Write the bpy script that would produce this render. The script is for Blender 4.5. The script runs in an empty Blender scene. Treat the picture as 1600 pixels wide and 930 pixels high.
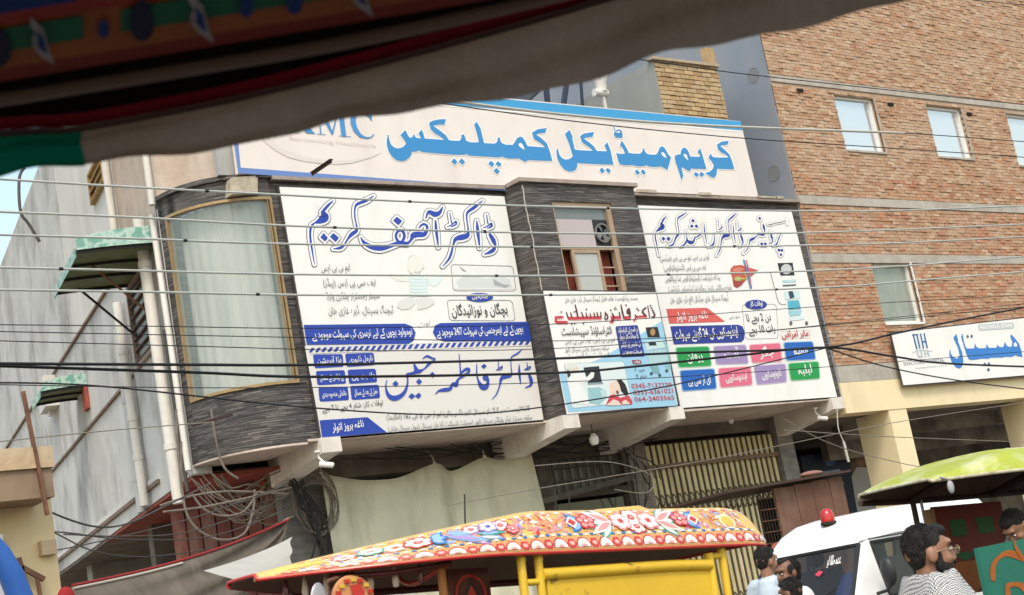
import bpy, bmesh, math, random
from mathutils import Vector, Matrix
from mathutils.geometry import tessellate_polygon
random.seed(7)
R = math.radians
sc = bpy.context.scene
COL = sc.collection

# ------------------------------------------------------------------ camera
F, PITCH, YAW, ROLL = 2400.0, 0.20734204, 0.69507269, 0.18258903   # focal length in pixels of a 1600 px wide picture
CAM = Vector((0, 0, 1.55))
_fwd = Vector((math.sin(YAW)*math.cos(PITCH), math.cos(YAW)*math.cos(PITCH), math.sin(PITCH)))
_r0 = Vector((math.cos(YAW), -math.sin(YAW), 0))
_u0 = _r0.cross(_fwd)
_rt = _r0*math.cos(ROLL) - _u0*math.sin(ROLL)
_up = _r0*math.sin(ROLL) + _u0*math.cos(ROLL)
cam = bpy.data.cameras.new('camera')
camo = bpy.data.objects.new('camera', cam)
COL.objects.link(camo)
camo.matrix_world = Matrix(((_rt.x, _up.x, -_fwd.x, CAM.x), (_rt.y, _up.y, -_fwd.y, CAM.y), (_rt.z, _up.z, -_fwd.z, CAM.z), (0, 0, 0, 1)))
cam.sensor_width = 36
cam.lens = F/1600*36
cam.clip_start = 0.05
cam.clip_end = 3000
cam.dof.use_dof = True
cam.dof.focus_distance = 24
cam.dof.aperture_fstop = 12
sc.camera = camo

# ------------------------------------------------------------------ sky, sun, exposure
SUN_EL, SUN_AZ = R(54), R(216)          # azimuth clockwise from +Y: the sun stands behind the camera
world = bpy.data.worlds.new('World')
sc.world = world
world.use_nodes = True
wn = world.node_tree
sky = wn.nodes.new('ShaderNodeTexSky')
sky.sky_type = 'NISHITA'
sky.sun_disc = False
sky.sun_elevation = SUN_EL
sky.sun_rotation = SUN_AZ
sky.air_density = 2.0
sky.dust_density = 3.0
sky.ozone_density = 1.0
wn.links.new(sky.outputs[0], wn.nodes['Background'].inputs[0])
wn.nodes['Background'].inputs[1].default_value = 0.15
sund = bpy.data.lights.new('sun', 'SUN')
sund.energy = 1.0
sund.angle = R(12)
sund.color = (1.0, 0.92, 0.82)
suno = bpy.data.objects.new('sun', sund)
COL.objects.link(suno)
_sd = Vector((math.sin(SUN_AZ)*math.cos(SUN_EL), math.cos(SUN_AZ)*math.cos(SUN_EL), math.sin(SUN_EL)))
suno.rotation_euler = _sd.to_track_quat('Z', 'Y').to_euler()
suno.location = (0, 0, 30)
sc.view_settings.view_transform = 'Standard'
sc.view_settings.look = 'None'
sc.view_settings.gamma = 1
sc.view_settings.exposure = 0.8

# ------------------------------------------------------------------ helpers
def ray(x, y):
    return _rt*(x-800) - _up*(y-465) + _fwd*F
def at(x, y, Y):
    d = ray(x, y); return CAM + d*(Y/d.y)
def atz(x, y, Z):
    d = ray(x, y); return CAM + d*((Z-CAM.z)/d.z)
def atx(x, y, X):
    d = ray(x, y); return CAM + d*(X/d.x)
def atd(x, y, zd):
    return CAM + ray(x, y)*(zd/F)
def zd(P):
    return (Vector(P)-CAM).dot(_fwd)

class MB:
    """collects faces with material slots; build() links ONE mesh object"""
    def __init__(s): s.v = []; s.f = []; s.m = []; s.t = []
    def quad(s, a, b, c, d, mi=0):
        n = len(s.v); s.v += [tuple(a), tuple(b), tuple(c), tuple(d)]; s.f.append((n, n+1, n+2, n+3)); s.m.append(mi)
    def tri(s, a, b, c, mi=0):
        n = len(s.v); s.v += [tuple(a), tuple(b), tuple(c)]; s.f.append((n, n+1, n+2)); s.m.append(mi)
    def box(s, x0, x1, y0, y1, z0, z1, mi=0, M=None):
        P = [Vector((x, y, z)) for z in (z0, z1) for y in (y0, y1) for x in (x0, x1)]
        if M is not None: P = [M @ p for p in P]
        s.hexa(P, mi)
    def hexa(s, P, mi=0):
        n = len(s.v); s.v += [tuple(p) for p in P]
        for q in ((0, 2, 3, 1), (4, 5, 7, 6), (0, 1, 5, 4), (2, 6, 7, 3), (0, 4, 6, 2), (1, 3, 7, 5)):
            s.f.append(tuple(n+i for i in q)); s.m.append(mi)
    def bar(s, a, b, w, h=None, mi=0, up=(0, 0, 1)):
        a = Vector(a); b = Vector(b); h = h or w
        d = (b-a).normalized(); u = Vector(up)
        if abs(d.dot(u)) > .98: u = Vector((1, 0, 0))
        r = d.cross(u).normalized(); u = r.cross(d)
        P = [p + r*w*i/2 + u*h*j/2 for j in (-1, 1) for p in (a, b) for i in (-1, 1)]
        s.hexa(P, mi)
    def tube(s, pts, r, n=8, mi=0, cap=True, rs=None):
        pts = [Vector(p) for p in pts]; base = len(s.v); prev = None
        for i, p in enumerate(pts):
            d = (pts[min(i+1, len(pts)-1)] - pts[max(i-1, 0)]).normalized()
            if prev is None:
                u = Vector((0, 0, 1)) if abs(d.z) < .9 else Vector((1, 0, 0))
                a = d.cross(u).normalized()
            else:
                a = (prev - d*prev.dot(d)).normalized()
            prev = a; b = d.cross(a); rr = rs[i] if rs else r
            for k in range(n):
                t = 2*math.pi*k/n; s.v.append(tuple(p + a*rr*math.cos(t) + b*rr*math.sin(t)))
        for i in range(len(pts)-1):
            for k in range(n):
                a0 = base+i*n+k; a1 = base+i*n+(k+1) % n
                s.f.append((a0, a1, a1+n, a0+n)); s.m.append(mi)
        if cap:
            s.f.append(tuple(base+k for k in reversed(range(n)))); s.m.append(mi)
            e = base+(len(pts)-1)*n; s.f.append(tuple(e+k for k in range(n))); s.m.append(mi)
    def grid(s, fn, nu, nv, mi=0, flip=False):
        n = len(s.v)
        for j in range(nv+1):
            for i in range(nu+1): s.v.append(tuple(fn(i/nu, j/nv)))
        for j in range(nv):
            for i in range(nu):
                a = n+j*(nu+1)+i; q = (a, a+1, a+nu+2, a+nu+1)
                s.f.append(q[::-1] if flip else q); s.m.append(mi)
    def lathe(s, prof, c, n=16, mi=0, axis='z'):
        base = len(s.v); c = Vector(c)
        for (r, z) in prof:
            for k in range(n):
                t = 2*math.pi*k/n; q = (r*math.cos(t), r*math.sin(t), z)
                if axis == 'y': q = (q[0], q[2], q[1])
                if axis == 'x': q = (q[2], q[0], q[1])
                s.v.append(tuple(c+Vector(q)))
        for i in range(len(prof)-1):
            for k in range(n):
                a0 = base+i*n+k; a1 = base+i*n+(k+1) % n
                s.f.append((a0, a1, a1+n, a0+n)); s.m.append(mi)
    def ell(s, c, r, mi=0, nu=16, nv=10, M=None):
        base = len(s.v); c = Vector(c)
        for j in range(nv+1):
            ph = math.pi*j/nv
            for i in range(nu):
                th = 2*math.pi*i/nu
                p = Vector((r[0]*math.sin(ph)*math.cos(th), r[1]*math.sin(ph)*math.sin(th), -r[2]*math.cos(ph)))
                if M is not None: p = M @ p
                s.v.append(tuple(c+p))
        for j in range(nv):
            for i in range(nu):
                a = base+j*nu+i; b = base+j*nu+(i+1) % nu
                s.f.append((a, b, b+nu, a+nu)); s.m.append(mi)
    def poly(s, pts, mi=0):
        pts = [Vector(p) for p in pts]; n = len(s.v); s.v += [tuple(p) for p in pts]
        for t in tessellate_polygon([pts]):
            s.f.append(tuple(n+i for i in t)); s.m.append(mi)
    def prism(s, pts, off, mi=0):
        pts = [Vector(p) for p in pts]; off = Vector(off); n = len(s.v); k = len(pts)
        s.v += [tuple(p) for p in pts] + [tuple(p+off) for p in pts]
        for t in tessellate_polygon([pts]):
            s.f.append(tuple(n+i for i in t)); s.m.append(mi)
            s.f.append(tuple(n+k+i for i in reversed(t))); s.m.append(mi)
        for i in range(k):
            j = (i+1) % k; s.f.append((n+i, n+j, n+k+j, n+k+i)); s.m.append(mi)
    def mesh(s, name, mats, off=Vector((0, 0, 0)), smooth=False):
        me = bpy.data.meshes.new(name)
        me.from_pydata([tuple(Vector(v)-off) for v in s.v], [], s.f)
        for m in (mats if isinstance(mats, (list, tuple)) else [mats]): me.materials.append(m)
        if me.materials and len(me.materials) > 1: me.polygons.foreach_set('material_index', s.m)
        bm = bmesh.new(); bm.from_mesh(me)
        if smooth: bmesh.ops.remove_doubles(bm, verts=bm.verts, dist=1e-5)
        bmesh.ops.recalc_face_normals(bm, faces=bm.faces); bm.to_mesh(me); bm.free()
        if smooth:
            me.polygons.foreach_set('use_smooth', [True]*len(me.polygons))
            try: me.set_sharp_from_angle(angle=R(40))
            except Exception: pass
        me.update()
        return me

OFF = {}          # top-level object -> the point its parts' coordinates are measured from
def tag(o, label, cat, group=None):
    o['label'] = label; o['category'] = cat
    if group: o['group'] = group
    return o
def thing(name, label, cat, loc=(0, 0, 0), group=None, local=False, rot=(0, 0, 0)):
    o = bpy.data.objects.new(name, None); COL.objects.link(o)
    o.empty_display_size = .2; o.location = loc; o.rotation_euler = rot
    OFF[o.name] = Vector((0, 0, 0)) if local else Vector(loc)
    return tag(o, label, cat, group)
def part(name, mb, mats, parent, smooth=False, label=None):
    p = parent
    while p.name not in OFF: p = p.parent
    me = mb.mesh(name, mats, OFF[p.name], smooth)
    o = bpy.data.objects.new(name, me); COL.objects.link(o); o.parent = parent
    if label: o['label'] = label
    return o
def solo(name, mb, mats, label=None, cat=None, group=None, smooth=False, kind=None):
    me = mb.mesh(name, mats, Vector((0, 0, 0)), smooth)
    o = bpy.data.objects.new(name, me); COL.objects.link(o)
    OFF[o.name] = Vector((0, 0, 0))
    if label: tag(o, label, cat, group)
    if kind: o['kind'] = kind
    return o
def spline(pts, k=6):
    P = [Vector(p) for p in pts]
    if len(P) < 3: return P
    out = []
    for i in range(len(P)-1):
        p0 = P[max(i-1, 0)]; p1 = P[i]; p2 = P[i+1]; p3 = P[min(i+2, len(P)-1)]
        for j in range(k):
            t = j/k; t2 = t*t; t3 = t2*t
            out.append(.5*((2*p1) + (p2-p0)*t + (2*p0-5*p1+4*p2-p3)*t2 + (3*p1-p0-3*p2+p3)*t3))
    out.append(P[-1]); return out

# ------------------------------------------------------------------ materials (all procedural)
MATS = {}
def mat(name, col, rough=.7, col2=None, scale=3.0, stretch=(1, 1, 1), bump=0.0, bscale=None, metal=0.0, spec=.4, mix=(.35, .65), detail=6, dirt=None, dscale=1.0, dstretch=(1, 1, .25), damt=.6, coat=0, dth=(.48, .68)):
    if name in MATS: return MATS[name]
    m = bpy.data.materials.new(name); m.use_nodes = True; nt = m.node_tree; N = nt.nodes; L = nt.links
    b = N['Principled BSDF']; b.inputs['Roughness'].default_value = rough; b.inputs['Metallic'].default_value = metal
    b.inputs['Specular IOR Level'].default_value = spec
    if coat: b.inputs['Coat Weight'].default_value = coat; b.inputs['Coat Roughness'].default_value = .08
    b.inputs['Base Color'].default_value = (*col, 1)
    tc = N.new('ShaderNodeTexCoord'); mp = N.new('ShaderNodeMapping'); mp.inputs['Scale'].default_value = stretch
    L.new(tc.outputs['Object'], mp.inputs[0])
    cur = None
    if col2:
        nz = N.new('ShaderNodeTexNoise'); nz.inputs['Scale'].default_value = scale; nz.inputs['Detail'].default_value = detail; nz.inputs['Roughness'].default_value = .6
        L.new(mp.outputs[0], nz.inputs[0])
        rp = N.new('ShaderNodeValToRGB'); rp.color_ramp.elements[0].position = mix[0]; rp.color_ramp.elements[1].position = mix[1]
        rp.color_ramp.elements[0].color = (*col, 1); rp.color_ramp.elements[1].color = (*col2, 1)
        L.new(nz.outputs[0], rp.inputs[0]); cur = rp.outputs[0]
    if dirt:
        mp2 = N.new('ShaderNodeMapping'); mp2.inputs['Scale'].default_value = dstretch; L.new(tc.outputs['Object'], mp2.inputs[0])
        n2 = N.new('ShaderNodeTexNoise'); n2.inputs['Scale'].default_value = dscale; n2.inputs['Detail'].default_value = 8; n2.inputs['Roughness'].default_value = .65
        L.new(mp2.outputs[0], n2.inputs[0])
        r2 = N.new('ShaderNodeValToRGB'); r2.color_ramp.elements[0].position = dth[0]; r2.color_ramp.elements[1].position = dth[1]
        r2.color_ramp.elements[0].color = (0, 0, 0, 1); r2.color_ramp.elements[1].color = (damt, damt, damt, 1); L.new(n2.outputs[0], r2.inputs[0])
        mx = N.new('ShaderNodeMix'); mx.data_type = 'RGBA'; L.new(r2.outputs[0], mx.inputs['Factor'])
        if cur: L.new(cur, mx.inputs[6])
        else: mx.inputs[6].default_value = (*col, 1)
        mx.inputs[7].default_value = (*dirt, 1); cur = mx.outputs[2]
    if cur: L.new(cur, b.inputs['Base Color'])
    if bump:
        n3 = N.new('ShaderNodeTexNoise'); n3.inputs['Scale'].default_value = bscale or scale*4; n3.inputs['Detail'].default_value = 6
        L.new(mp.outputs[0], n3.inputs[0]); bp = N.new('ShaderNodeBump'); bp.inputs['Strength'].default_value = bump; bp.inputs['Distance'].default_value = .02
        L.new(n3.outputs[0], bp.inputs['Height']); L.new(bp.outputs[0], b.inputs['Normal'])
    MATS[name] = m; return m
def glass(name, col, rough=.05, alpha=.35, spec=.6):
    m = mat(name, col, rough, spec=spec); m.node_tree.nodes['Principled BSDF'].inputs['Alpha'].default_value = alpha
    return m
def hexc(h):
    h = h.lstrip('#'); c = [int(h[i:i+2], 16)/255 for i in (0, 2, 4)]
    return tuple(x/12.92 if x <= .04045 else ((x+.055)/1.055)**2.4 for x in c)
def ink(h, rough=.45): return mat('print_'+h, tuple(x*.82 for x in hexc(h)), rough)
# ------------------------------------------------------------------ ground
asphalt = mat('asphalt', (.055, .052, .05), .9, (.085, .08, .073), 6, bump=.3)
dust = mat('dusty_verge', (.26, .21, .15), .95, (.18, .145, .11), 2, bump=.3)
mb = MB(); mb.quad((-900, -900, -.004), (900, -900, -.004), (900, 900, -.004), (-900, 900, -.004))
solo('ground', mb, dust, kind='structure')
mb = MB(); mb.quad((-200, -6, 0), (300, -6, 0), (300, 13.5, 0), (-200, 13.5, 0)); solo('road', mb, asphalt, kind='structure')
concrete_p = mat('pavement_concrete', (.33, .3, .26), .9, (.24, .22, .19), 2, bump=.2)
mb = MB(); mb.box(7, 60, 17.6, 26, -.2, .14); solo('pavement', mb, concrete_p, kind='structure')

# ------------------------------------------------------------------ the medical building
def ledger_stone(name):
    """thin split stone strips: uneven strips of differing grey with dark joints"""
    m = bpy.data.materials.new(name); m.use_nodes = True; nt = m.node_tree; N = nt.nodes; L = nt.links; b = N['Principled BSDF']; b.inputs['Roughness'].default_value = .72
    tc = N.new('ShaderNodeTexCoord'); sx = N.new('ShaderNodeSeparateXYZ'); L.new(tc.outputs['Object'], sx.inputs[0])
    ad = N.new('ShaderNodeMath'); ad.operation = 'SUBTRACT'; L.new(sx.outputs[0], ad.inputs[0]); L.new(sx.outputs[1], ad.inputs[1])
    wob = N.new('ShaderNodeTexNoise'); wob.inputs['Scale'].default_value = 1.6; wob.inputs['Detail'].default_value = 4; L.new(tc.outputs['Object'], wob.inputs[0])
    mz = N.new('ShaderNodeMath'); mz.operation = 'MULTIPLY_ADD'; mz.inputs[1].default_value = .10; L.new(wob.outputs[0], mz.inputs[0]); L.new(sx.outputs[2], mz.inputs[2])
    cb = N.new('ShaderNodeCombineXYZ'); L.new(ad.outputs[0], cb.inputs[0]); L.new(mz.outputs[0], cb.inputs[1])
    br = N.new('ShaderNodeTexBrick'); br.offset = .37; br.offset_frequency = 2; br.squash = 1.6; br.squash_frequency = 3
    for k, v_ in (('Scale', 1.), ('Mortar Size', .0035), ('Mortar Smooth', .3), ('Bias', -.1), ('Brick Width', .42), ('Row Height', .034)): br.inputs[k].default_value = v_
    br.inputs['Color1'].default_value = (.045, .043, .044, 1); br.inputs['Color2'].default_value = (.135, .127, .123, 1); br.inputs['Mortar'].default_value = (.018, .017, .017, 1); L.new(cb.outputs[0], br.inputs['Vector'])
    mp = N.new('ShaderNodeMapping'); mp.inputs['Scale'].default_value = (1.2, 1.2, 14); L.new(tc.outputs['Object'], mp.inputs[0])
    nz = N.new('ShaderNodeTexNoise'); nz.inputs['Scale'].default_value = 2.6; nz.inputs['Detail'].default_value = 9; L.new(mp.outputs[0], nz.inputs[0])
    rp = N.new('ShaderNodeValToRGB'); rp.color_ramp.elements[0].position = .3; rp.color_ramp.elements[1].position = .72; rp.color_ramp.elements[0].color = (.35, .35, .36, 1); rp.color_ramp.elements[1].color = (1.7, 1.62, 1.56, 1); L.new(nz.outputs[0], rp.inputs[0])
    mx = N.new('ShaderNodeMix'); mx.data_type = 'RGBA'; mx.blend_type = 'MULTIPLY'; mx.inputs['Factor'].default_value = 1; L.new(br.outputs[0], mx.inputs[6]); L.new(rp.outputs[0], mx.inputs[7])
    n4 = N.new('ShaderNodeTexNoise'); n4.inputs['Scale'].default_value = .7; n4.inputs['Detail'].default_value = 5; L.new(tc.outputs['Object'], n4.inputs[0])
    r4 = N.new('ShaderNodeValToRGB'); r4.color_ramp.elements[0].position = .5; r4.color_ramp.elements[1].position = .75; r4.color_ramp.elements[0].color = (0, 0, 0, 1); r4.color_ramp.elements[1].color = (.35, .35, .35, 1); L.new(n4.outputs[0], r4.inputs[0])
    m2 = N.new('ShaderNodeMix'); m2.data_type = 'RGBA'; L.new(r4.outputs[0], m2.inputs['Factor']); L.new(mx.outputs[2], m2.inputs[6]); m2.inputs[7].default_value = (.16, .14, .12, 1); L.new(m2.outputs[2], b.inputs['Base Color'])
    hs = N.new('ShaderNodeMath'); hs.operation = 'MULTIPLY_ADD'; hs.inputs[1].default_value = -.6; L.new(br.outputs[1], hs.inputs[0]); L.new(nz.outputs[0], hs.inputs[2])
    bp = N.new('ShaderNodeBump'); bp.inputs['Strength'].default_value = .9; bp.inputs['Distance'].default_value = .02; L.new(hs.outputs[0], bp.inputs['Height']); L.new(bp.outputs[0], b.inputs['Normal'])
    return m
slate = ledger_stone('slate_cladding')
plaster_pink = mat('soffit_plaster', (.62, .53, .47), .9, (.52, .43, .37), 1.5, dirt=(.25, .19, .15), dscale=2.5, damt=.5)
plaster_white = mat('beam_whitewash', (.74, .70, .65), .85, (.62, .57, .52), 3, dirt=(.3, .24, .2), dscale=3, damt=.4)
side_plaster = mat('side_wall_cement', (.565, .56, .54), .92, (.45, .445, .43), .7, dirt=(.22, .205, .19), dscale=.8, dstretch=(1, 1, .7), damt=.8, bump=.25, bscale=8)
side_white = mat('side_wall_whitewash', (.62, .61, .575), .9, (.56, .55, .52), .8, dirt=(.42, .4, .36), dscale=.9, damt=.5, bump=.15, bscale=8)
beige = mat('beige_roughcast', (.50, .41, .34), .92, (.40, .32, .26), 2.2, dirt=(.58, .53, .47), dscale=1.4, damt=.7, bump=.3, bscale=14)
grey_plain = mat('grey_render', (.42, .42, .41), .9, (.34, .34, .33), 1.0, dirt=(.2, .19, .18), dscale=1.3, damt=.5)
brass = mat('anodised_brass', (.36, .25, .13), .5, (.29, .2, .1), 5, metal=.3)
coping_m = mat('coping_stone', (.27, .22, .19), .85, (.36, .30, .26), 4, bump=.3)
dark_room = mat('shade_dark_interior', (.20, .175, .15), .9, (.11, .095, .082), 1.5)  # dark base colour helps stand in for shade indoors and under overhangs
rust = mat('rusty_steel', (.12, .055, .035), .8, (.2, .1, .06), 8)
pvc = mat('white_pvc_pipe', (.70, .68, .64), .55, (.6, .58, .54), 2, dirt=(.4, .36, .3), dscale=3, damt=.5)
pvc_grey = mat('grey_pvc_pipe', (.48, .49, .49), .6, (.42, .43, .43), 2)
redpaint = mat('dark_red_paint', (.34, .07, .045), .75, (.24, .05, .035), 3, dirt=(.09, .04, .03), dscale=2, damt=.6)

KB = thing('medical_building', 'two storey medical building with dark slate front and curved glass corner', 'building', (17, 20.5, 0))
YF = 20.06
def holes_wall(mb, x0, x1, z0, z1, y0, y1, holes=(), mi=0):
    xs = sorted({x0, x1} | {h[i] for h in holes for i in (0, 1)}); zs = sorted({z0, z1} | {h[i] for h in holes for i in (2, 3)})
    for i in range(len(xs)-1):
        for j in range(len(zs)-1):
            cx = (xs[i]+xs[i+1])/2; cz = (zs[j]+zs[j+1])/2
            if any(h[0] < cx < h[1] and h[2] < cz < h[3] for h in holes): continue
            mb.box(xs[i], xs[i+1], y0, y1, zs[j], zs[j+1], mi)
mb = MB(); mb.box(12.2, 16.98, YF, 20.4, 4.84, 9.0); part('front_wall', mb, slate, KB)
mb = MB(); mb.box(19.72, 24.82, YF, 20.4, 4.84, 9.0); part('front_wall', mb, slate, KB)
# projecting centre with its window opening
wx0, wx1 = at(862, 316, 19.6).x, at(957, 330, 19.6).x
wz0, wz1 = 6.4, at(862, 314, 19.6).z
mb = MB(); holes_wall(mb, 17.03, 19.72, 4.84, 9.02, 19.6, 19.85, [(wx0, wx1, wz0, wz1)])
mb.hexa([Vector(p) for p in ((16.95, 20.055, 4.84), (17.03, 19.6, 4.84), (17.2, 20.2, 4.84), (17.2, 19.85, 4.84), (16.95, 20.055, 9.02), (17.03, 19.6, 9.02), (17.2, 20.2, 9.02), (17.2, 19.85, 9.02))])
mb.box(19.5, 19.718, 19.851, 20.2, 4.84, 9.02)
part('projecting_wall', mb, slate, KB)
# a crooked grout line down the corner of the projection
mb = MB(); zz = 8.95; pts = []
while zz > 7.0:
    pts.append((17.03+random.uniform(-.012, .02), 19.594, zz)); zz -= random.uniform(.07, .14)
mb.tube(pts, .011, 5); part('grout_line', mb, mat('grout', (.45, .41, .37), .9), KB)
# curved corner bay
BC = Vector((12.2, 21.3, 0)); BR = 1.3
def arc(th, r, z): t = R(th); return BC + Vector((-math.sin(t)*r, -math.cos(t)*r, z))
def arc_wall(mb, t0, t1, z0, z1, r0, r1, n=14, mi=0):
    for i in range(n):
        a = t0+(t1-t0)*i/n; b = t0+(t1-t0)*(i+1)/n
        P = [arc(a, r1, z0), arc(b, r1, z0), arc(a, r0, z0), arc(b, r0, z0), arc(a, r1, z1), arc(b, r1, z1), arc(a, r0, z1), arc(b, r0, z1)]
        mb.hexa(P, mi)
GZ0, GZ1 = 5.72, 8.72
mb = MB()
arc_wall(mb, 0, 96, 4.80, GZ0, BR-.25, BR-.02)
arc_wall(mb, 0, 96, GZ1, 9.03, BR-.25, BR-.02)
arc_wall(mb, 82, 96, GZ0, GZ1, BR-.25, BR-.02, 3)
part('bay_wall', mb, slate, KB, smooth=True)
mb = MB(); arc_wall(mb, -2, 98, 9.03, 9.1, BR-.3, BR+.03, 16); part('bay_coping', mb, slate, KB)
glass_bay = glass('bay_glass', (.30, .37, .36), .03, .42, 1.0)
bw = MB(); arc_wall(bw, 0, 1.7, GZ0, GZ1, BR-.1, BR+.01, 1); arc_wall(bw, 80.6, 82, GZ0, GZ1, BR-.1, BR+.01, 1)
arc_wall(bw, 1.7, 80.6, GZ0, GZ0+.045, BR-.1, BR+.01); arc_wall(bw, 1.7, 80.6, GZ1-.045, GZ1, BR-.1, BR+.01)
arc_wall(bw, 2.9, 3.6, GZ0+.045, GZ1-.045, BR-.1, BR+.005, 1)
bayframe = part('bay_window', bw, brass, KB)
NP = 6
for i in range(NP):
    a = 3.7+(80.4-3.7)*i/NP; b = 3.7+(80.4-3.7)*(i+1)/NP-.28
    g = MB(); g.grid(lambda u, v: arc(a+(b-a)*u, BR-.03, GZ0+.045+(GZ1-GZ0-.09)*v), 6, 1)
    part('pane', g, glass_bay, bayframe, smooth=True)
# vertical blinds and a pale room behind the panes
blind = mat('blind_cloth', (.66, .68, .63), .9, (.50, .53, .50), 1.5, (3, 3, .4))
mb = MB()
mb.grid(lambda u, v: arc(2+84*u, BR-.26+.008*math.sin(u*56), GZ0+(GZ1-GZ0)*v), 90, 1)
part('vertical_blind', mb, blind, bayframe, smooth=True)
mb = MB(); mb.box(11.9, 12.15, 20.15, 20.3, 8.82, 9.12)
P = [at(363, 303, 19.985), at(403, 303, 19.985), at(403, 274, 19.985), at(363, 277, 19.985)]
mb = MB(); mb.prism([Vector((p.x, 19.99, p.z)) for p in P], (0, .3, 0)); part('exposed_concrete', mb, mat('raw_concrete', (.50, .44, .34), .95, (.38, .33, .26), 5, bump=.6, dirt=(.16, .12, .08), dscale=4), KB)
# roof edge coping in separate lengths
def coping(x0, x1, y, z, h=.06, out=.05):
    m = MB(); m.box(x0, x1, y-out, y+.35, z, z+h); part('coping', m, coping_m, KB)
coping(12.25, 14.6, 20.0, 9.0); coping(14.62, 16.93, 20.0, 9.0)
coping(16.95, 19.8, 19.6, 9.02, .07); coping(19.83, 22.4, 20.0, 9.0, .05); coping(22.43, 24.83, 20.0, 9.0, .06)
for px, w in ((1010, .5), (1100, .35), (1195, .6), (1215, .25)):
    p = at(px, 306, 19.98); m = MB(); m.box(p.x-w/2, p.x+w/2, 19.93, 20.03, 9.055, 9.085+random.random()*.04)
    part('broken_edge', m, mat('raw_concrete', (.5, .44, .34)), KB)
# slab, soffit and cantilever beams
mb = MB(); mb.box(12.2, 24.82, 20.0, 21.7, 4.80, 4.838); mb.box(17.03, 19.72, 19.61, 19.999, 4.80, 4.838); part('soffit', mb, plaster_pink, KB)
mb = MB(); arc_wall(mb, 0, 100, 4.765, 4.799, .05, BR-.025, 16); part('bay_soffit', mb, plaster_pink, KB)
def beam(x, y0, w=.36):
    m = MB()
    P = [(x-w/2, y0, 4.6), (x+w/2, y0, 4.6), (x-w/2, 21.6, 4.36), (x+w/2, 21.6, 4.36), (x-w/2, y0, 4.832), (x+w/2, y0, 4.832), (x-w/2, 21.6, 4.832), (x+w/2, 21.6, 4.832)]
    m.hexa([Vector(p) for p in P]); part('beam', m, plaster_white, KB)
for x, y0 in ((12.55, 19.93), (17.1, 19.55), (19.62, 19.55), (24.55, 19.93)): beam(x, y0)
# roof and floor slabs so no light leaks in
mb = MB(); mb.prism([(12.2, 20.45, 8.85), (24.8, 20.45, 8.85), (24.8, 34, 8.85), (14.3, 34, 8.85), (11.5, 22.2, 8.85)], (0, 0, .14)); part('roof_slab', mb, grey_plain, KB)
mb = MB(); mb.prism([(12.2, 20.42, 4.84), (24.8, 20.42, 4.84), (24.8, 34, 4.84), (14.3, 34, 4.84), (11.25, 21.5, 4.84)], (0, 0, .1)); part('floor_slab', mb, grey_plain, KB)
mb = MB(); mb.box(14.4, 24.8, 33.7, 34, 0, 8.84); part('back_wall', mb, grey_plain, KB)
# ground floor: wall behind the overhang
grey_stone = mat('grey_stone_facing', (.24, .235, .225), .9, (.15, .147, .14), 3, (1, 1, 3), bump=.5)
GY = 21.6
mb = MB(); mb.box(12.5, 13.35, GY, GY+.5, 0, 4.80); part('pillar', mb, grey_stone, KB)
mb = MB(); mb.box(20.15, 20.62, GY, GY+.5, 0, 4.80); part('pillar', mb, mat('ribbed_stone', (.27, .24, .21), .9, (.16, .14, .12), 2, (1, 1, 14), bump=.8), KB)
mb = MB(); mb.box(24.36, 24.82, GY-.06, GY+.5, 0, 4.80); part('pillar', mb, grey_stone, KB)
mb = MB(); mb.box(13.35, 20.15, GY+.1, GY+.5, 4.42, 4.80); mb.box(20.62, 24.36, GY+.1, GY+.5, 4.55, 4.80); part('lintel', mb, dark_room, KB)
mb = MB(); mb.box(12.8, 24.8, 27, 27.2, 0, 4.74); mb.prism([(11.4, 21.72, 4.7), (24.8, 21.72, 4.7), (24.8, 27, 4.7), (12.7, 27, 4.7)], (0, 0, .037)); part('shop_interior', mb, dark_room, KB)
# side wall along the alley
AL = R(13.64); SD = Vector((math.sin(AL), math.cos(AL), 0)); SO = Vector((-math.cos(AL), math.sin(AL), 0)); SP = Vector((10.9, 21.3, 0))
def S(s, z, o=0.): return SP + SD*s + SO*o + Vector((0, 0, z))
def at_side(x, y, o=0.):
    d = ray(x, y); n = SO; P0 = SP+SO*o
    P = CAM + d*((P0-CAM).dot(n)/d.dot(n)); return (P-SP).dot(SD), P.z
def sbox(mb, s0, s1, z0, z1, o0, o1, mi=0):
    mb.hexa([S(s, z, o) for z in (z0, z1) for o in (o0, o1) for s in (s0, s1)], mi)
mb = MB(); sbox(mb, 0.05, 24, 4.66, 8.93, -.3, 0); part('side_wall', mb, side_plaster, KB)
mb = MB(); sbox(mb, 8.7, 24, 8.93, 13.4, -.3, .004); part('side_wall', mb, side_plaster, KB)
mb = MB(); sbox(mb, 3.05, 8.7, 8.93, 13.4, -.3, -.004); part('side_wall', mb, side_white, KB, label='whitewashed upper wall')
mb = MB(); sbox(mb, .02, 3.05, 8.93, 13.4, -.3, -.02); mb.hexa([Vector(p) for p in ((10.9, 21.3, 9.1), (11.75, 20.25, 9.1), (11.2, 21.6, 9.1), (12, 20.6, 9.1), (10.9, 21.3, 13.4), (11.75, 20.25, 13.4), (11.2, 21.6, 13.4), (12, 20.6, 13.4))])
part('upper_wall', mb, beige, KB)
P = [at(294, 275, 20.2), at(368, 268, 20.2)]
mb = MB(); mb.box(11.42, 12.5, 20.13, 20.24, 9.1, 13.0); part('upper_wall', mb, grey_plain, KB)
for z, h in ((8.88, .05), (6.95, .05), (4.93, .07)):
    mb = MB(); sbox(mb, 3.4 if z > 5 else 2.4, 23, z-h/2, z+h/2, 0.0, .05); part('ledge', mb, mat('ledge_brown', (.15, .10, .08), .85, (.22, .16, .13), 4), KB)
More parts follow.
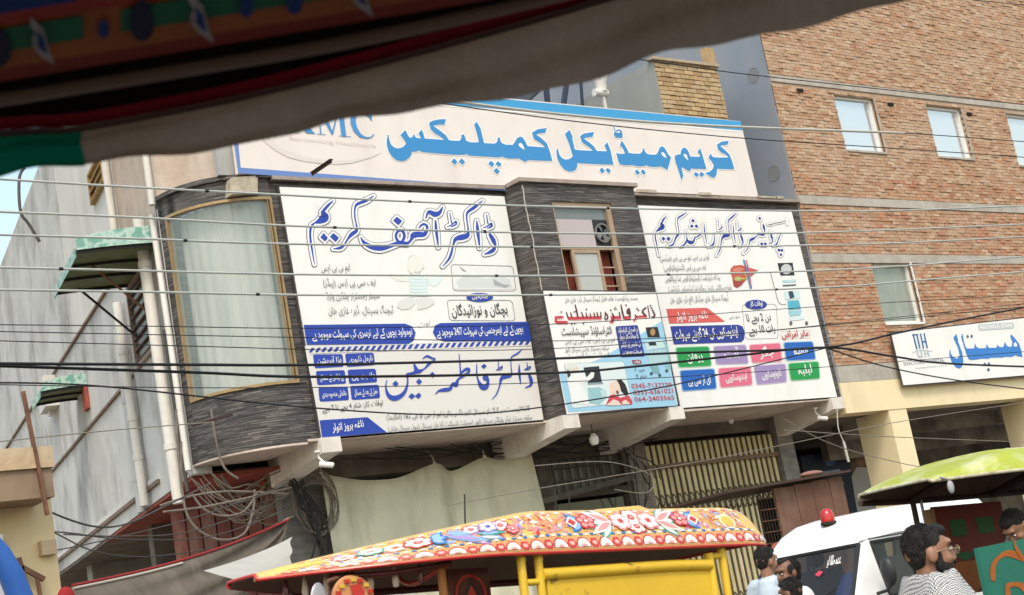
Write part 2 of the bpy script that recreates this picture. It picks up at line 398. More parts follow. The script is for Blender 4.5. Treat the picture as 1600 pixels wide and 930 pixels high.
mb = MB(); sbox(mb, 2.4, 23, 4.955, 5.06, 0, .03); part('ledge', mb, side_white, KB)
mb = MB(); sbox(mb, .3, 1.0, 4.92, 5.04, 0, .06); part('ledge', mb, rust, KB)
# louvred side window
WS0, WS1, WZ0, WZ1 = 1.35, 2.9, 6.95, 8.4
mb = MB()
for (s0, s1, z0, z1) in ((WS0, WS0+.07, WZ0, WZ1), (WS1-.07, WS1, WZ0, WZ1), (WS0+.07, WS1-.07, WZ0, WZ0+.07), (WS0+.07, WS1-.07, WZ1-.07, WZ1)): sbox(mb, s0, s1, z0, z1, .002, .06)
sw = part('side_window', mb, mat('weathered_wood', (.33, .25, .2), .85, (.24, .18, .14), 4), KB)
for i in range(7):
    z = WZ0+.1+i*.19; m = MB(); m.hexa([S(s, z+dz, o) for dz in (0, .03) for o, in ((.005,), (.05,)) for s in (WS0+.08, WS1-.08)]); part('slat', m, mat('louvre_brown', (.10, .06, .05), .7), sw)
mb = MB(); sbox(mb, WS0+.07, WS1-.07, WZ0+.07, WZ1-.07, .002, .004); part('pane', mb, mat('dark_pane', (.05, .035, .03), .3), sw)
# little louvred vent high on the white wall
a0 = at_side(141, 268); a1 = at_side(169, 289)
vs0, vs1, vz1, vz0 = a1[0], a0[0], 11.2, 10.6
mb = MB()
for (s0, s1, z0, z1) in ((vs0, vs0+.08, vz0, vz1), (vs1-.08, vs1, vz0, vz1), (vs0+.08, vs1-.08, vz0, vz0+.06), (vs0+.08, vs1-.08, vz1-.06, vz1)): sbox(mb, s0, s1, z0, z1, 0, .08)
vent = part('vent', mb, mat('ochre_wood', (.40, .26, .10), .8, (.3, .19, .08), 5), KB)
for i in range(3):
    z = vz0+.1+i*.16; m = MB(); m.hexa([S(s, z+dz+(.0 if o < .05 else -.07), o) for dz in (0, .03) for o in (.0, .09) for s in (vs0+.08, vs1-.08)]); part('slat', m, MATS['ochre_wood'], vent)
# drain pipes
def pipe(pts, r, m, name='drain_pipe'):
    q = MB(); q.tube(pts, r, 12)
    o = part(name, q, m, KB, smooth=True)
    return o
def pipe_rings(o, pts, r, zs, m):
    a, b = Vector(pts[0]), Vector(pts[-1])
    for z in zs:
        t = (z-a.z)/(b.z-a.z); c = a.lerp(b, t); q = MB(); q.tube([c-Vector((0, 0, .05)), c+Vector((0, 0, .05))], r*1.18, 12); part('collar', q, m, o, smooth=True)
p_ = [S(.72, 9.0, .16), S(.55, 4.3, .16)]; o = pipe(p_, .095, pvc); pipe_rings(o, p_, .095, (8.2, 5.2), pvc)
p_ = [S(3.45, 8.3, .12), S(3.3, 4.65, .12)]; o = pipe(p_, .08, pvc); pipe_rings(o, p_, .08, (7.4, 6.2, 5.5), pvc)
p_ = [S(3.85, 7.9, .10), S(3.75, 4.6, .10)]; o = pipe(p_, .075, pvc_grey); pipe_rings(o, p_, .075, (6.6, 5.2), pvc_grey)
pipe([S(3.0, 8.95, .1), S(3.0, 13.4, .1)], .07, pvc)
pipe([S(3.28, 8.95, .06), S(3.28, 13.4, .06)], .05, mat('black_pipe', (.06, .055, .05), .7))
pipe([S(-.1, 8.95, .1), S(-.1, 13.4, .1)], .055, pvc)
pipe([S(.12, 8.85, .08), S(.02, 6.8, .08), S(-.1, 4.7, .1)], .05, pvc)
pipe([S(.25, 7.0, .1), S(.1, 5.0, .12), S(.05, 4.4, .12)], .03, MATS['black_pipe'])
# red painted shop front tucked under the side overhang
mb = MB(); sbox(mb, .3, 8.2, 4.60, 4.655, -1.5, -.02); part('red_soffit', mb, redpaint, KB)
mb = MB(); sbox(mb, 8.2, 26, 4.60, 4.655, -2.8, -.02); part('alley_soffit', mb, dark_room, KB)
mb = MB(); sbox(mb, 1.0, 6.5, 4.25, 4.595, -1.45, -1.3); part('fascia', mb, redpaint, KB)
mb = MB()
b0, b1 = Vector((11.55, 23.6, 0)), Vector((12.5, 21.75, 0))
for i in range(7):
    a = b0.lerp(b1, i/7); b = b0.lerp(b1, (i+.88)/7); m = MB()
    m.hexa([p+Vector((dx, dx*.5, z)) for z in (0, 4.42) for dx in (0, .06) for p in (a, b)]); part('plank', m, mat('red_brown_plank', (.15, .045, .03), .85, (.09, .03, .022), 3, dirt=(.2, .13, .1), dscale=3), KB)
mb = MB(); sbox(mb, 3.2, 26, 0, 4.6, -2.9, -2.6); part('alley_wall', mb, dark_room, KB)

# centre window
wr, wl = wx1, wx0
mb = MB()
tan_m = mat('tan_aluminium', (.42, .31, .21), .5, (.36, .26, .18), 4, metal=.2)
f = .07
for (x0, x1, z0, z1) in ((wl, wl+.05, wz0, wz1), (wr-.11, wr, wz0, wz1), (wl+.05, wr-.11, wz1-.08, wz1)): mb.box(x0, x1, 19.63, 19.75, z0, z1)
trz = at(890, 387, 19.65).z
mb.box(wl+.05, wr-.11, 19.64, 19.74, trz-.035, trz+.035)
cw = part('window', mb, tan_m, KB)
pane_grey = glass('grey_window_glass', (.20, .23, .23), .05, .75, .8)
mb = MB(); mb.box(wl+.05, wr-.11, 19.69, 19.70, trz+.55, wz1-.08); part('pane', mb, pane_grey, cw)
mb = MB(); mb.box(wl+.05, wr-.48, 19.685, 19.70, trz+.035, trz+.545); part('pane', mb, mat('pinkish_film', (.45, .40, .41), .6), cw)
lp = MB(); lx0 = wl+.28; lx1 = wl+.95
for (x0, x1, z0, z1) in ((lx0, lx0+.06, wz0, trz-.04), (lx1-.06, lx1, wz0, trz-.04), (lx0+.06, lx1-.06, trz-.1, trz-.04)): lp.box(x0, x1, 19.64, 19.69, z0, z1)
sash = part('sash', lp, tan_m, cw)
mb = MB(); mb.box(lx0+.06, lx1-.06, 19.66, 19.67, wz0, trz-.1); part('pane', mb, glass('sash_glass', (.5, .52, .5), .05, .8, .8), sash)
mb = MB(); mb.box(wl+.05, wr-.11, 19.81, 19.82, wz0, trz); part('curtain', mb, mat('maroon_curtain', (.10, .018, .012), .9, (.2, .04, .02), 6, (3, 3, .5)), cw)
for z in (trz-.35, trz-.7):
    mb = MB(); mb.box(lx1, wr-.11, 19.70, 19.715, z-.012, z+.012); part('bar', mb, tan_m, cw)
mb = MB(); mb.box(wl+.6, wl+.85, 19.795, 19.805, wz0, wz0+.75); part('paper', mb, mat('pink_paper', (.6, .3, .38), .8), cw)
# exhaust fan in the window
fc = Vector((wr-.29, 19.66, trz+.29))
mb = MB(); mb.box(fc.x-.19, fc.x+.19, 19.69, 19.72, fc.z-.24, fc.z+.26); fan = part('exhaust_fan', mb, mat('black_enamel', (.02, .02, .022), .4), cw)
mb = MB()
for k in range(24):
    t0 = 2*math.pi*k/24; t1 = 2*math.pi*(k+1)/24
    mb.bar(fc+Vector((.17*math.cos(t0), 0, .17*math.sin(t0))), fc+Vector((.17*math.cos(t1), 0, .17*math.sin(t1))), .03)
part('ring', mb, mat('grey_enamel', (.16, .16, .16), .4), fan)
for k in range(4):
    t = k*math.pi/2+.4; c, s_ = math.cos(t), math.sin(t); m = MB()
    m.quad(fc+Vector((c*.03-s_*.02, -.01, s_*.03+c*.02)), fc+Vector((c*.15-s_*.06, -.03, s_*.15+c*.06)), fc+Vector((c*.15+s_*.05, .01, s_*.15-c*.05)), fc+Vector((c*.03+s_*.02, .005, s_*.03-c*.02)))
    part('blade', m, MATS['grey_enamel'], fan)

# ------------------------------------------------------------------ rooftop: brick stair room and solar rack
ybrick = [mat('yellow_brick_%d' % i, c, .9, tuple(x*.78 for x in c), 8, bump=.5) for i, c in enumerate(((.46, .32, .17), (.52, .38, .21), (.40, .27, .14), (.48, .36, .22)))]
SR = thing('stair_room', 'small yellow brick stair room on the roof behind the long sign', 'roof room', (23, 23, 9))
rx0, rx1, rzt = 21.92, 23.78, 12.15
mb = MB(); mb.box(rx0+.006, rx1, 20.53, 27, 8.99, rzt-.02); part('wall', mb, mat('yellow_mortar', (.42, .34, .24), .95, (.33, .27, .2), 6), SR)
mb = MB(); mb.box(rx0-.02, rx0+.004, 20.5, 27, 8.99, rzt); part('plaster_wall', mb, mat('grey_green_plaster', (.33, .34, .32), .9, (.26, .27, .255), 1.2), SR)
row = 0; z = 10.5
while z < rzt-.05:
    x = rx0+.005-(row % 2)*.13
    while x < rx1:
        a = max(x, rx0+.005); b = min(x+.255, rx1)
        if b-a > .05:
            m = MB(); j = random.uniform(0, .02)
            m.box(a, b, 20.49-j, 20.54, z+random.uniform(0, .008), z+.085); part('brick', m, random.choice(ybrick), SR)
        x += .27
    z += .1; row += 1
mb = MB(); mb.box(rx0-.1, rx1+.02, 20.42, 20.6, rzt-.01, rzt+.05); part('cap', mb, MATS['yellow_mortar'], SR)
m = MB(); m.box(23.5, 23.76, 20.45, 20.6, rzt+.05, rzt+.42); part('brick_stub', m, ybrick[0], SR)
PW = thing('parapet_wall', 'low grey cement parapet with a white spout behind the sign', 'wall', (20.5, 24, 9))
mb = MB(); mb.box(19.6, 19.75, 22.2, 30, 8.99, 11.0); part('wall', mb, mat('dirty_cement', (.3, .28, .25), .95, (.2, .19, .17), 2, bump=.4), PW)
c = at(938, 130, 21.2)
mb = MB(); mb.lathe([(.05, -.22), (.11, -.2), (.13, 0), (.24, .22), (.26, .3), (.2, .31)], (c.x, 21.2, c.z), 14); mb.tube([Vector((c.x-.22, 21.2, c.z-.22)), Vector((c.x+.12, 21.2, c.z-.22))], .08, 10); mb.bar((c.x, 21.2, c.z-.2), (c.x+.05, 21.2, 8.99), .05)
part('spout', mb, pvc, PW, smooth=True)
SP_ = thing('solar_rack', 'dark solar panels on a steel rack on the roof behind the sign', 'solar panel', (18, 22.5, 9))
a, b = at(640, 128, 21.5), at(848, 168, 21.5)
mb = MB(); q0 = at(560, 158, 21.2); q1 = at(820, 167, 21.2); q2 = at(850, 138, 22.6); q3 = at(600, 90, 22.6)
mb.prism([q0, q1, q2, q3], (0, .05, .06)); part('panel', mb, mat('solar_cells', (.012, .013, .02), .25, spec=.6), SP_)
mb = MB(); mb.bar(q0-Vector((0, .02, .02)), q1-Vector((0, .02, .02)), .05); part('frame_edge', mb, mat('aluminium', (.7, .7, .7), .4, metal=.6), SP_)
navy = mat('navy_steel', (.03, .035, .06), .5)
for (xa, ya, xb, yb) in ((850, 135, 858, 168), (891, 118, 878, 168), (905, 120, 910, 150)):
    m = MB(); m.bar(at(xa, ya-30, 22.4), at(xb, yb+15, 22.4), .09 if xa < 900 else .05); part('post', m, navy, SP_)

# ------------------------------------------------------------------ brick hospital next door
BB = thing('brick_building', 'tall unplastered red brick building with a yellow painted ground floor arcade', 'building', (30, 20.5, 0))
bluegrey = mat('blue_grey_paint', (.235, .27, .325), .85, (.21, .245, .30), .8, dirt=(.30, .30, .31), dscale=.8, damt=.5)
mortar = mat('mortar', (.42, .325, .24), .95, (.35, .265, .195), 5, bump=.4)
conc = mat('band_concrete', (.44, .41, .36), .9, (.34, .31, .27), 3, bump=.4)
yellow_w = mat('yellow_wall_paint', (.79, .68, .44), .8, (.75, .64, .41), 1.5, dirt=(.5, .38, .22), dscale=1.2, damt=.35)
X0 = 24.85
mb = MB(); mb.box(X0-.03, X0+.22, 20.045, 34, 4.6, 17.5); part('side_wall', mb, bluegrey, BB)
for (px, py) in ((1177, 118), (1209, 271)):
    p = atx(px, py, X0-.03); m = MB(); m.lathe([(.0, 0), (.15, .0), (.17, -.004)], (X0-.034, p.y, p.z), 10, axis='x'); part('patch', m, mat('grey_patch', (.20, .21, .22), .9), BB)
def wz(px, py): p = at(px, py, 20.0); return p.x, p.z
W = []
for (l, t, r_, b_) in ((1303, 147, 1385, 238), (1447, 163, 1522, 248), (1572, 176, 1650, 262), (1362, 411, 1444, 503)):
    x0, z1 = wz(l, t); x1, z0 = wz(r_, b_); W.append((x0, x1, z0, z1))
W.append((32.6, 34.0, W[3][2], W[3][3]))
bands = [(wz(1250, 318)[1], wz(1250, 305)[1]), (wz(1270, 410)[1], wz(1270, 396)[1]), (wz(1212, 127)[1], wz(1212, 117)[1])]
mb = MB(); holes_wall(mb, X0+.0, 38, 5.5, 17.5, 20.03, 20.44, W); part('mortar_wall', mb, mortar, BB)
for i, (z0, z1) in enumerate(bands):
    m = MB(); m.box(X0+.0, 38, 20.005-.008*(i == 0), 20.03, z0, z1); part('concrete_band', m, conc, BB)
mb = MB(); mb.box(X0+.0, 38, 20.0, 20.43, 5.14, 5.5); part('concrete_band', mb, conc, BB)
# bricks: the ones that show largest are parts of their own, the rest one part
BC_ = [(.36, .215, .128), (.375, .235, .145), (.395, .26, .17), (.335, .195, .115), (.415, .285, .19), (.44, .32, .22), (.31, .175, .105), (.39, .195, .11), (.35, .165, .095)]
bm_all = [mat('red_brick_%d' % i, c, .92, tuple(min(1, x*1.22+.02) for x in c), 7, bump=.6, dirt=(.47, .36, .26), dscale=.9, dstretch=(1, 1, 1.6), damt=.6) for i, c in enumerate(BC_)]
def proj(P):
    q = Vector(P)-CAM; z = q.dot(_fwd); return 800+F*q.dot(_rt)/z, 465-F*q.dot(_up)/z
cand = []; z = 5.5; row = 0
while z < 17.3:
    x = X0-(row % 2)*.118
    while x < 37.9:
        a = max(x, X0); b = min(x+.228+random.uniform(-.01, .006), 37.9); z1 = z+.066+random.uniform(-.004, .004); x += .240
        if b-a < .04: continue
        ok = True
        for h in W:
            if a < h[1] and b > h[0] and z < h[3] and z1 > h[2]:
                if a < h[0]-.03: b = h[0]
                elif b > h[1]+.03: a = h[1]
                else: ok = False
        for (c0, c1) in bands:
            if z < c1 and z1 > c0: ok = False
        if not ok or b-a < .04: continue
        y0 = 20.022-random.random()**2*.022
        rz = math.sin(c0_ := (a*.55+z*.9))*.5+math.sin(a*1.3-z*1.7)*.35
        wsum = (5, 5, 5, 3, 4, 2.5, 1.5, .6+.8*max(0, rz), .4) if z > 9.6 else (4, 3.5, 2.5, 3, 1.6, 1, 2, 5+3*rz, 3.5+2*rz)
        cand.append((a, b, z, z1, y0, random.choices(range(9), [max(0, w_) for w_ in wsum])[0]))
    z += .0755; row += 1
def vis(c):
    px, py = proj(((c[0]+c[1])/2, 20, (c[2]+c[3])/2))
    return 1200 < px < 1600 and py > 165-(px-1060)*.33 and py < 585 and not (px > 1390 and py > 495)
order = sorted((c for c in cand if vis(c)), key=lambda c: zd(((c[0]+c[1])/2, 20, c[2])))
near = set(order[:300])
rest = MB(); meshes = {}
for c in cand:
    if c in near:
        key = (round(c[1]-c[0], 2), c[5])
        if key not in meshes:
            m = MB(); w = c[1]-c[0]; m.box(-w/2, w/2, 0, .045, -.033, .033)
            me = m.mesh('brick', bm_all[c[5]]); meshes[key] = me
        o = bpy.data.objects.new('brick', meshes[key]); COL.objects.link(o); o.parent = BB
        o.location = Vector(((c[0]+c[1])/2, c[4], (c[2]+c[3])/2)) - OFF[BB.name]
    else: rest.box(c[0], c[1], c[4], 20.06, c[2], c[3], c[5])
o = part('brickwork', rest, bm_all, BB); o['kind'] = 'stuff'
# windows
alu = mat('white_aluminium', (.74, .74, .72), .45)
mirror = mat('sky_tinted_glass', (.70, .74, .78), .08, metal=.6, spec=.8)  # pale base colour carries part of the sky reflection
mirror2 = mat('dusty_green_glass', (.30, .34, .31), .25, (.24, .28, .26), 2, metal=.3, spec=.6, dirt=(.42, .43, .38), dscale=2)
for i, (x0, x1, z0, z1) in enumerate(W):
    m = MB(); t = .055
    for (a, b, c, d) in ((x0, x0+t, z0, z1), (x1-t, x1, z0, z1), (x0+t, x1-t, z0, z0+t), (x0+t, x1-t, z1-t, z1)): m.box(a, b, 20.10, 20.2, c, d)
    w = part('window', m, alu, BB)
    m = MB(); m.box(x0+t, x1-t, 20.15, 20.165, z0+t, z1-t); part('pane', m, mirror2 if i >= 3 else mirror, w)
    m = MB(); m.box(x1+.005, x1+.035, 19.99, 20.2, z0-.02, z1+.03); m.box(x0, x1, 19.985, 20.1, z0-.05, z0-.002); part('reveal', m, conc if i < 3 else alu, w)
for (px, py) in ((1250, 141), (1515, 178), (1392, 163)):
    p = at(px, py, 19.99); m = MB(); m.box(p.x-.09, p.x+.09, 19.97, 20.02, p.z-.03, p.z+.03); part('putlog_hole_block', m, mat('hole_shade_black', (.012, .01, .01), .9), BB)  # solid black block stands in for the shade inside an open hole
# arcade
mb = MB(); mb.box(X0-.02, 38, 20.004, 20.5, 4.5, 5.137); part('arcade_beam', mb, yellow_w, BB)
mb = MB(); mb.box(26.2, 26.8, 20.02, 20.9, 0, 4.5); part('column', mb, yellow_w, BB)
mb = MB(); mb.box(31.5, 32.1, 20.02, 20.9, 0, 4.5); part('column', mb, yellow_w, BB)
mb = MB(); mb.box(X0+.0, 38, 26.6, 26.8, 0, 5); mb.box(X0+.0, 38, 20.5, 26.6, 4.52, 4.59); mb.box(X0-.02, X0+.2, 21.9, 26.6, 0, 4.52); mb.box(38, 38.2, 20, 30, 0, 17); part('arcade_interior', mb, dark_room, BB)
mb = MB(); mb.box(27.6, 38, 23.0, 23.2, 3.9, 4.6); mb.box(26.8, 38, 21.8, 22.1, 4.2, 4.6); part('inner_beam', mb, mat('stained_plaster', (.3, .27, .23), .9, (.12, .1, .09), 1.2, dirt=(.05, .04, .03), dscale=1.3), BB)
mb = MB(); mb.box(28.8, 38, 25.2, 25.4, 0, 4.2); part('inner_wall', mb, MATS['stained_plaster'], BB)

# ------------------------------------------------------------------ cream shop house at the alley mouth
LH = thing('shop_house', 'low cream painted shop house with a cracked concrete roof slab', 'building', (4, 17, 0))
cream = mat('cream_wall_paint', (.74, .60, .36), .85, (.68, .54, .31), 1.5, dirt=(.5, .42, .3), dscale=1.2, damt=.4)
e = at(64, 800, 15.6); t_ = at(70, 702, 15.2); b_ = at(72, 735, 15.2)
mb = MB(); mb.box(-2, e.x+.12, 15.6, 17.4, 0, at(60, 762, 15.6).z+.3); part('wall', mb, cream, LH)
mb = MB(); mb.box(-2, t_.x, 15.0, 17.6, b_.z, t_.z); part('roof_slab', mb, mat('cracked_slab', (.52, .42, .28), .95, (.42, .33, .22), 3, bump=.6, dirt=(.6, .34, .16), dscale=1.5, dstretch=(.3, 1, 2)), LH)
mb = MB(); mb.box(-2, t_.x-.02, 15.03, 15.6, b_.z-.3, b_.z-.002); part('drop_panel', mb, mat('brown_soffit', (.28, .2, .13), .9, (.2, .14, .1), 2), LH)
p = at(74, 856, 15.5); mb = MB(); mb.box(p.x-.06, p.x+.1, 15.5, 15.7, p.z-.07, p.z+.08); part('bracket', mb, MATS['cracked_slab'], LH)
# ------------------------------------------------------------------ lettering tools
_AR = {0x627: (0xFE8D, 2), 0x622: (0xFE81, 2), 0x628: (0xFE8F, 4), 0x67E: (0xFB56, 4), 0x62A: (0xFE95, 4), 0x679: (0xFB66, 4), 0x62B: (0xFE99, 4), 0x62C: (0xFE9D, 4), 0x686: (0xFB7A, 4),
       0x62D: (0xFEA1, 4), 0x62E: (0xFEA5, 4), 0x62F: (0xFEA9, 2), 0x688: (0xFB88, 2), 0x630: (0xFEAB, 2), 0x631: (0xFEAD, 2), 0x691: (0xFB8C, 2), 0x632: (0xFEAF, 2), 0x698: (0xFB8A, 2),
       0x633: (0xFEB1, 4), 0x634: (0xFEB5, 4), 0x635: (0xFEB9, 4), 0x636: (0xFEBD, 4), 0x637: (0xFEC1, 4), 0x638: (0xFEC5, 4), 0x639: (0xFEC9, 4), 0x63A: (0xFECD, 4), 0x641: (0xFED1, 4),
       0x642: (0xFED5, 4), 0x6A9: (0xFB8E, 4), 0x6AF: (0xFB92, 4), 0x644: (0xFEDD, 4), 0x645: (0xFEE1, 4), 0x646: (0xFEE5, 4), 0x648: (0xFEED, 2), 0x6C1: (0xFBA6, 4), 0x6BE: (0xFBAA, 4),
       0x6CC: (0xFBFC, 4), 0x6D2: (0xFBAE, 2), 0x626: (0xFE89, 4), 0x6BA: (0xFB9E, 2), 0x624: (0xFE85, 2), 0x621: (0xFE80, 1)}
def urdu(s):
    out = []
    for i, ch in enumerate(s):
        c = ord(ch)
        if c not in _AR: out.append(ch); continue
        b, n = _AR[c]
        pj = i > 0 and ord(s[i-1]) in _AR and _AR[ord(s[i-1])][1] == 4
        nj = n == 4 and i+1 < len(s) and ord(s[i+1]) in _AR and _AR[ord(s[i+1])][1] > 1
        if n == 1: pj = False
        k = (3 if nj else 1) if pj else (2 if nj else 0)
        if n == 2: k = 1 if pj else 0
        out.append(chr(b+k))
    res = []; num = ''
    for ch in reversed(out):
        if ch.isascii() and (ch.isalnum() or ch in '/&'): num = ch+num
        else:
            if num: res.append(num); num = ''
            res.append({'(': ')', ')': '('}.get(ch, ch))
    if num: res.append(num)
    return ''.join(res)
_tc = {}
def glyph_mesh(s, bold):
    k = (s, bold)
    if k in _tc: return _tc[k]
    cu = bpy.data.curves.new('lettering', 'FONT'); cu.body = s; cu.resolution_u = 2; cu.offset = bold
    o = bpy.data.objects.new('lettering', cu); COL.objects.link(o)
    bpy.context.view_layer.update()
    me = o.to_mesh()
    v = [x.co.copy() for x in me.vertices]; f = [tuple(p.vertices) for p in me.polygons]
    o.to_mesh_clear(); bpy.data.objects.remove(o); bpy.data.curves.remove(cu)
    _tc[k] = (v, f); return v, f
class Print(MB):
    """flat print on a board: pixel marks laid on the board's own plane Y, each lifted a little"""
    def __init__(s, Y): super().__init__(); s.Y = Y; s.k = 0; s.mats = []
    def mi(s, m):
        if m not in s.mats: s.mats.append(m)
        return s.mats.index(m)
    def P(s, x, y, lift): return at(x, y, s.Y) + Vector((0, -lift, 0))
    def px(s, pts, m, lift, o=(0, 0), sc_=1.):
        s.k += 1; l = lift+(s.k % 12)*.00022
        q = []
        for x, y in pts:
            p = at(o[0]+x/sc_, o[1]+y/sc_, s.Y); q.append(Vector((p.x, s.Y-l, p.z)))
        s.poly(q, s.mi(m))
    def stroke(s, pts, m, lift, o=(0, 0), sc_=1., grow=0., k=5, wmul=1.):
        s.k += 1; l = lift+(s.k % 12)*.00022
        c = [Vector((a[0], a[1], (a[2] if len(a) > 2 else 2)*wmul+grow*2)) for a in pts]
        c = spline(c, k)
        L = []; Rr = []
        for i, p in enumerate(c):
            d = (c[min(i+1, len(c)-1)]-c[max(i-1, 0)]); d.z = 0
            if d.length < 1e-6: continue
            d.normalize(); n = Vector((-d.y, d.x, 0)); w = max(p.z, .5)/2
            L.append((p.x+n.x*w, p.y+n.y*w)); Rr.append((p.x-n.x*w, p.y-n.y*w))
        # rounded ends
        def W(q):
            p = at(o[0]+q[0]/sc_, o[1]+q[1]/sc_, s.Y); return Vector((p.x, s.Y-l, p.z))
        mi = s.mi(m)
        for i in range(len(L)-1):
            e_ = Vector((0, -.0001*(i % 5), 0)); s.quad(W(L[i])+e_, W(L[i+1])+e_, W(Rr[i+1])+e_, W(Rr[i])+e_, mi)
        if grow or sc_ > 1:
            for e, q in ((0, c[0]), (-1, c[-1])):
                w = max(q.z, .5)/2
                s.poly([W((q.x+w*math.cos(t*math.pi/6), q.y+w*math.sin(t*math.pi/6))) + Vector((0, -.0006-.0001*(2+e), 0)) for t in range(12)], mi)
    def outline(s, pts, m, lift, w, o=(0, 0), sc_=1.):
        s.k += 1; mi = s.mi(m); n_ = len(pts)
        for i in range(n_):
            l = lift+(s.k % 4)*.0002+(i % 3)*.0001
            a = Vector((*pts[i], 0)); b = Vector((*pts[(i+1) % n_], 0)); d = b-a
            if d.length < 1e-6: continue
            d.normalize(); q = Vector((-d.y, d.x, 0))*w/2
            def W(p, e=0.):
                r_ = at(o[0]+p.x/sc_, o[1]+p.y/sc_, s.Y); return Vector((r_.x, s.Y-l-e, r_.z))
            s.quad(W(a-q), W(b-q), W(b+q), W(a+q), mi)
            s.poly([W(a+Vector((math.cos(t*math.pi/4), math.sin(t*math.pi/4), 0))*w/2, .0009) for t in range(8)], mi)
    def disc(s, cx, cy, rx, ry, m, lift, o=(0, 0), sc_=1., rot=0., n=18):
        c, d = math.cos(rot), math.sin(rot)
        s.px([(cx+rx*math.cos(t)*c-ry*math.sin(t)*d, cy+rx*math.cos(t)*d+ry*math.sin(t)*c) for t in (2*math.pi*i/n for i in range(n))], m, lift, o, sc_)
    def text(s, t, x0, y0, x1, y1, h, m, lift=.012, bold=0., urd=True):
        """baseline from pixel (x0,y0) to (x1,y1), letter height h pixels"""
        v, f = glyph_mesh(urdu(t) if urd else t, bold)
        if not v: return
        s.k += 1; l = lift+(s.k % 12)*.00022
        a = at(x0, y0, s.Y); b = at(x1, y1, s.Y)
        xa = min(p.x for p in v); xb = max(p.x for p in v)
        hz = h*zd(a)/F*1.02
        n = len(s.v); mi = s.mi(m)
        for p in v:
            q = a.lerp(b, (p.x-xa)/(xb-xa)); s.v.append((q.x, s.Y-l, q.z+p.y*hz))
        for q in f: s.f.append(tuple(n+i for i in q)); s.m.append(mi)
    def done(s, name, parent):
        return part(name, s, s.mats, parent)
def pl(st): return [tuple(float(c) for c in p.split(',')) for p in st.split()]
def board(name, label, corners, Y, m, thick=.05, frame=None):
    q = [at(x, y, Y) for x, y in corners]; c = sum(q, Vector())/4
    T = thing(name, label, 'sign', (c.x, Y+thick, min(p.z for p in q)))
    b = MB(); b.prism([Vector((p.x, Y, p.z)) for p in q], (0, thick, 0)); part('panel', b, m, T)
    if frame:
        fr = MB()
        for i in range(4):
            a, d = q[i], q[(i+1) % 4]; fr.bar(Vector((a.x, Y+thick/2, a.z)), Vector((d.x, Y+thick/2, d.z)), .03, thick+.004, up=(0, 1, 0) if False else (0, 0, 1))
        part('frame', fr, frame, T)
    return T
flex = mat('flex_banner_white', (.80, .80, .785), .5, (.77, .77, .755), 2, bump=.12, bscale=1.6, dirt=(.66, .64, .60), dscale=1.1, dstretch=(1.5, 1, .35), damt=.4)
flex_pink = mat('flex_banner_pinkish', (.74, .68, .645), .55, (.71, .65, .615), 1.5, dirt=(.60, .54, .50), dscale=.9, dstretch=(1.5, 1, .3), damt=.45, bump=.12, bscale=1.4)
dark_edge = mat('board_edge_dark', (.05, .045, .045), .7)

# ------------------------------------------------------------------ the long roof sign
blue = ink('3f93d2'); white = mat('print_white', (.80, .80, .79), .5); lblue = ink('6f8fce')
RSY = 19.97
RS = board('roof_sign', 'long off-white roof sign with big sky blue Urdu lettering and blue top strip', [(352, 110), (1157, 189.5), (1185, 308), (372, 271)], RSY, flex_pink, .08)
mb = MB()
for px in (430, 620, 830, 1000, 1120):
    p = at(px, 220, RSY+.3); mb.bar((p.x, RSY+.35, 9), (p.x, RSY+.1, 10.7), .05)
part('support', mb, rust, RS)
pr = Print(RSY)
pr.px([(500, 128), (1157, 190), (1160, 204), (500, 146)], ink('45a5de'), .004)
pr.px([(500, 147), (1160, 204.6), (1160.6, 207), (500, 149.5)], white, .004)
pr.px([(352, 130), (362, 131), (376, 263), (372, 270)], lblue, .004)
pr.px([(374, 262), (800, 294), (812, 300), (372, 271)], lblue, .0045)
o1, o2, o3, o4, o5, s7 = (580, 160), (720, 170), (850, 180), (1000, 190), (400, 180), 7.75
def mv(pts, a, b, s_=7.75): return [((x/s_+a[0]-b[0])*s_, (y/s_+a[1]-b[1])*s_) for x, y in pts]
A1 = pl('205,390 215,450 235,510 270,545 310,560 350,555 385,540 420,500 385,440 348,398 410,338 440,400 460,430 490,428 512,385 535,425 560,438 600,438 568,378 608,330 630,385 645,440 780,450 885,458 830,415 770,378 715,330 695,250 740,225 820,208 900,205 885,268 800,272 745,285 830,345 900,400 938,460 1000,468 1070,468 1085,440 1088,400 1118,388 1135,430')
A2 = pl('60,390 110,408 215,410 195,320 158,190 190,160 235,240 262,350 278,418 400,425 430,410 442,385 440,360 468,345 475,385 495,420 540,438 625,440 650,405 675,360 710,338 745,350 770,385 805,455 900,462 1020,470 960,415 930,398 880,365 858,290 930,250 1035,235 1020,292 950,300 905,315 970,355 1040,425 1075,520 1105,632 1000,632 810,622 790,640 770,645 700,605 600,605 540,600 495,580 470,592 350,585 200,575 95,568 62,548')
A3 = pl('1125,636 1040,638 900,628 700,612 610,602 575,582 540,600 490,598 485,630 460,670 410,708 350,715 290,695 240,650 205,590 185,520 185,450')
glyphs = [(A1+mv(A2, o2, o1)+A3, o1)]
glyphs += [(pl(t), o1) for t in ('1000,680 1040,720 1010,760 965,718', '1088,680 1132,720 1105,758 1055,718')]
glyphs += [(pl(t), o2) for t in ('360,630 402,668 378,712 328,668', '445,635 490,670 462,710 415,670', '425,718 468,758 438,798 392,750')]
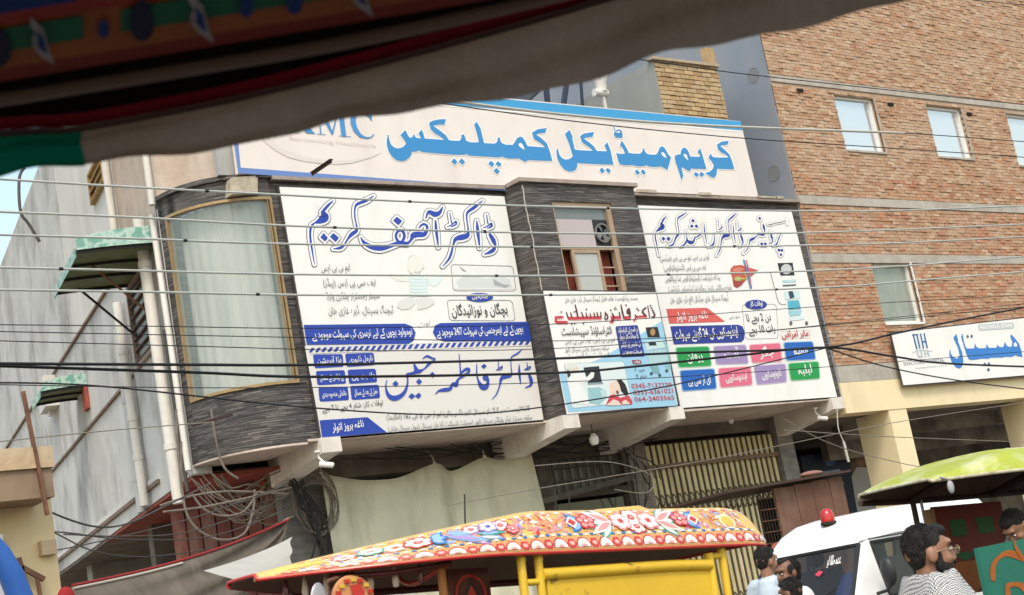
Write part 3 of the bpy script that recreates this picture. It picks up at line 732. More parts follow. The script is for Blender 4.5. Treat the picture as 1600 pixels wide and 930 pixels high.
glyphs += [(pl(t), o3) for t in ('160,395 180,470 205,515 250,540 300,535 345,500 300,350 250,228 305,180 342,260 340,290 370,420 450,428 590,434 555,400 500,360 455,330 432,255 480,225 600,205 585,262 520,270 475,285 550,335 600,380 635,435 760,440 728,370 762,330 800,420 838,602 700,598 500,588 400,582 400,620 385,660 345,682 300,685 240,660 190,600 155,520 145,440',
           '690,635 733,670 708,710 668,672', '765,640 805,672 780,708 742,668', '1120,655 1158,695 1135,730 1095,690', '1190,655 1228,692 1210,728 1168,690',
           '832,130 845,125 862,195 850,200', '845,215 880,180 915,172 940,195 948,235 945,280 860,272 840,235')]
glyphs.append((pl('870,458 915,472 975,468 960,420 935,380 915,380 930,310 960,340 995,400 1025,462 1100,468 1160,468 1185,445 1190,410') + mv(pl('45,320 50,350 75,390 120,402 190,402 215,370 235,315 260,302 290,315 320,365 345,410 372,432 330,585 300,572 250,542 200,552 110,548 75,530 50,540'), o4, o3) + pl('1162,620 1130,620 1060,605 1030,608 960,608 915,598 895,560'), o3))
glyphs += [(pl(t), o4) for t in ('415,430 430,408 460,400 488,398 490,365 505,330 530,318 560,330 585,370 605,425 720,430 720,405 692,372 725,325 750,400 800,575 640,572 620,565 598,605 540,575 510,555 495,560 520,650 500,720 460,590 425,490',
           '670,610 710,642 685,680 645,640', '740,608 775,640 748,678 710,640',
           '825,440 850,388 880,432 960,438 1070,435 1030,400 985,380 940,340 928,280 985,245 1072,235 1055,282 990,290 965,300 1030,350 1085,410 1115,490 1140,580 1000,578 930,572 925,630 905,675 880,682 850,670 785,625 840,610 880,570 888,530 860,480')]
for g, o in glyphs:
    pr.outline(g, white, .005, 24, o, s7); pr.px(g, blue, .009, o, s7)
for t, o in (('690,430 720,415 745,440 770,500 735,485 705,460', o2), ('248,385 275,372 300,400 318,448 290,435 262,410', o4), ('518,410 540,392 560,410 580,475 550,450', o4), ('862,215 890,195 915,200 920,215', o3)):
    pr.px(pl(t), white, .0125, o, s7)
for t in ('450,-60 520,-60 480,215 425,208', '390,205 545,215 545,222 390,213', '530,50 600,40 700,200 740,235 620,225', '500,70 620,-60 645,-60 515,95',
          '770,-40 785,-40 815,240 800,240', '755,232 870,240 870,247 755,240', '775,-50 850,-50 957,215 947,250', '940,240 1010,-40 1025,-40 957,250', '1025,-50 1085,-50 1125,265 1065,262', '1030,258 1185,268 1185,275 1030,265',
          '1440,-20 1445,80 1430,60 1380,0 1300,-30 1250,0 1240,80 1265,170 1310,240 1370,275 1430,275 1470,235 1475,245 1440,285 1380,298 1290,275 1215,200 1180,110 1175,20 1210,-50 1300,-80 1400,-60'):
    pr.px(pl(t), ink('4b97d6'), .009, o5, 8)
pr.text('Reinventing Healthcare', 452, 219, 587, 231, 9.5, mat('faint_print', (.655, .60, .57), .5), .006, urd=False)
pr.px(pl('150,270 300,400 500,490 750,550 1000,570 1200,560 1400,520 1580,460 1450,530 1200,600 1000,620 800,605 600,580 400,530 250,450 120,350 60,290'), mat('faint_print', (.66, .61, .58)), .005, o5, 8)
pr.done('lettering', RS)
mb = MB(); mb.bar(at(487, 270, 19.7), at(518, 249, 19.2), .07, .012); mb.bar(at(487, 272, 19.7), at(518, 251, 19.2), .012, .07)
solo('angle_iron', mb, mat('dark_iron', (.045, .022, .018), .7), 'short rusty angle iron sticking out in front of the long roof sign', 'iron bar')

# ------------------------------------------------------------------ left doctor board
LBY = 19.985
LB = board('doctor_board', 'large white doctor board with outlined blue Urdu name and a baby picture', [(437, 292), (788, 307), (849, 656), (503, 684.5)], LBY, flex, .06, dark_edge)
b1 = ink('2f4db5'); b2 = ink('2c49b0'); gline = ink('5a5e78'); grey = ink('6f7178'); dgrey = ink('3d4046')
pr = Print(LBY)
H6, H7 = [], []      # strokes of the outlined headline
o6, o7, s6 = (460, 290), (600, 290), 6.645
ST = [(o6, t) for t in ('820,110,8 740,160,30 650,195,30 625,240,18 625,330,16 640,410,16 640,470,35 590,510,40 550,560,20 510,625,20 470,650,30 400,660,8', '400,160,8 350,205,28 300,262,30', '290,280,40 310,330,90 270,365,70 215,388,20', '215,385,15 170,430,25 160,520,22 175,640,20 205,820,8')]
ST += [(o7, t) for t in ('-245,540,10 -210,595,35 -130,640,55 -30,650,60 70,625,45 160,595,40 240,600,30 280,560,30 300,520,60 350,510,60 410,510,50 440,470,30 440,420,25 400,405,25 360,440,15',
      '150,590,30 120,540,25 130,490,25 165,465,25 200,490,30 205,540,30 180,590,25', '530,370,18 540,480,30 560,640,12', '430,340,12 460,275,30 520,300,55 570,285,40 605,225,10',
      '1095,510,30 1130,570,45 1150,630,25 1120,680,40 1040,715,10', '1060,310,10 1075,400,14', '1030,440,10 1075,420,12 1110,395,16 1115,425,16 1070,445,12', '960,370,12 970,480,35 990,650,12',
      '1020,160,8 940,225,35 865,280,25 855,340,16 870,460,18 860,520,50 800,540,60 740,560,40 715,620,20 690,720,25 660,780,22 605,840,8', '680,290,10 700,395,14', '655,430,10 700,410,12 740,375,16 745,405,16 695,430,12')]
DT = [(o6, '300,495 345,545 315,585 265,540'), (o6, '400,495 460,545 425,590 365,535'), (o7, '130,325 185,370 145,415 90,365')]
for g, m, l in ((27, gline, .005), (20, white, .008)):
    for o, t in ST: pr.stroke(pl(t), m, l, o, s6, grow=g)
    for o, t in DT: pr.outline(pl(t), m, l, g*2, o, s6)
for o, t in ST: pr.stroke(pl(t), b1, .011, o, s6)
for o, t in DT: pr.px(pl(t), b1, .011, o, s6)
pr.done('headline', LB)
pr = Print(LBY)
pr.px([(476, 541), (829, 531), (849, 655), (503, 684)], ink('e9e6e2'), .003)
pr.text('ایم بی بی ایس', 502, 424, 547, 422, 15, grey); pr.text('ایف سی پی ایس (پیڈز)', 505, 447, 587, 446, 15, grey)
pr.text('سینئر رجسٹرار چلڈرن وارڈ', 510, 468, 593, 466, 14, grey); pr.text('ٹیچنگ ہسپتال، ڈیرہ غازی خان', 513, 491, 615, 489, 16, grey)
pr.text('بچگان و نوزائیدگان', 706, 493, 793, 490, 22, dgrey, bold=.01)
def rrect(c, r, n=5):
    """rounded outline of a pixel quadrilateral TL TR BR BL"""
    out = []
    for i in range(4):
        p = Vector((*c[i], 0)); a = Vector((*c[i-1], 0)); b = Vector((*c[(i+1) % 4], 0))
        u = (a-p).normalized()*r; w = (b-p).normalized()*r
        for k in range(n+1):
            t = k/n; q = (p+u)*(1-t)**2 + p*2*t*(1-t) + (p+w)*t*t; out.append((q.x, q.y))
    return out
for c in ([(704, 413.5), (801, 416), (806, 455), (708, 454.5)], [(698, 469), (800, 469.5), (805, 501.5), (702.5, 501)]): pr.outline(rrect(c, 6), ink('777b80'), .005, .8)
pr.disc(749, 465, 21, 7, b2, .009); pr.text('چیئرمین', 737, 467, 762, 465, 9, white, .0125, .02)
pr.px([(474, 508), (632, 506), (643, 510), (649, 520), (646, 532), (638, 537.5), (479, 539)], b2, .006)
pr.px([(688, 505), (825, 503), (830, 533), (694, 534), (682, 530), (676, 520), (679, 509)], b2, .006)
pr.text('نومولود بچوں کے لیے نرسری کی سہولت موجود ہے', 487, 529, 644, 523, 17, white, .0125, .012)
pr.text('بچوں کے لیے ایمرجنسی کی سہولت 24/7 موجود ہے', 682, 525, 817, 519, 17, white, .0125, .016)
pr.text('نوٹ', 654, 513, 672, 506, 10, ink('b9bcc2'), .006)
for i in range(36):
    t = i/36; x = 482+347*t; y = 547.5-12.5*t
    pr.px([(x, y+3.6), (x+5, y+3.4), (x+9.5, y-3.8), (x+4.5, y-3.6)], b2, .006)
pr.stroke([(484, 553.5, .5), (832, 540.5, .5)], gline, .006)
o9, s9 = (460, 480), 3.875
for c, t in (('110,288 290,285 298,362 122,372', 'بڑا آپریشن'), ('305,283 478,276 488,352 316,364', 'نارمل ڈلیوری'), ('128,388 303,382 312,464 138,474', 'بے اولادی کے مسائل'), ('320,380 490,373 500,455 330,466', 'بانجھ پن'), ('143,488 322,482 330,564 152,574', 'خاندانی منصوبہ بندی'), ('335,478 510,470 518,552 346,564', 'حمل کے بعد کے مسائل')):
    q = [(x/s9+o9[0], y/s9+o9[1]) for x, y in pl(c)]; pr.px(rrect(q, 3.5), b2, .006)
    pr.text(t, q[3][0]+4, q[3][1]-7.5, q[2][0]-4, q[2][1]-7.5, 12, white, .0125, .01)
pr.text('اوقات کار: شام 4 بجے تا 7 بجے', 503, 643, 598, 633, 12, dgrey)
pr.px([(499, 657), (574, 652), (604, 676), (503, 684)], b2, .006); pr.text('ناغہ بروز اتوار', 519, 674, 568, 667, 16, white, .0125, .014)
pr.text('گائناکالوجسٹ سر گنگا رام ہسپتال لاہور (آئس پاکی) ایم آر سی او جی 1&2 (انگلینڈ)', 604, 656, 828, 641, 11, grey); pr.text('سابقہ رجسٹرار لیڈی ولنگڈن ہسپتال لاہور، اسسٹنٹ کنسلٹنٹ آغا خان ہسپتال (سول ہسپتال ملتان)', 606, 674, 831, 655, 11, grey)
# headline of the lower half
o8, s8 = (590, 530), 6.154
for t in ('1450,340,20 1470,390,35 1470,440,22 1415,470,8', '1430,225,6 1440,290,9', '1405,298,6 1440,275,11 1465,265,11 1455,290,11 1415,298,6', '1358,245,6 1360,330,24 1372,430,8',
          '1385,100,6 1340,140,16 1285,175,13 1278,240,9 1285,320,12 1270,350,35 1220,360,45 1185,385,30 1170,450,14 1140,530,12 1095,580,6', '1155,205,6 1160,280,9', '1135,300,6 1175,275,11 1195,262,11 1185,290,11 1145,300,6',
          '950,240,7 950,330,14 965,400,20 1000,460,50 1040,460,45 1060,400,22 1035,345,30 1020,380,26 1050,395,20', '780,145,6 788,240,12 795,350,14', '780,350,10 830,300,25 870,290,30 870,320,20 820,355,25 770,390,20 750,440,45 720,430,25 690,480,35 630,490,35 585,500,20 550,530,6',
          '430,190,8 470,165,20 520,185,18 550,195,10 490,240,25 440,290,14 380,310,45 350,250,20', '380,310,40 330,330,25 280,345,30 285,380,14 280,450,20 240,530,35 160,570,50 100,540,35 75,460,14 85,395,6'):
    pr.stroke(pl(t), b1, .011, o8, s8)
for t in ('1020,238 1045,260 1015,288 992,262', '520,315 555,345 525,372 497,345', '395,380 425,410 395,440 365,410', '168,400 200,430 172,460 138,432', '325,520 360,548 325,580 292,552', '395,515 418,545 390,575 355,548'):
    pr.px(pl(t), b1, .011, o8, s8)
pr.done('print', LB)
# pale baby picture and hands picture
pr = Print(LBY); ob, sb = (600, 390), 9.3
sk = mat('pale_skin_print', (.74, .735, .68), .5); sk2 = mat('pale_grey_print', (.64, .67, .63), .5); cy = mat('pale_cyan_print', (.66, .76, .76), .5); cy2 = mat('cyan_stripe_print', (.52, .66, .68), .5); ln = ink('7d8886')
pr.px(pl('90,395 180,370 330,400 370,440 340,470 180,455'), sk, .0040, ob, sb); pr.px(pl('630,420 700,430 790,370 850,400 800,500 720,540 650,510'), cy, .0040, ob, sb)
pr.px(pl('340,400 440,370 560,375 630,410 625,560 680,680 360,690 380,540'), cy, .0052, ob, sb)
for yy in (430, 480, 525, 575, 620): pr.stroke([(365, yy-8, 7), (480, yy+4, 9), (630, yy-4, 7)], cy2, .0066, ob, sb)
pr.px(pl('180,830 200,760 320,700 440,710 450,790 380,860 250,880'), sk2, .0056, ob, sb); pr.px(pl('460,720 600,700 720,720 730,780 650,840 500,880 470,860 490,800'), sk2, .0060, ob, sb)
pr.disc(445, 225, 115, 140, sk, .0062, ob, sb); pr.disc(565, 250, 18, 30, sk2, .0064, ob, sb)
pr.px(pl('340,150 380,95 440,80 510,110 545,170 480,125 430,105'), ink('b9bdb8'), .0076, ob, sb)
for e in (418, 500): pr.disc(e, 242, 17, 8, ln, .0076, ob, sb)
pr.stroke([(435, 325, 8), (470, 335, 16), (512, 325, 8)], ln, .0076, ob, sb); pr.disc(460, 290, 8, 5, ink('c8c8c0'), .0076, ob, sb)
pr.px([(706, 418), (800, 418), (803, 452), (710, 452)], ink('f3f5f4'), .0036)
pr.px([(712, 440), (730, 428), (760, 436), (780, 430), (796, 436), (800, 450), (716, 450)], ink('dde3e3'), .0044); pr.px([(770, 436), (784, 444), (797, 446), (790, 450), (772, 446)], ink('aab3b5'), .0056); pr.stroke([(718, 417, 1), (724, 423, 2), (728, 424, 1)], ink('8a9296'), .0056)
pr.done('picture', LB)

# ------------------------------------------------------------------ right professor board
RBY = 19.985
RB = board('professor_board', 'white specialist board with red liver picture and eight coloured buttons', [(997, 321), (1237, 331), (1308, 620), (1064, 637.5)], RBY, flex, .06, dark_edge)
pr = Print(RBY); oa, od, sa = (1000, 320), (1110, 320), 9.3
ST = [(oa, t) for t in ('380,165,8 340,210,25 310,262,25', '305,280,40 320,325,70 280,355,50 230,392,14', '225,400,12 215,470,18 235,570,16 270,740,6', '670,115,8 610,155,22 555,190,22 540,240,12 550,330,12 560,400,14 545,440,35 515,480,25 490,550,20 460,590,25 395,603,6',
      '665,385,8 672,470,12 680,520,25 725,550,55 770,540,30 790,480,18 815,470,15 850,450,20 880,430,15', '680,500,20 655,560,25 620,595,20 575,605,6', '925,285,8 935,400,18 962,570,6', '1075,430,8 1070,540,18 1045,590,30 985,610,6')]
ST += [(od, t) for t in ('370,125,8 310,180,22 265,220,20 250,270,10 265,390,12 255,440,50 205,450,55 165,490,25 150,560,14 130,660,16 85,740,6', '105,220,7 115,330,9', '108,368,7 140,345,9 165,318,9 160,355,9 112,368,7', '325,300,8 335,420,18 360,565,6',
      '435,445,25 455,500,30 465,570,15 420,605,6', '392,245,7 400,345,9', '385,382,7 420,360,9 440,340,9 435,372,9 390,382,7', '760,280,10 770,330,35 785,390,12 765,435,35 720,440,20 690,435,15 650,470,15 610,500,40 575,515,30 560,570,12 530,650,14 475,710,6',
      '870,390,8 880,460,30 900,520,14 880,555,18 840,565,6', '1015,430,8 990,480,14 970,540,14 945,585,25 900,592,6')]
DT = [(oa, t) for t in ('330,465 365,495 335,530 305,495', '405,465 440,495 410,535 375,495', '760,205 792,235 768,262 738,235', '745,285 775,310 750,345 720,312', '812,285 842,312 818,345 785,312')]
DT += [(od, t) for t in ('712,175 735,205 712,228 690,200', '738,545 768,572 745,598 716,572', '790,545 820,572 795,600 768,572', '990,635 1015,662 992,690 965,662', '1035,640 1058,668 1035,690 1010,665', '1020,705 1042,730 1020,755 998,730')]
for g, m, l in ((27, ink('8a8c98'), .005), (22, white, .008)):
    for o, t in ST: pr.stroke(pl(t), m, l, o, sa, grow=g)
    for o, t in DT: pr.outline(pl(t), m, l, g*2, o, sa)
    pr.stroke(pl('835,285,10 870,292,14 920,275,10 980,262,10 1050,250,10 1090,225,8'), m, l, od, sa, grow=g*.8); pr.stroke(pl('1105,210,8 1112,290,8'), m, l, od, sa, grow=g*.7)
b3 = ink('2d3f9c')
for o, t in ST: pr.stroke(pl(t), b3, .011, o, sa)
for o, t in DT: pr.px(pl(t), b3, .011, o, sa)
pr.stroke(pl('835,285,8 870,292,14 920,275,10 980,262,10 1050,250,10 1090,225,6'), ink('6b6d76'), .011, od, sa)
pr.done('headline', RB)
pr = Print(RBY)
for t, x0, y0, x1, y1 in (('ایم بی بی ایس، ایم سی پی ایس (میڈیسن)', 1031, 408, 1108, 405), ('ایف سی پی ایس (گیسٹروانٹرالوجی)', 1037, 423, 1103, 421), ('ہیڈ آف ڈیپارٹمنٹ گیسٹروانٹرالوجی اینڈ ہیپاٹالوجی', 1039, 440, 1125, 437), ('انچارج ہیپاٹائٹس کنٹرول پروگرام اینڈ اینڈوسکوپی ڈیپارٹمنٹ', 1044, 456, 1143, 453), ('ٹیچنگ ہسپتال غازی میڈیکل کالج ڈیرہ غازی خان', 1047, 473, 1138, 469)):
    pr.text(t, x0, y0, x1, y1, 12, grey)
oc, s4 = (1030, 400), 4.227
def q4(t): return [(x/s4+oc[0], y/s4+oc[1]) for x, y in pl(t)]
pr.px(q4('470,85 490,65 540,60 600,80 652,95 620,125 580,150 540,195 510,212 490,200 480,140 468,110'), ink('c9604f'), .006); pr.px(q4('486,160 545,170 560,165 540,195 512,212 492,200'), ink('a8473c'), .0085); pr.px(q4('480,90 520,75 560,85 530,110 490,115'), ink('dd8673'), .0085)
pr.disc(518, 152, 24, 15, ink('b9c47c'), .010, oc, s4); pr.stroke([(545, 150, 9), (575, 150, 6), (560, 110, 6)], ink('d6c86a'), .011, oc, s4)
pr.stroke([(556, 30, 10), (575, 100, 10), (600, 215, 8)], ink('4a86b8'), .0125, oc, s4); pr.stroke([(572, 30, 8), (590, 100, 8), (608, 215, 6)], ink('d86a86'), .0128, oc, s4)
pr.px(q4('780,48 880,45 893,128 800,130'), ink('2b2e33'), .006); pr.disc(838, 88, 36, 34, ink('cfd3d2'), .0085, oc, s4)
for t, c in (('810,160 900,155 905,172 815,178', 'bfe0e6'), ('812,192 900,187 903,196 815,202', '4a6a72'), ('820,235 925,230 930,280 830,290', 'd5ecf0'), ('850,235 880,232 892,275 862,285', '2f4b55'), ('845,297 920,292 935,350 852,358', '5cb8d2'), ('850,365 940,358 930,390 860,400', '9fd6e4'), ('855,405 950,398 955,420 865,430', 'e3f2f4')): pr.px(q4(t), ink(c), .006)
pr.stroke([(735, 115, 4), (760, 210, 4), (790, 310, 4), (835, 320, 4)], ink('7e888c'), .006, oc, s4)
for x in (868, 972): pr.disc(x, 445, 10, 14, ink('5c6468'), .006, oc, s4)
pr.px(q4('45,350 315,343 435,435 65,447'), ink('e0635f'), .006); pr.text('ناغہ بروز اتوار', *q4('110,425')[0], *q4('320,412')[0], 17, white, .0125, .014)
pr.px(q4('72,465 520,455 548,465 563,500 560,550 540,570 95,585'), b3, .006); pr.text('اینڈوسکوپی کی 24 گھنٹے سہولت', *q4('105,548')[0], *q4('520,525')[0], 20, white, .0125, .02)
pr.outline(rrect(q4('545,322 772,318 786,545 568,550'), 6), ink('9aa0a4'), .005, .7)
pr.disc(637, 322, 73, 32, b3, .009, oc, s4); pr.text('اوقات کار', *q4('597,333')[0], *q4('682,328')[0], 11, white, .0125, .02)
pr.text('دن 2 بجے تا', *q4('578,432')[0], *q4('738,425')[0], 17, dgrey, .012, .006); pr.text('رات 10 بجے', *q4('590,512')[0], *q4('765,500')[0], 17, dgrey, .012, .006)
pr.text('ماہر امراض', *q4('810,540')[0], *q4('985,528')[0], 15, ink('c22f35'), .012, .012); pr.outline(rrect(q4('800,500 990,492 998,542 806,552'), 2), ink('e3b3b3'), .005, .5)
pr.text('مشورہ فیس', *q4('460,415')[0], *q4('530,408')[0], 7, grey)
for c, t, col in (('110,608 325,600 342,725 130,735', 'یرقان', '1fa052'), ('358,600 568,590 585,708 378,715', 'آنت', 'a792c4'), ('595,590 795,578 808,695 612,705', 'جگر', 'e8738f'), ('822,575 1010,568 1030,680 840,690', 'معدہ', '1f68c4'),
                ('138,760 360,748 375,875 155,890', 'ای آر سی پی', '1f68c4'), ('390,745 600,732 612,850 405,868', 'اینڈوسکوپی', 'e8738f'), ('625,730 830,715 838,830 645,848', 'کلونوسکوپی', 'a792c4'), ('852,712 1048,700 1058,808 870,822', 'لبلبہ', '1fa052')):
    q = q4(c); cx = sum(p[0] for p in q)/4; cy_ = sum(p[1] for p in q)/4
    pr.px(rrect([(cx+(x-cx)*1.06, cy_+(y-cy_)*1.1) for x, y in q], 4), ink({'1fa052': 'a9dcb9', 'a792c4': 'd6cce6', 'e8738f': 'f4c4d0', '1f68c4': '9cc4ea'}[col]), .005)
    pr.px(rrect(q, 4), ink(col), .0075)
    a = .16 if len(t) > 6 else .26
    pr.text(t, q[3][0]+(q[2][0]-q[3][0])*a, q[3][1]-9, q[2][0]-(q[2][0]-q[3][0])*a, q[2][1]-9, 19 if len(t) < 7 else 15, white, .0125, .02)
pr.done('print', RB)

# ------------------------------------------------------------------ middle ultrasound board
MBY = 19.54
MD = board('ultrasound_board', 'small white and pale blue ultrasound board with red Urdu name and phone numbers', [(849, 454.5), (1025, 457), (1059, 632), (886, 647.5)], MBY, flex, .05, dark_edge)
pr = Print(MBY); oe, s3 = (840, 440), 3.206
def q3(t): return [(x/s3+oe[0], y/s3+oe[1]) for x, y in pl(t)]
lb = ink('a3d4f0')
pr.px(q3('622,197 700,622 152,655 108,462 320,385'), lb, .0035)
pr.text('مستند ریڈیالوجسٹ علامہ اقبال ٹیچنگ ہسپتال ڈیرہ غازی خان', *q3('135,102')[0], *q3('500,92')[0], 10, grey)
of, s2 = (850, 460), 8.42
rd = ink('d0424e'); dr = ink('5e3138'); pk = ink('f0b3b5')
RP = ['140,290 250,285 245,312 165,318 165,350 310,352 295,388 160,385 135,360', '300,300 745,288 750,325 315,335', '870,290 1000,285 1005,325 920,330 900,375 850,372 880,350', '1030,290 1130,285 1130,328 1045,330', '1190,285 1340,275 1345,305 1215,310 1190,350 1160,352 1190,320']
for t in RP: pr.px([(x+10, y+12) for x, y in pl(t)], pk, .005, of, s2); pr.px(pl(t), rd, .0085, of, s2)
for t in ('290,240,14 312,305,20', '345,245,14 362,300,18', '405,140,14 425,220,20 440,300,22', '385,235,12 425,225,12', '490,240,14 510,300,20', '548,245,12 560,300,20', '600,255,12 612,300,18', '650,245,14 665,300,18', '692,240,14 705,300,18', '740,240,14 745,300,18', '798,235,14 832,290,20 825,325,20 795,320,16 800,270,14 800,240,12', '890,250,16 915,300,20 890,360,18', '985,240,16 998,300,18', '1008,140,14 1028,240,22 1045,310,22', '1110,195,30 1125,250,28 1095,245,24 1088,210,20', '1125,250,20 1128,300,20', '1195,270,14 1215,300,16', '1330,180,22 1290,225,22 1335,285,22', '1360,155,12 1385,300,14', '1420,205,16 1448,265,22 1445,295,22 1415,300,16', '940,165,8 920,195,10 960,195,8'):
    pr.stroke(pl(t), dr, .0105, of, s2)
for x, y in ((222, 235), (552, 200), (875, 210), (1075, 145), (360, 392), (398, 388), (515, 388), (1238, 210), (1218, 190), (1410, 180), (1395, 150)): pr.px([(x, y-14), (x+13, y), (x, y+14), (x-13, y)], dr, .0105, of, s2)
pr.text('الٹراساؤنڈ سپیشلسٹ', *q3('120,270')[0], *q3('372,262')[0], 17, dgrey, bold=.008); pr.text('ایم بی بی ایس، ایف سی پی ایس', *q3('135,312')[0], *q3('385,300')[0], 10, grey)
pr.text('سابقہ رجسٹرار چلڈرن ہسپتال لاہور', *q3('135,352')[0], *q3('355,342')[0], 10, grey); pr.text('کنسلٹنٹ ریڈیالوجسٹ', *q3('150,385')[0], *q3('360,372')[0], 9, grey)
nv = ink('2c3c96'); pr.px(rrect(q3('388,225 500,218 537,376 415,381'), 3), nv, .0065)
for t, a, b in (('ہر قسم کے الٹراساؤنڈ', '402,256', '500,250'), ('کا معائنہ کلر ڈوپلر', '408,290', '505,284'), ('کی تشخیص اور ڈائیلاسز', '415,330', '515,322'), ('سہولت موجود ہے', '422,366', '522,358')): pr.text(t, *q3(a)[0], *q3(b)[0], 10.5, white, .0125, .014)
og, s5 = (870, 540), 8.42
def G(t, c, l): pr.px(pl(t), ink(c), l, og, s5)
pr.px(q3('540,230 600,228 612,280 550,280'), ink('2a2426'), .006); pr.disc(575, 254, 13, 18, ink('b58d5c'), .0085, oe, s3)
pr.px(q3('535,300 620,292 640,330 545,345'), ink('cfe8ea'), .006); pr.px(q3('552,305 588,302 595,320 558,322'), ink('243038'), .0085); pr.px(q3('545,350 640,340 655,395 565,425'), ink('b4d8dc'), .006); pr.px(q3('560,420 600,415 612,465 575,455'), ink('7fb2ba'), .0062); pr.px(q3('615,300 650,310 668,440 640,440'), ink('8fc3cc'), .0055)
for x, y in ((568, 462), (610, 470), (645, 448)): pr.disc(x, y, 8, 8, ink('3f6068'), .0085, oe, s3)
pr.px(rrect(q3('130,412 430,400 470,602 172,636'), 5), ink('e4f0f2'), .0060); pr.outline(rrect(q3('130,412 430,400 470,602 172,636'), 5), ink('9fc3cc'), .0072, .6)
G('345,292 550,272 590,485 410,505', '2d3036', .0080); G('395,495 600,485 610,510 400,520', '8fa9b2', .0080); G('150,430 230,360 330,370 390,420 450,350 490,360 480,420 400,480 300,500 380,640 420,780 200,760 150,500', 'f3f6f5', .0092)
pr.disc(230, 320, 50, 60, ink('e9d9c6'), .0086, og, s5); G('95,240 200,215 260,250 240,300 120,320', 'e6e8e4', .0100); G('120,330 160,330 180,390 140,430', '4a3f3c', .0100)
G('400,560 560,550 640,600 640,700 560,780 420,760', '9ccad0', .0098); G('560,590 640,580 660,650 600,690', 'c3dfe3', .0110)
G('690,500 780,460 830,560 820,620 700,640', 'f0d8c6', .0104); G('780,450 850,455 900,520 940,640 900,665 840,600 820,520', '2b2226', .0116); G('640,790 690,660 750,640 830,690 940,655 990,740 985,775', 'd14a5c', .0112); G('640,790 740,710 800,730 850,790', 'efd9cc', .0124); G('850,740 900,715 960,770 860,780', 'efd9cc', .0125); G('770,600 800,590 810,640 790,650', '7a4a3a', .0124)
pr.px(rrect(q3('470,395 515,392 520,412 476,416'), 2), ink('8c2430'), .006); pr.text('اوقات', *q3('478,411')[0], *q3('512,407')[0], 6, white, .0125, .02)
pr.text('2', *q3('485,447')[0], *q3('493,446')[0], 8, dgrey, urd=False); pr.text('7', *q3('492,488')[0], *q3('504,487')[0], 9, dgrey, urd=False); pr.text('دوپہر', *q3('505,450')[0], *q3('535,447')[0], 7, dgrey); pr.text('شام', *q3('512,485')[0], *q3('545,480')[0], 7, dgrey)
for t, a, b in (('0345-7132220', '470,536', '670,528'), ('0333-6361021', '480,568', '678,558'), ('064-2403565', '485,602', '684,592')): pr.text(t, *q3(a)[0], *q3(b)[0], 10.5, ink('c94a56'), .0125, .006, urd=False)
pr.done('print', MD)

# ------------------------------------------------------------------ hospital board on the brick building
HBY = 19.86
HB = board('hospital_board', 'white hospital board with blue Urdu word and logo over the yellow arcade', [(1393, 521), (1680, 488), (1705, 578), (1412, 602)], HBY, flex, .05, dark_edge)
pr = Print(HBY); oh, s10 = (1400, 490), 7.155; hb = ink('3a86d8'); lg = ink('2d6fae'); lg2 = ink('bcc8d2')
for t in ('605,405 610,450 640,490 680,505 710,470 690,380 640,275 670,225 692,290 690,310 740,440 752,540 735,595 705,617 665,600 620,540 595,470 595,420',
          '725,260 742,222 760,330 785,390 870,392 882,330 895,370 920,388 1000,388 1015,340 1025,370 1040,385 1120,382 1130,350 1150,370 1170,378 1200,372 1215,315 1235,360 1260,372 1290,370 1300,320 1275,260 1285,232 1330,280 1375,340 1400,420 1412,485 1370,480 1330,465 1300,485 1215,485 1185,492 1050,495 1040,505 935,505 920,512 830,520 805,505 780,440'): pr.px(pl(t), hb, .006, oh, s10)
pr.px(pl('1310,340 1335,320 1350,350 1345,372 1315,370'), white, .009, oh, s10)
for t in ('798,235 815,258 798,280 782,258', '842,232 860,252 845,278 828,255', '990,545 1008,568 990,590 972,568', '1035,540 1055,568 1035,592 1018,568', '1030,605 1050,628 1032,652 1012,628'): pr.px(pl(t), ink('5a6f92'), .006, oh, s10)
pr.done('lettering', HB); pr = Print(HBY)
for t in ('190,235,16 230,395,16', '184,240,14 240,236,14', '232,240,16 264,385,16', '272,230,16 304,385,16', '312,225,16 346,382,16', '290,318,16 330,314,16'): pr.stroke(pl(t), lg, .006, oh, s10, k=2)
for t in ('235,425,14 250,490,14', '275,422,14 288,480,14', '250,488,14 290,484,14', '312,420,14 325,480,14', '350,418,14 365,476,14', '318,450,12 358,446,12'): pr.stroke(pl(t), lg2, .006, oh, s10, k=2)
pr.stroke(pl('180,440,6 270,408,6 410,425,6'), lg2, .0075, oh, s10, k=2)
pr.done('logo', HB); pr = Print(HBY)
pr.text('DOCTORS HOSPITAL', 1412.5, 571.5, 1476, 565, 7.6, ink('5d6b80'), .006, urd=False); pr.text('International Research Centre', 1430, 577, 1479, 572, 4, ink('b5bcc4'), .006, urd=False)
pr.done('caption', HB); pr = Print(HBY)
pr.px(rrect([(1527, 507), (1584, 503.5), (1585, 513.5), (1529, 517)], 4), ink('cdd5d7'), .005); pr.text('REG.NO.R-27698', 1532, 514.5, 1581, 511, 7, white, .0075, .02, urd=False)
pr.done('registration_label', HB)
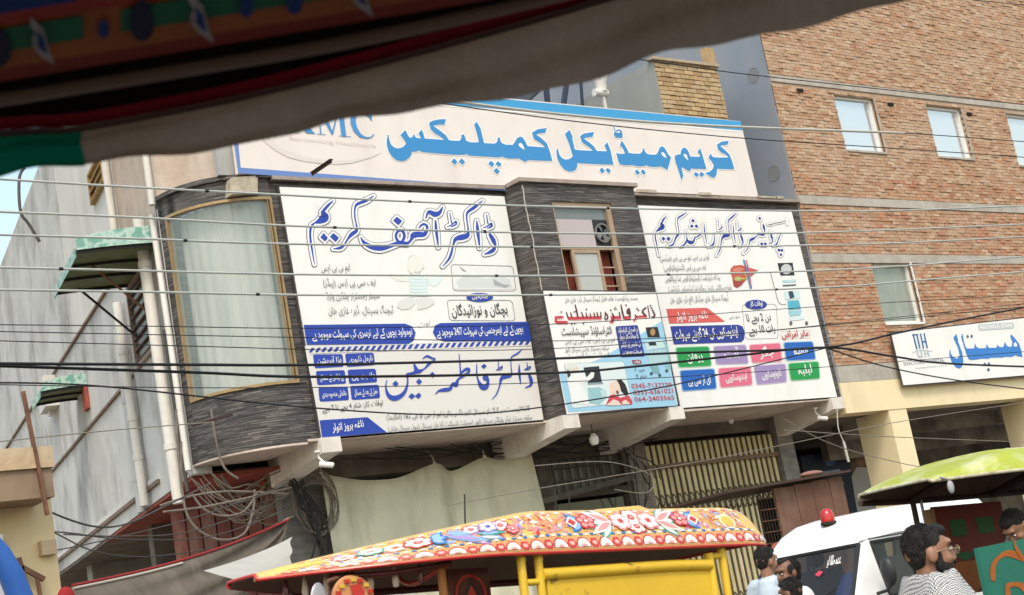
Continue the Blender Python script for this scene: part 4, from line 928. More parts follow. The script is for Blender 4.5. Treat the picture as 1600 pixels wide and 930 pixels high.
# ------------------------------------------------------------------ awnings on the alley wall
def marble(name, c1, c2, sc_=5.):
    m = mat(name, c1, .55); nt = m.node_tree; N = nt.nodes; L = nt.links
    tc = N.new('ShaderNodeTexCoord'); v = N.new('ShaderNodeTexVoronoi'); v.feature = 'DISTANCE_TO_EDGE'; v.inputs['Scale'].default_value = sc_
    nz = N.new('ShaderNodeTexNoise'); nz.inputs['Scale'].default_value = sc_*1.3; nz.inputs['Detail'].default_value = 5
    ad = N.new('ShaderNodeMix'); ad.data_type = 'RGBA'; ad.inputs['Factor'].default_value = .25
    L.new(tc.outputs['Object'], ad.inputs[6]); L.new(tc.outputs['Object'], nz.inputs[0]); L.new(nz.outputs['Color'], ad.inputs[7]); L.new(ad.outputs[2], v.inputs['Vector'])
    r = N.new('ShaderNodeValToRGB'); r.color_ramp.elements[0].position = .02; r.color_ramp.elements[1].position = .25; r.color_ramp.elements[0].color = (*c2, 1); r.color_ramp.elements[1].color = (*c1, 1)
    L.new(v.outputs['Distance'], r.inputs[0]); L.new(r.outputs[0], N['Principled BSDF'].inputs['Base Color']); return m
fib = marble('marbled_fibreglass', (.14, .33, .27), (.42, .55, .50), 6)
fib_in = mat('fibreglass_underside', (.085, .115, .04), .7, (.2, .23, .11), 4, (1, 4, 1))
blacksteel = mat('black_steel', (.015, .015, .015), .6)
def awning(label, nearw, nearo, fartip, z, fh, nrib, strut):
    pi = atz(*nearw, z); po = atz(*nearo, z); pf = atz(*fartip, z)
    s0 = (pi-SP).dot(SD); o1 = (po-SP).dot(SO); s1 = (pf-SP).dot(SD)
    s0 = max(s0, .25)
    T = thing('awning', label, 'awning', S(s0, z, 0))
    drop = .28*o1/1.2
    def Q(s, o): return S(s, z+.03-.05*max(0, o/o1)**2, o)
    m = MB(); m.grid(lambda u, v: Q(s0+(s1-s0)*u, .0+o1*v), 10, 8); m.grid(lambda u, v: Q(s0+(s1-s0)*u, .0+o1*v)-Vector((0, 0, .02)), 10, 8)
    part('sheet', m, [fib_in], T, smooth=True)
    m = MB(); m.grid(lambda u, v: Q(s0-.02, o1*u)+Vector((0, 0, fh*(1-.35*u**3)-v*(fh*(1-.35*u**3)+.02))), 8, 1); m.grid(lambda u, v: Q(s0-.035, o1*u)+Vector((0, 0, fh*(1-.35*u**3)-v*(fh*(1-.35*u**3)+.02))), 8, 1); part('end_panel', m, fib, T)
    m = MB(); m.grid(lambda u, v: Q(s0+(s1-s0)*u, o1+.015)+Vector((0, 0, .03-v*.16)), 8, 1); m.grid(lambda u, v: Q(s0+(s1-s0)*u, o1+.03)+Vector((0, 0, .03-v*.16)), 8, 1); part('front_valance', m, fib, T)
    for i in range(nrib):
        s = s0+(s1-s0)*(i+.04)/(nrib-.92); m = MB()
        for k in range(6): m.bar(Q(s, o1*k/6)-Vector((0, 0, .045)), Q(s, o1*(k+1)/6)-Vector((0, 0, .045)), .045)
        part('rib', m, blacksteel, T)
    for s, c in strut:
        m = MB(); m.tube([Q(s, o1*.72)-Vector((0, 0, .06)), S(s, z-1.0, .03)], .022, 6); part('strut', m, c, T)
    return T
awning('marbled green awning with ribbed underside over the louvred side window', (243, 372), (128, 372), (204, 446), 8.42, .26, 4, ((1.1, rust), (2.5, blacksteel)))
awning('small wavy green awning over a wall box further down the alley wall', (136, 602), (64, 610), (128, 622), 7.78, .22, 3, ())
p0 = at_side(70, 640, .15); mb = MB(); sbox(mb, p0[0]-1.2, p0[0]-.2, p0[1]-.15, p0[1]+.55, .0, .3); mb.tube([S(p0[0]-.7, p0[1]-.15, .15), S(p0[0]-.7, p0[1]-.3, .15)], .05)
solo('wall_box', mb, side_white, 'small pale meter box under the little green awning', 'meter box')
m = MB(); q0 = at_side(137, 600); sbox(m, q0[0], q0[0]+.35, q0[1]-.5, q0[1], .0, .08); solo('shutter_leaf', m, redpaint, 'dark red shutter leaf beside the little green awning', 'shutter')

# ------------------------------------------------------------------ shop front under the overhang
DU = thing('shop_door', 'dark glazed shop door with barred transom between cloth and folding gate', 'door', (19, GY, 0))
wood_d = mat('dark_frame_wood', (.06, .05, .042), .8, (.1, .085, .07), 5)
x0, x1 = 17.86, 20.1
mb = MB()
for a, b, c, d in ((x0, x0+.32, 0, 4.42), (x1-.1, x1, 0, 4.42), (x0+.32, x1-.1, 3.62, 3.74), (x0+.32, x1-.1, 4.36, 4.42)): mb.box(a, b, GY+.02, GY+.2, c, d)
part('frame', mb, wood_d, DU)
for i in range(9):
    xx = x0+.42+i*.2; m = MB(); m.box(xx, xx+.025, GY+.06, GY+.09, 3.74, 4.36); part('bar', m, wood_d, DU)
for zz in (4.2, 3.95):
    m = MB(); m.box(x0+.32, x1-.1, GY+.045, GY+.06, zz, zz+.025); part('bar', m, wood_d, DU)
m = MB(); m.box(x0+.32, x1-.1, GY+.12, GY+.13, 3.74, 4.36); part('transom_pane', m, mat('grubby_glass', (.10, .11, .10), .3, (.05, .055, .05), 3), DU)
m = MB(); m.box(x0+.4, x1-.2, GY+.10, GY+.12, 1.9, 3.55); part('pane', m, mat('teal_glass', (.025, .05, .05), .08, spec=.8), DU)
m = MB(); m.box(x0+.4, x1-.2, GY+.07, GY+.098, 2.98, 3.08); part('rail', m, alu, DU)
m = MB(); m.bar(at(838, 786, 21.3), at(990, 745, 21.3), .09, .1); solo('timber_pole', m, wood_d, 'rough timber pole lashed across the dark shop door', 'pole')
# folding gate
FG = thing('folding_gate', 'cream collapsible steel gate with scissor lattice across the shop opening', 'gate', (22.5, GY, 0))
gate_c = mat('gate_cream', (.70, .62, .36), .7, (.60, .52, .29), 3, dirt=(.3, .22, .12), dscale=3, damt=.7)
gate_d = mat('gate_dark_steel', (.09, .075, .055), .7, (.14, .12, .085), 5)
n = 23; gx0, gx1 = 20.66, 24.34; dxg = (gx1-gx0)/n
for i in range(n):
    xx = gx0+dxg*i; m = MB(); m.box(xx+.012, xx+.122, GY+.06, GY+.075, .1, 4.45); m.box(xx+.001, xx+.011, GY+.03, GY+.1, .1, 4.45); part('channel', m, gate_c, FG)
    m = MB(); m.box(xx+.128, xx+.150, GY+.02, GY+.09, .1, 4.45); part('channel_edge', m, gate_d, FG)
for zc in (3.25, 1.2):
    for i in range(n):
        xx = gx0+dxg*i
        for a, b in ((zc-.22, zc+.0), (zc, zc-.22), (zc, zc+.22), (zc+.22, zc)):
            if zc < 2 and a < zc: continue
            m = MB(); m.bar((xx, GY+.012, a), (xx+dxg, GY+.008, b), .03, .008); part('lattice_bar', m, gate_d, FG)
m = MB(); m.box(20.5, 24.36, GY-.03, GY+.003, 3.98, 4.06); part('top_rail', m, mat('brown_rail', (.14, .09, .06), .8, (.2, .14, .1), 4), FG)
m = MB(); m.box(20.62, 24.36, GY+.5, GY+.52, 0, 4.6); part('back_sheet', m, dark_room, FG)
# big cream cloth
top = [Vector((at(x, y, 21.25).x, 21.25, at(x, y, 21.25).z)) for x, y in ((501.6, 738), (530, 745), (574, 750), (621, 747), (679, 725), (708, 735.5), (757, 714), (786, 719.5), (827, 703.6))]
top = spline(top, 5); NC = len(top)-1
def clothf(u, v):
    i = min(int(u*NC), NC-1); t = top[i].lerp(top[i+1], u*NC-i); z = t.z*(1-v)+.5*v
    fold = .06*math.sin(u*34+math.sin(v*3)*1.6)*(.2+v)+.035*math.sin(u*11+v*4)+.02*math.sin(u*73+v*9)*v
    return Vector((t.x+.12*v*(u-.3), 21.25+fold-.25*v, z))
mb = MB(); mb.grid(clothf, 110, 24)
cl = solo('hanging_cloth', mb, mat('cream_green_cloth', (.56, .55, .42), .9, (.50, .49, .37), 2, bump=.15, bscale=60, dirt=(.34, .32, .24), dscale=1.6, dstretch=(1.4, 1, .4), damt=.7), 'large pale khaki cloth hung across the shop opening', 'cloth', smooth=True)
for x, y in ((501.6, 738), (679, 725), (757, 714), (827, 703.6)):
    p = at(x, y, 21.25); m = MB(); m.tube([p+Vector((0, -.01, -.05)), p+Vector((.02, .05, .12)), Vector((p.x+.06, 21.55, 4.75))], .012, 6); m.ell(p, (.04, .03, .04), nu=8, nv=6); part('tie_rope', m, mat('pale_rope', (.5, .45, .38), .9), cl, smooth=True)
md = cl.modifiers.new('thick', 'SOLIDIFY'); md.thickness = .006
# brown shade tarp with a red hem, stretched from the cream house to the pillar
def sheet(tl, tr, br, bl, n=18, sag=.15, wr=.02, ph=0, low=0.):
    A, B, C_, D_ = (at(*p) for p in (tl, tr, br, bl)); m = MB()
    def f(u, v):
        p = (A.lerp(B, u)).lerp(D_.lerp(C_, u), v); s = math.sin(math.pi*u)*sag
        return p - Vector((0, 0, s*(1-.3*v)+low*v*math.sin(math.pi*min(1, u*1.0))**.6*u)) + Vector((0, 1, .4))*wr*math.sin(v*17+u*5+ph)*(.3+u)
    m.grid(f, n*2, n); return m, f
tarp_m = mat('brown_tarpaulin', (.15, .122, .092), .85, (.11, .09, .068), 2.5, (1, 1, 1), bump=.3, bscale=40, dirt=(.24, .2, .155), dscale=1.5)
TP = thing('shade_tarp', 'sagging brown shade tarpaulin with a red hem over the alley mouth', 'tarp', (10, 19, 0))
mb, tf = sheet((112, 915, 17.2), (447, 811, 20.6), (446, 815, 20.5), (96, 1030, 15.8), sag=.12, wr=.04, low=.95)
part('cloth', mb, tarp_m, TP, smooth=True)
mb = MB(); mb.tube([tf(i/30, 0)+Vector((0, -.02, .0)) for i in range(31)], .018, 6); part('hem', mb, mat('red_hem', (.30, .025, .025), .8), TP, smooth=True)
mb = MB(); mb.tube([tf(i/30, .012)+Vector((0, -.05, -.03)) for i in range(14)], .018, 6); mb.tube([at(447, 811, 20.6), at(462, 805, 21.5)], .01, 5); part('rope', mb, mat('pale_rope', (.5, .45, .38), .9), TP)
mb, tf2 = sheet((318, 892, 11.5), (455, 838, 12.5), (455, 905, 11.5), (410, 918, 10.5), sag=.03, wr=.015)
solo('white_tarp', mb, mat('white_tarpaulin', (.42, .40, .35), .85, (.36, .34, .3), 2), 'pale triangular tarp end poking out behind the painted rickshaw nose', 'tarp', smooth=True)
mb = MB(); mb.tube([at(-30, 838, 11), at(-2, 868, 11), at(18, 900, 11), at(36, 945, 11)], .09, 10)
solo('blue_tarp_roll', mb, mat('blue_plastic', (.02, .10, .38), .5, (.03, .13, .45), 3), 'rolled blue plastic sheet edge by the cream house', 'tarp', smooth=True)
mb = MB(); mb.prism([at(x, y, 15.2) for x, y in ((-30, 888), (28, 884), (42, 945), (-30, 950))], (0, .05, 0)); solo('notice_board', mb, mat('lilac_board', (.45, .45, .52), .7, (.4, .4, .47), 2), 'plain lilac grey board standing against the cream house wall', 'board')
NB = thing('wall_sign', 'small white sign with a blue corner on the cream house', 'sign', at(0, 850, 15.45))
mb = MB(); mb.prism([at(x, y, 15.45) for x, y in ((-40, 838), (4, 835), (8, 874), (-40, 878))], (0, .06, 0)); part('panel', mb, flex, NB)
mb = MB(); mb.poly([at(x, y, 15.445) for x, y in ((-8, 851), (2, 850), (3, 856), (-4, 862))]); part('mark', mb, ink('3a6fb4'), NB)
mb = MB(); mb.poly([at(x, y, 15.3) for x, y in ((88, 925), (92, 915), (110, 908), (118, 912), (120, 945), (85, 945))]); mb.tube([at(70, 916, 15.3), at(90, 911, 15.3), at(112, 909, 15.3)], .025, 6)
mb2 = MB(); mb2.ell(at(104, 938, 15.3), (.10, .06, .14)); solo('red_cloth_knot', mb2, mat('red_cloth', (.30, .015, .015), .8), 'knotted red cloth where the tarp is tied to the cream house', 'cloth', smooth=True)
mb = MB(); mb.bar(at(36, 612, 15.0), at(74, 805, 15.0), .055, .03); solo('rusty_rod', mb, rust, 'tall leaning rusty flat bar standing beside the cream house roof', 'iron bar')
mb = MB(); c = at(50, 900, 15.5); mb.bar(c+Vector((-.1, 0, .1)), c+Vector((.12, 0, -.05)), .05); mb.bar(c+Vector((-.12, 0, .2)), c+Vector((-.08, 0, -.1)), .05); mb.bar(c+Vector((.05, 0, .02)), c+Vector((.07, 0, -.35)), .035)
solo('iron_hook', mb, rust, 'rusty iron wall hook on the cream house', 'hook')

# ------------------------------------------------------------------ brown kiosk in front of the gate
KI = thing('kiosk', 'rusty brown sheet metal kiosk with a barred side in front of the folding gate', 'kiosk', (21, 18.4, 0))
kb = mat('brown_sheet_metal', (.165, .085, .055), .75, (.125, .062, .04), 1.5, dirt=(.24, .15, .11), dscale=1.8, dstretch=(1, 1, .6), damt=.6)
kt = at(1310, 745, 18).z
for i, (a, b) in enumerate(((19.98, 20.5), (20.515, 20.95), (20.965, 21.42), (21.435, 21.8))):
    m = MB(); m.box(a, b, 18-.004*(i % 2), 18.06, .15, kt-.02*(3-i)); part('sheet_panel', m, kb, KI)
mb = MB(); mb.box(21.74, 21.798, 18.07, 19.3, .15, kt); mb.box(20.9, 21.79, 19.25, 19.3, .15, kt-.1); part('shell', mb, kb, KI)
for i in range(6):
    m = MB(); xx = 19.56+i*.075; m.box(xx, xx+.012, 18.02, 18.035, .15, kt-.12); part('bar', m, blacksteel, KI)
for i in range(14):
    m = MB(); zz = .4+i*.19; m.box(19.55, 19.98, 18.005, 18.02, zz, zz+.012); part('bar', m, rust, KI)
mb = MB(); r0, r1 = at(1138, 770, 17.8), at(1330, 737, 17.8)
mb.hexa([r0, r1, Vector((r0.x, 19.5, r0.z-.03)), Vector((r1.x, 19.5, r1.z-.03)), r0+Vector((0, 0, .04)), r1+Vector((0, 0, .04)), Vector((r0.x, 19.5, r0.z+.01)), Vector((r1.x, 19.5, r1.z+.01))]); part('roof', mb, mat('dark_brown_sheet', (.06, .035, .028), .8), KI)
mb = MB(); c = at(1268, 741, 18.2); mb.ell(c, (.28, .15, .06)); part('bundle', mb, mat('cloth_bundle', (.25, .13, .1), .9), KI, smooth=True)
pr = Print(17.99)
for q in (((1222, 845), (1232, 836), (1244, 842), (1246, 856), (1226, 858)), ((1205, 852), (1216, 846), (1222, 858), (1207, 862)), ((1236, 828), (1250, 830), (1252, 842), (1240, 840))): pr.px(q, ink('c0674f'), .006)
part('red_paint', pr, pr.mats, KI)
# poster deep in the arcade
PO = thing('poster_board', 'dim dark blue poster with a portrait in the shaded arcade', 'poster', (27.4, 23.5, 0))
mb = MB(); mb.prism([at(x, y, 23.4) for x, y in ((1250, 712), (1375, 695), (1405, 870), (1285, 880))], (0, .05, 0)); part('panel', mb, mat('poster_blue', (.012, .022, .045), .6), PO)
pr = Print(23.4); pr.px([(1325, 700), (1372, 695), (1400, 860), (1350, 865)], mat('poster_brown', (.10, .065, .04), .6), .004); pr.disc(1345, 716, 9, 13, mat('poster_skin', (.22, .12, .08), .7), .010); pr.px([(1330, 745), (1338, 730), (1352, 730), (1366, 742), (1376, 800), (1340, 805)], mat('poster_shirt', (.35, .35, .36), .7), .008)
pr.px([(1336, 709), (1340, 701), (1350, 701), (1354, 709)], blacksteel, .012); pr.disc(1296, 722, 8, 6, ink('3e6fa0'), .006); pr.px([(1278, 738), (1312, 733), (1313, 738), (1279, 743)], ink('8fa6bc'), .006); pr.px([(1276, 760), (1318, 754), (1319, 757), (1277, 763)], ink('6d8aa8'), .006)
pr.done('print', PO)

# ------------------------------------------------------------------ small fittings
def bulb(px, py, z0, r, label, Y=20.7):
    c = at(px, py, Y); T = thing('bulb', label, 'light bulb', c)
    m = MB(); m.tube([c+Vector((0, 0, r*1.2)), Vector((c.x, c.y, 4.735))], .008, 6); part('flex', m, blacksteel, T)
    m = MB(); m.lathe([(0.0, -r*1.35), (r*.7, -r*1.2), (r, -r*.5), (r, r*.3), (r*.75, r*.55)], c, 16); part('glass', m, mat('frosted_bulb', (.78, .78, .76), .3), T, smooth=True)
    m = MB(); m.lathe([(r*.72, r*.5), (r*.6, r*1.0), (r*.3, r*1.2), (0.0, r*1.25)], c, 14); part('cap', m, mat('bulb_cap', (.6, .6, .58), .4), T, smooth=True)
bulb(928, 686, 0, .085, 'big frosted light bulb hanging under the central overhang', 20.2)
bulb(1142, 657, 0, .05, 'small bulb in a holder on the soffit under the professor board', 20.9)
def cctv(px, py, Y, label):
    c = at(px, py, Y); T = thing('security_camera', label, 'camera', c)
    m = MB(); m.tube([c+Vector((-.07, .05, -.0)), c+Vector((.09, -.07, -.05))], .045, 12); m.tube([c+Vector((.09, -.07, -.045)), c+Vector((.10, -.08, -.05))], .03, 12); part('housing', m, mat('camera_white', (.72, .7, .68), .45), T, smooth=True)
    m = MB(); m.tube([c, c+Vector((-.06, .06, .1)), Vector((c.x-.06, c.y+.06, c.z+.2))], .02, 8); m.lathe([(.06, 0), (.06, .03), (0, .03)], c+Vector((-.06, .06, .18)), 12); part('bracket', m, MATS['camera_white'], T, smooth=True)
cctv(508, 724, 20.0, 'small white security camera under the left beam end')
cctv(1283, 652, 20.2, 'white security camera under the beam beside the brick building')
m = MB(); m.bar(at(300, 665, 20.75), at(362, 648, 20.0), .05, .03); solo('steel_bar', m, mat('dark_iron', (.045, .022, .018)), 'short dark steel bar fixed on the curved slate bay under the glass', 'iron bar')

# ------------------------------------------------------------------ overhead wires
wl_ = mat('pale_wire_sleeve', (.50, .48, .43), .6, (.42, .41, .37), 4)
wg = mat('grey_green_wire', (.36, .39, .37), .55, (.44, .46, .43), 3)
wk = mat('black_cable', (.012, .012, .013), .5)
def wire(pts, Y, r, m, label, group, knots=(), Y1=None):
    n_ = len(pts); P = []
    for i, (x, y) in enumerate(pts): P.append(at(x, y, Y if Y1 is None else Y+(Y1-Y)*i/(n_-1)))
    P = spline(P, 8); b = MB(); b.tube(P, r, 6)
    for k in knots:
        i = int(k*(len(P)-1)); d = (P[min(i+1, len(P)-1)]-P[i]).normalized(); b.tube([P[i]-d*.02, P[i]+d*.02], r*1.35, 6, 1)
    o = solo('overhead_wire', b, [m, wk], label, 'wire', group, smooth=True)
G1 = 'thick pale wires crossing the signs'; L1 = ['thick grey wire passing along the very top of both name boards', 'thick grey wire crossing the upper pane of the central window', 'thick grey wire passing over the exhaust fan foot of the central window', 'thick grey wire crossing the sliding sash of the central window', 'thick grey wire brushing the top of the ultrasound board']
for iw, (pts, kn) in enumerate((([(-60, 276), (0, 280), (215, 293), (430, 304), (640, 315), (860, 323), (1100, 328), (1330, 330), (1465, 327), (1680, 318)], (.28, .45, .6)), ([(-60, 327), (0, 331), (215, 340), (480, 354), (840, 364), (1100, 365), (1320, 362), (1660, 348)], (.1, .46, .55)),
                ([(-60, 365), (0, 367), (215, 373), (440, 381), (830, 386), (1080, 386), (1330, 382), (1443, 378), (1680, 366)], (.3, .5, .66)), ([(-60, 417), (0, 418), (215, 423), (480, 429), (860, 431), (1100, 428), (1320, 421), (1500, 409), (1680, 394)], (.2, .48, .6)), ([(-60, 452), (0, 453), (215, 456), (480, 461), (860, 461), (1100, 456), (1310, 448), (1437, 438), (1680, 418)], (.35, .5, .7)))):
    wire(pts, 13, .0115, wg, L1[iw], G1, kn)
wire([(560, 138), (720, 160), (900, 181), (1100, 196), (1413, 208)], 15, .02, wl_, 'white sleeved wire running along the top of the long roof sign', None)
G2 = 'thin dark wires high up'; L2 = ['thin dark wire slanting across the letters of the long roof sign', 'thin dark wire passing the top of the yellow brick roof room', 'thin dark wire continuing from the white sleeve across the brick wall', 'thin dark wire high above the brick building windows']
for iw, pts in enumerate(([(620, 152), (900, 190), (1160, 216), (1400, 232), (1660, 250)], [(940, 85), (1050, 100), (1200, 120), (1660, 170)], [(1413, 208), (1500, 214), (1660, 226)], [(1450, -8), (1540, 2), (1660, 14)])): wire(pts, 15, .008, wk, L2[iw], G2)
G3 = 'thin wires at mid height'; L3 = ['hair thin wire just above the blue bands of the baby picture board', 'hair thin wire crossing the white words on the blue bands', 'hair thin wire along the striped line of the baby picture board', 'hair thin wire through the lower blue name and the phone numbers']
for iw, pts in enumerate(([(-60, 507), (250, 510), (500, 513), (850, 507), (1050, 495), (1300, 478), (1660, 458)], [(-60, 517), (500, 528), (850, 533), (1100, 525), (1300, 508), (1660, 474)], [(-60, 531), (300, 541), (600, 548), (900, 543), (1200, 517), (1660, 468)], [(-60, 600), (300, 606), (600, 604), (900, 596), (1200, 580), (1660, 545)])): wire(pts, 12, .0045, wk, L3[iw], G3)
wire([(-60, 568), (300, 570), (500, 570), (850, 561), (1050, 552), (1290, 543), (1400, 521), (1500, 500), (1680, 465)], 14, .016, wk, 'upper thick black cable joined to another at a knot beside the professor board', None, (.745,))
wire([(-60, 570), (300, 582), (500, 589), (860, 583), (1000, 572), (1150, 556), (1290, 543), (1395, 557), (1480, 568), (1660, 575)], 14.04, .016, wk, 'lower thick black cable meeting the upper one at the knot', None)
wire([(1290, 543), (1380, 572), (1500, 595), (1660, 615)], 14.05, .010, wk, 'slack black cable dropping from the knot across the hospital board', None)
wire([(-60, 598), (150, 603), (460, 635), (690, 648), (850, 636), (1060, 600), (1290, 544)], 14.0, .009, wk, 'thin sagging cable rising from the left board foot to the knot', None)
G4 = 'thin pale wires below the overhang'; L4 = ['brown wire rising from the hanging cloth past the folding gate', 'brown wire dropping from the corner beam towards the arcade', 'brown wire running level across the arcade opening', 'looped brown cable in front of the dark shop door', 'brown wire between the cream house and the curved bay']
for iw, pts in enumerate(([(700, 790), (850, 762), (1100, 720), (1250, 690), (1400, 660), (1660, 620)], [(1225, 655), (1290, 690), (1370, 715), (1480, 735), (1660, 745)], [(1225, 672), (1400, 683), (1660, 693)], [(835, 728), (950, 722), (1020, 745), (1010, 770), (960, 765)], [(0, 690), (180, 672), (330, 660)])): wire(pts, 19, .008, mat('brown_grey_wire', (.2, .18, .15), .8), L4[iw], G4)
G5 = 'dark cables slung past the cream house'; L5 = ['thick dark cable sagging from the cream house up to the curved bay', 'thin dark cable from the cream house wall to the pillar with the coil', 'slack dark cable dipping lowest past the edge of the cream house', 'short dark cable strung along the foot of the alley wall', 'straight thin cable rising over the brown shade tarp']
for i, pts in enumerate(([(-30, 768), (30, 775), (90, 805), (150, 823), (200, 818), (260, 790), (330, 755)], [(-30, 820), (40, 828), (110, 833), (200, 843), (330, 838), (440, 800)], [(-30, 776), (50, 815), (90, 835), (150, 862), (230, 870), (330, 858)], [(100, 835), (200, 838), (300, 830), (420, 790)], [(-30, 879), (60, 865), (160, 845), (300, 810), (440, 760)])): wire(pts, 17, .013 if i < 1 else .009, mat('weathered_cable', (.07, .065, .06), .7), L5[i], G5, Y1=20)
mb = MB(); pts = [at(1308, 640, 19.9), at(1310, 670, 19.9), at(1318, 690, 19.9), at(1322, 706, 19.9), at(1326, 722, 19.9)]; mb.tube(spline(pts), .012, 6); mb.tube(spline(pts)[12:], .028, 6)
solo('cable_end', mb, wl_, 'cut cable end dangling below the corner beam', 'cable', smooth=True)
mb = MB(); mb.tube(spline([at(38, 262, 18), at(30, 280, 18), at(32, 330, 18), at(45, 350, 18), at(62, 378, 18)]), .02, 6); solo('hanging_cable', mb, MATS['weathered_cable'], 'loose dark cable hanging in front of the far end of the alley wall', 'cable', smooth=True)
# coiled cable and tangles
random.seed(3)
CC = MB(); c0 = at(492, 790, 21.3)
for k in range(9):
    r1, r2 = random.uniform(.25, .42), random.uniform(.34, .52); ph = random.random()*6; off = Vector((random.uniform(-.06, .06), -random.random()*.1, random.uniform(-.06, .06)))
    CC.tube([c0+off+Vector((r1*math.cos(t/22*2*math.pi+ph), .02*math.sin(t), r2*math.sin(t/22*2*math.pi+ph))) for t in range(24)], .011, 5)
solo('cable_coil', CC, mat('old_cable', (.13, .11, .09), .8, (.2, .17, .14), 6), 'coil of old cable hung on the grey pillar beside the cloth', 'cable coil', smooth=True)
TG = MB()
for k in range(18):
    a = at(random.uniform(290, 350), random.uniform(735, 775), 21.0); b = at(random.uniform(400, 470), random.uniform(735, 800), 21.2); m_ = a.lerp(b, .5)+Vector((random.uniform(-.2, .2), random.uniform(-.3, .1), -random.uniform(.1, .7)))
    TG.tube(spline([a, a.lerp(m_, .5)+Vector((0, 0, -.15)), m_, b]), random.uniform(.007, .014), 5)
for k in range(13):
    a = at(random.uniform(450, 480), random.uniform(745, 760), 21.2); b = at(random.uniform(470, 520), random.uniform(800, 930), 21.3); m_ = a.lerp(b, .5)+Vector((random.uniform(-.3, .3), -.1, random.uniform(-.2, .2)))
    TG.tube(spline([a, m_, b]), random.uniform(.008, .02), 5, 1)
for k in range(20):
    x = random.uniform(520, 960); a = at(x, 712-(x-520)*.06+random.uniform(-8, 10), 21.3); x2 = x+random.uniform(60, 220); b = at(x2, 712-(x2-520)*.06+random.uniform(-8, 12), 21.3)
    TG.tube(spline([a, a.lerp(b, .5)-Vector((0, 0, random.uniform(.03, .2))), b]), .01, 5, 1)
for k in range(10):
    a = at(random.uniform(960, 1000), random.uniform(690, 705), 21.2); b = at(random.uniform(1000, 1035), random.uniform(740, 830), 21.3)
    TG.tube(spline([a, a.lerp(b, .5)+Vector((random.uniform(-.3, .3), -.1, 0)), b]), .011, 5, k % 2)
for pts in ([(283, 690), (285, 770), (300, 818), (340, 843), (380, 835), (395, 800), (398, 765)], [(300, 772), (318, 795), (345, 806), (380, 800), (402, 770)], [(250, 790), (300, 775), (360, 768), (450, 772)], [(330, 640), (338, 690), (350, 730), (372, 748)], [(275, 640), (278, 700), (284, 770)], [(255, 800), (320, 792), (400, 775), (455, 762)]): TG.tube(spline([at(x, y, 20.6) for x, y in pts]), .018, 6, 0)
o = solo('cable_tangle', TG, [MATS['old_cable'], mat('black_cable2', (.02, .02, .02), .7)], smooth=True, kind='stuff'); o['label'] = 'tangle of old cables under the overhang'; o['category'] = 'cables'
# ------------------------------------------------------------------ painted rickshaws
def canopy_fn(L, w, h, nose, tail, crown=.07, nw=.52, hn=1.0):
    """half length L (nose at -x), half width, side height; returns surface(x, t) with t 0..1 from near rim over the top to far rim"""
    def W(x):
        k = 1.
        if x < -L+nose: k = nw+(1-nw)*math.sin(min(1, (x+L)/nose)*math.pi/2)
        if x > L-tail: k = .80+.20*math.sqrt(max(0, 1-((x-L+tail)/tail)**2))
        return w*k
    def Hh(x):
        k = 1.
        if x < -L+nose*hn: k = .10+.90*min(1, max(0, (x+L)/(nose*hn)))**.92
        if x > L-tail: k = .12+.88*math.sqrt(max(0, 1-((x-L+tail)/tail)**2.2))
        return h*k
    def surf(x, t, off=0.):
        ww, hh = W(x)+off, Hh(x)
        s = 1 if t > .5 else -1; q = min(t, 1-t)
        if q < .3:
            v = q/.3; y = ww-(.11*min(1, hh/h))*v**1.3; z = hh*(v*.92+.08*math.sin(v*math.pi/2))
        else:
            v = (q-.3)/.2; a = v*math.pi/2; yy = ww-.11*min(1, hh/h); y = yy*math.cos(a)**.8 if v < .999 else 0; z = hh+crown*min(1, hh/h)*math.sin(a)
        return Vector((x, s*y, z+off*.6))
    return surf
def decal(mb, surf, zr, pts, mi, lift):
    """flat painted mark on the near side of a canopy: pts are (x, v) with v 0 at the rim and 1 at the shoulder"""
    q = []
    for x, v in pts:
        p = surf(x, .3*max(0, min(1, v)), lift); p.z += zr; q.append(p)
    c = sum(q, Vector())/len(q)
    cx = sum(p[0] for p in pts)/len(pts); cv = sum(p[1] for p in pts)/len(pts); c = surf(cx, .3*max(0, min(1, cv)), lift); c.z += zr
    for i in range(len(q)): mb.tri(c, q[i], q[(i+1) % len(q)], mi)
def ell_pts(x, v, rx, rv, n=10, rot=0., a0=0., a1=2*math.pi):
    out = []
    for i in range(n):
        t = a0+(a1-a0)*i/(n if a1-a0 > 6 else n-1); a, b = rx*math.cos(t), rv*math.sin(t)
        c, s = math.cos(rot), math.sin(rot); k = rx/rv if rv else 1
        bb = b*.2; out.append((x+a*c-bb*s*1., v+(a*s/.2)*1.+b*c))
    return out
mat('paint_chrome', (.72, .47, .03), .5, (.66, .42, .03), 4, coat=.1, dirt=(.13, .075, .03), dscale=9, dstretch=(1, 1, 1.6), damt=.85, dth=(.60, .66), bump=.15, bscale=9)
PAL = {k: mat('paint_'+k, c, .42, tuple(min(1, x*.86) for x in c), 9, coat=.25) for k, c in dict(yellow=(.72, .43, .05), orange=(.66, .30, .12), red=(.52, .03, .025), pink=(.74, .28, .26), white=(.78, .74, .68), blue=(.03, .16, .46), sky=(.24, .42, .66), green=(.05, .34, .24), purple=(.36, .26, .55), maroon=(.10, .015, .015), cream=(.72, .62, .40), black=(.02, .02, .02), chrome=(.75, .5, .04)).items()}
PK = list(PAL); PM = [PAL[k] for k in PK]; PI = {k: i for i, k in enumerate(PK)}
tyre_m = mat('tyre_rubber', (.02, .02, .02), .85); lining_m = mat('canopy_lining', (.33, .26, .20), .85, (.27, .21, .16), 3)
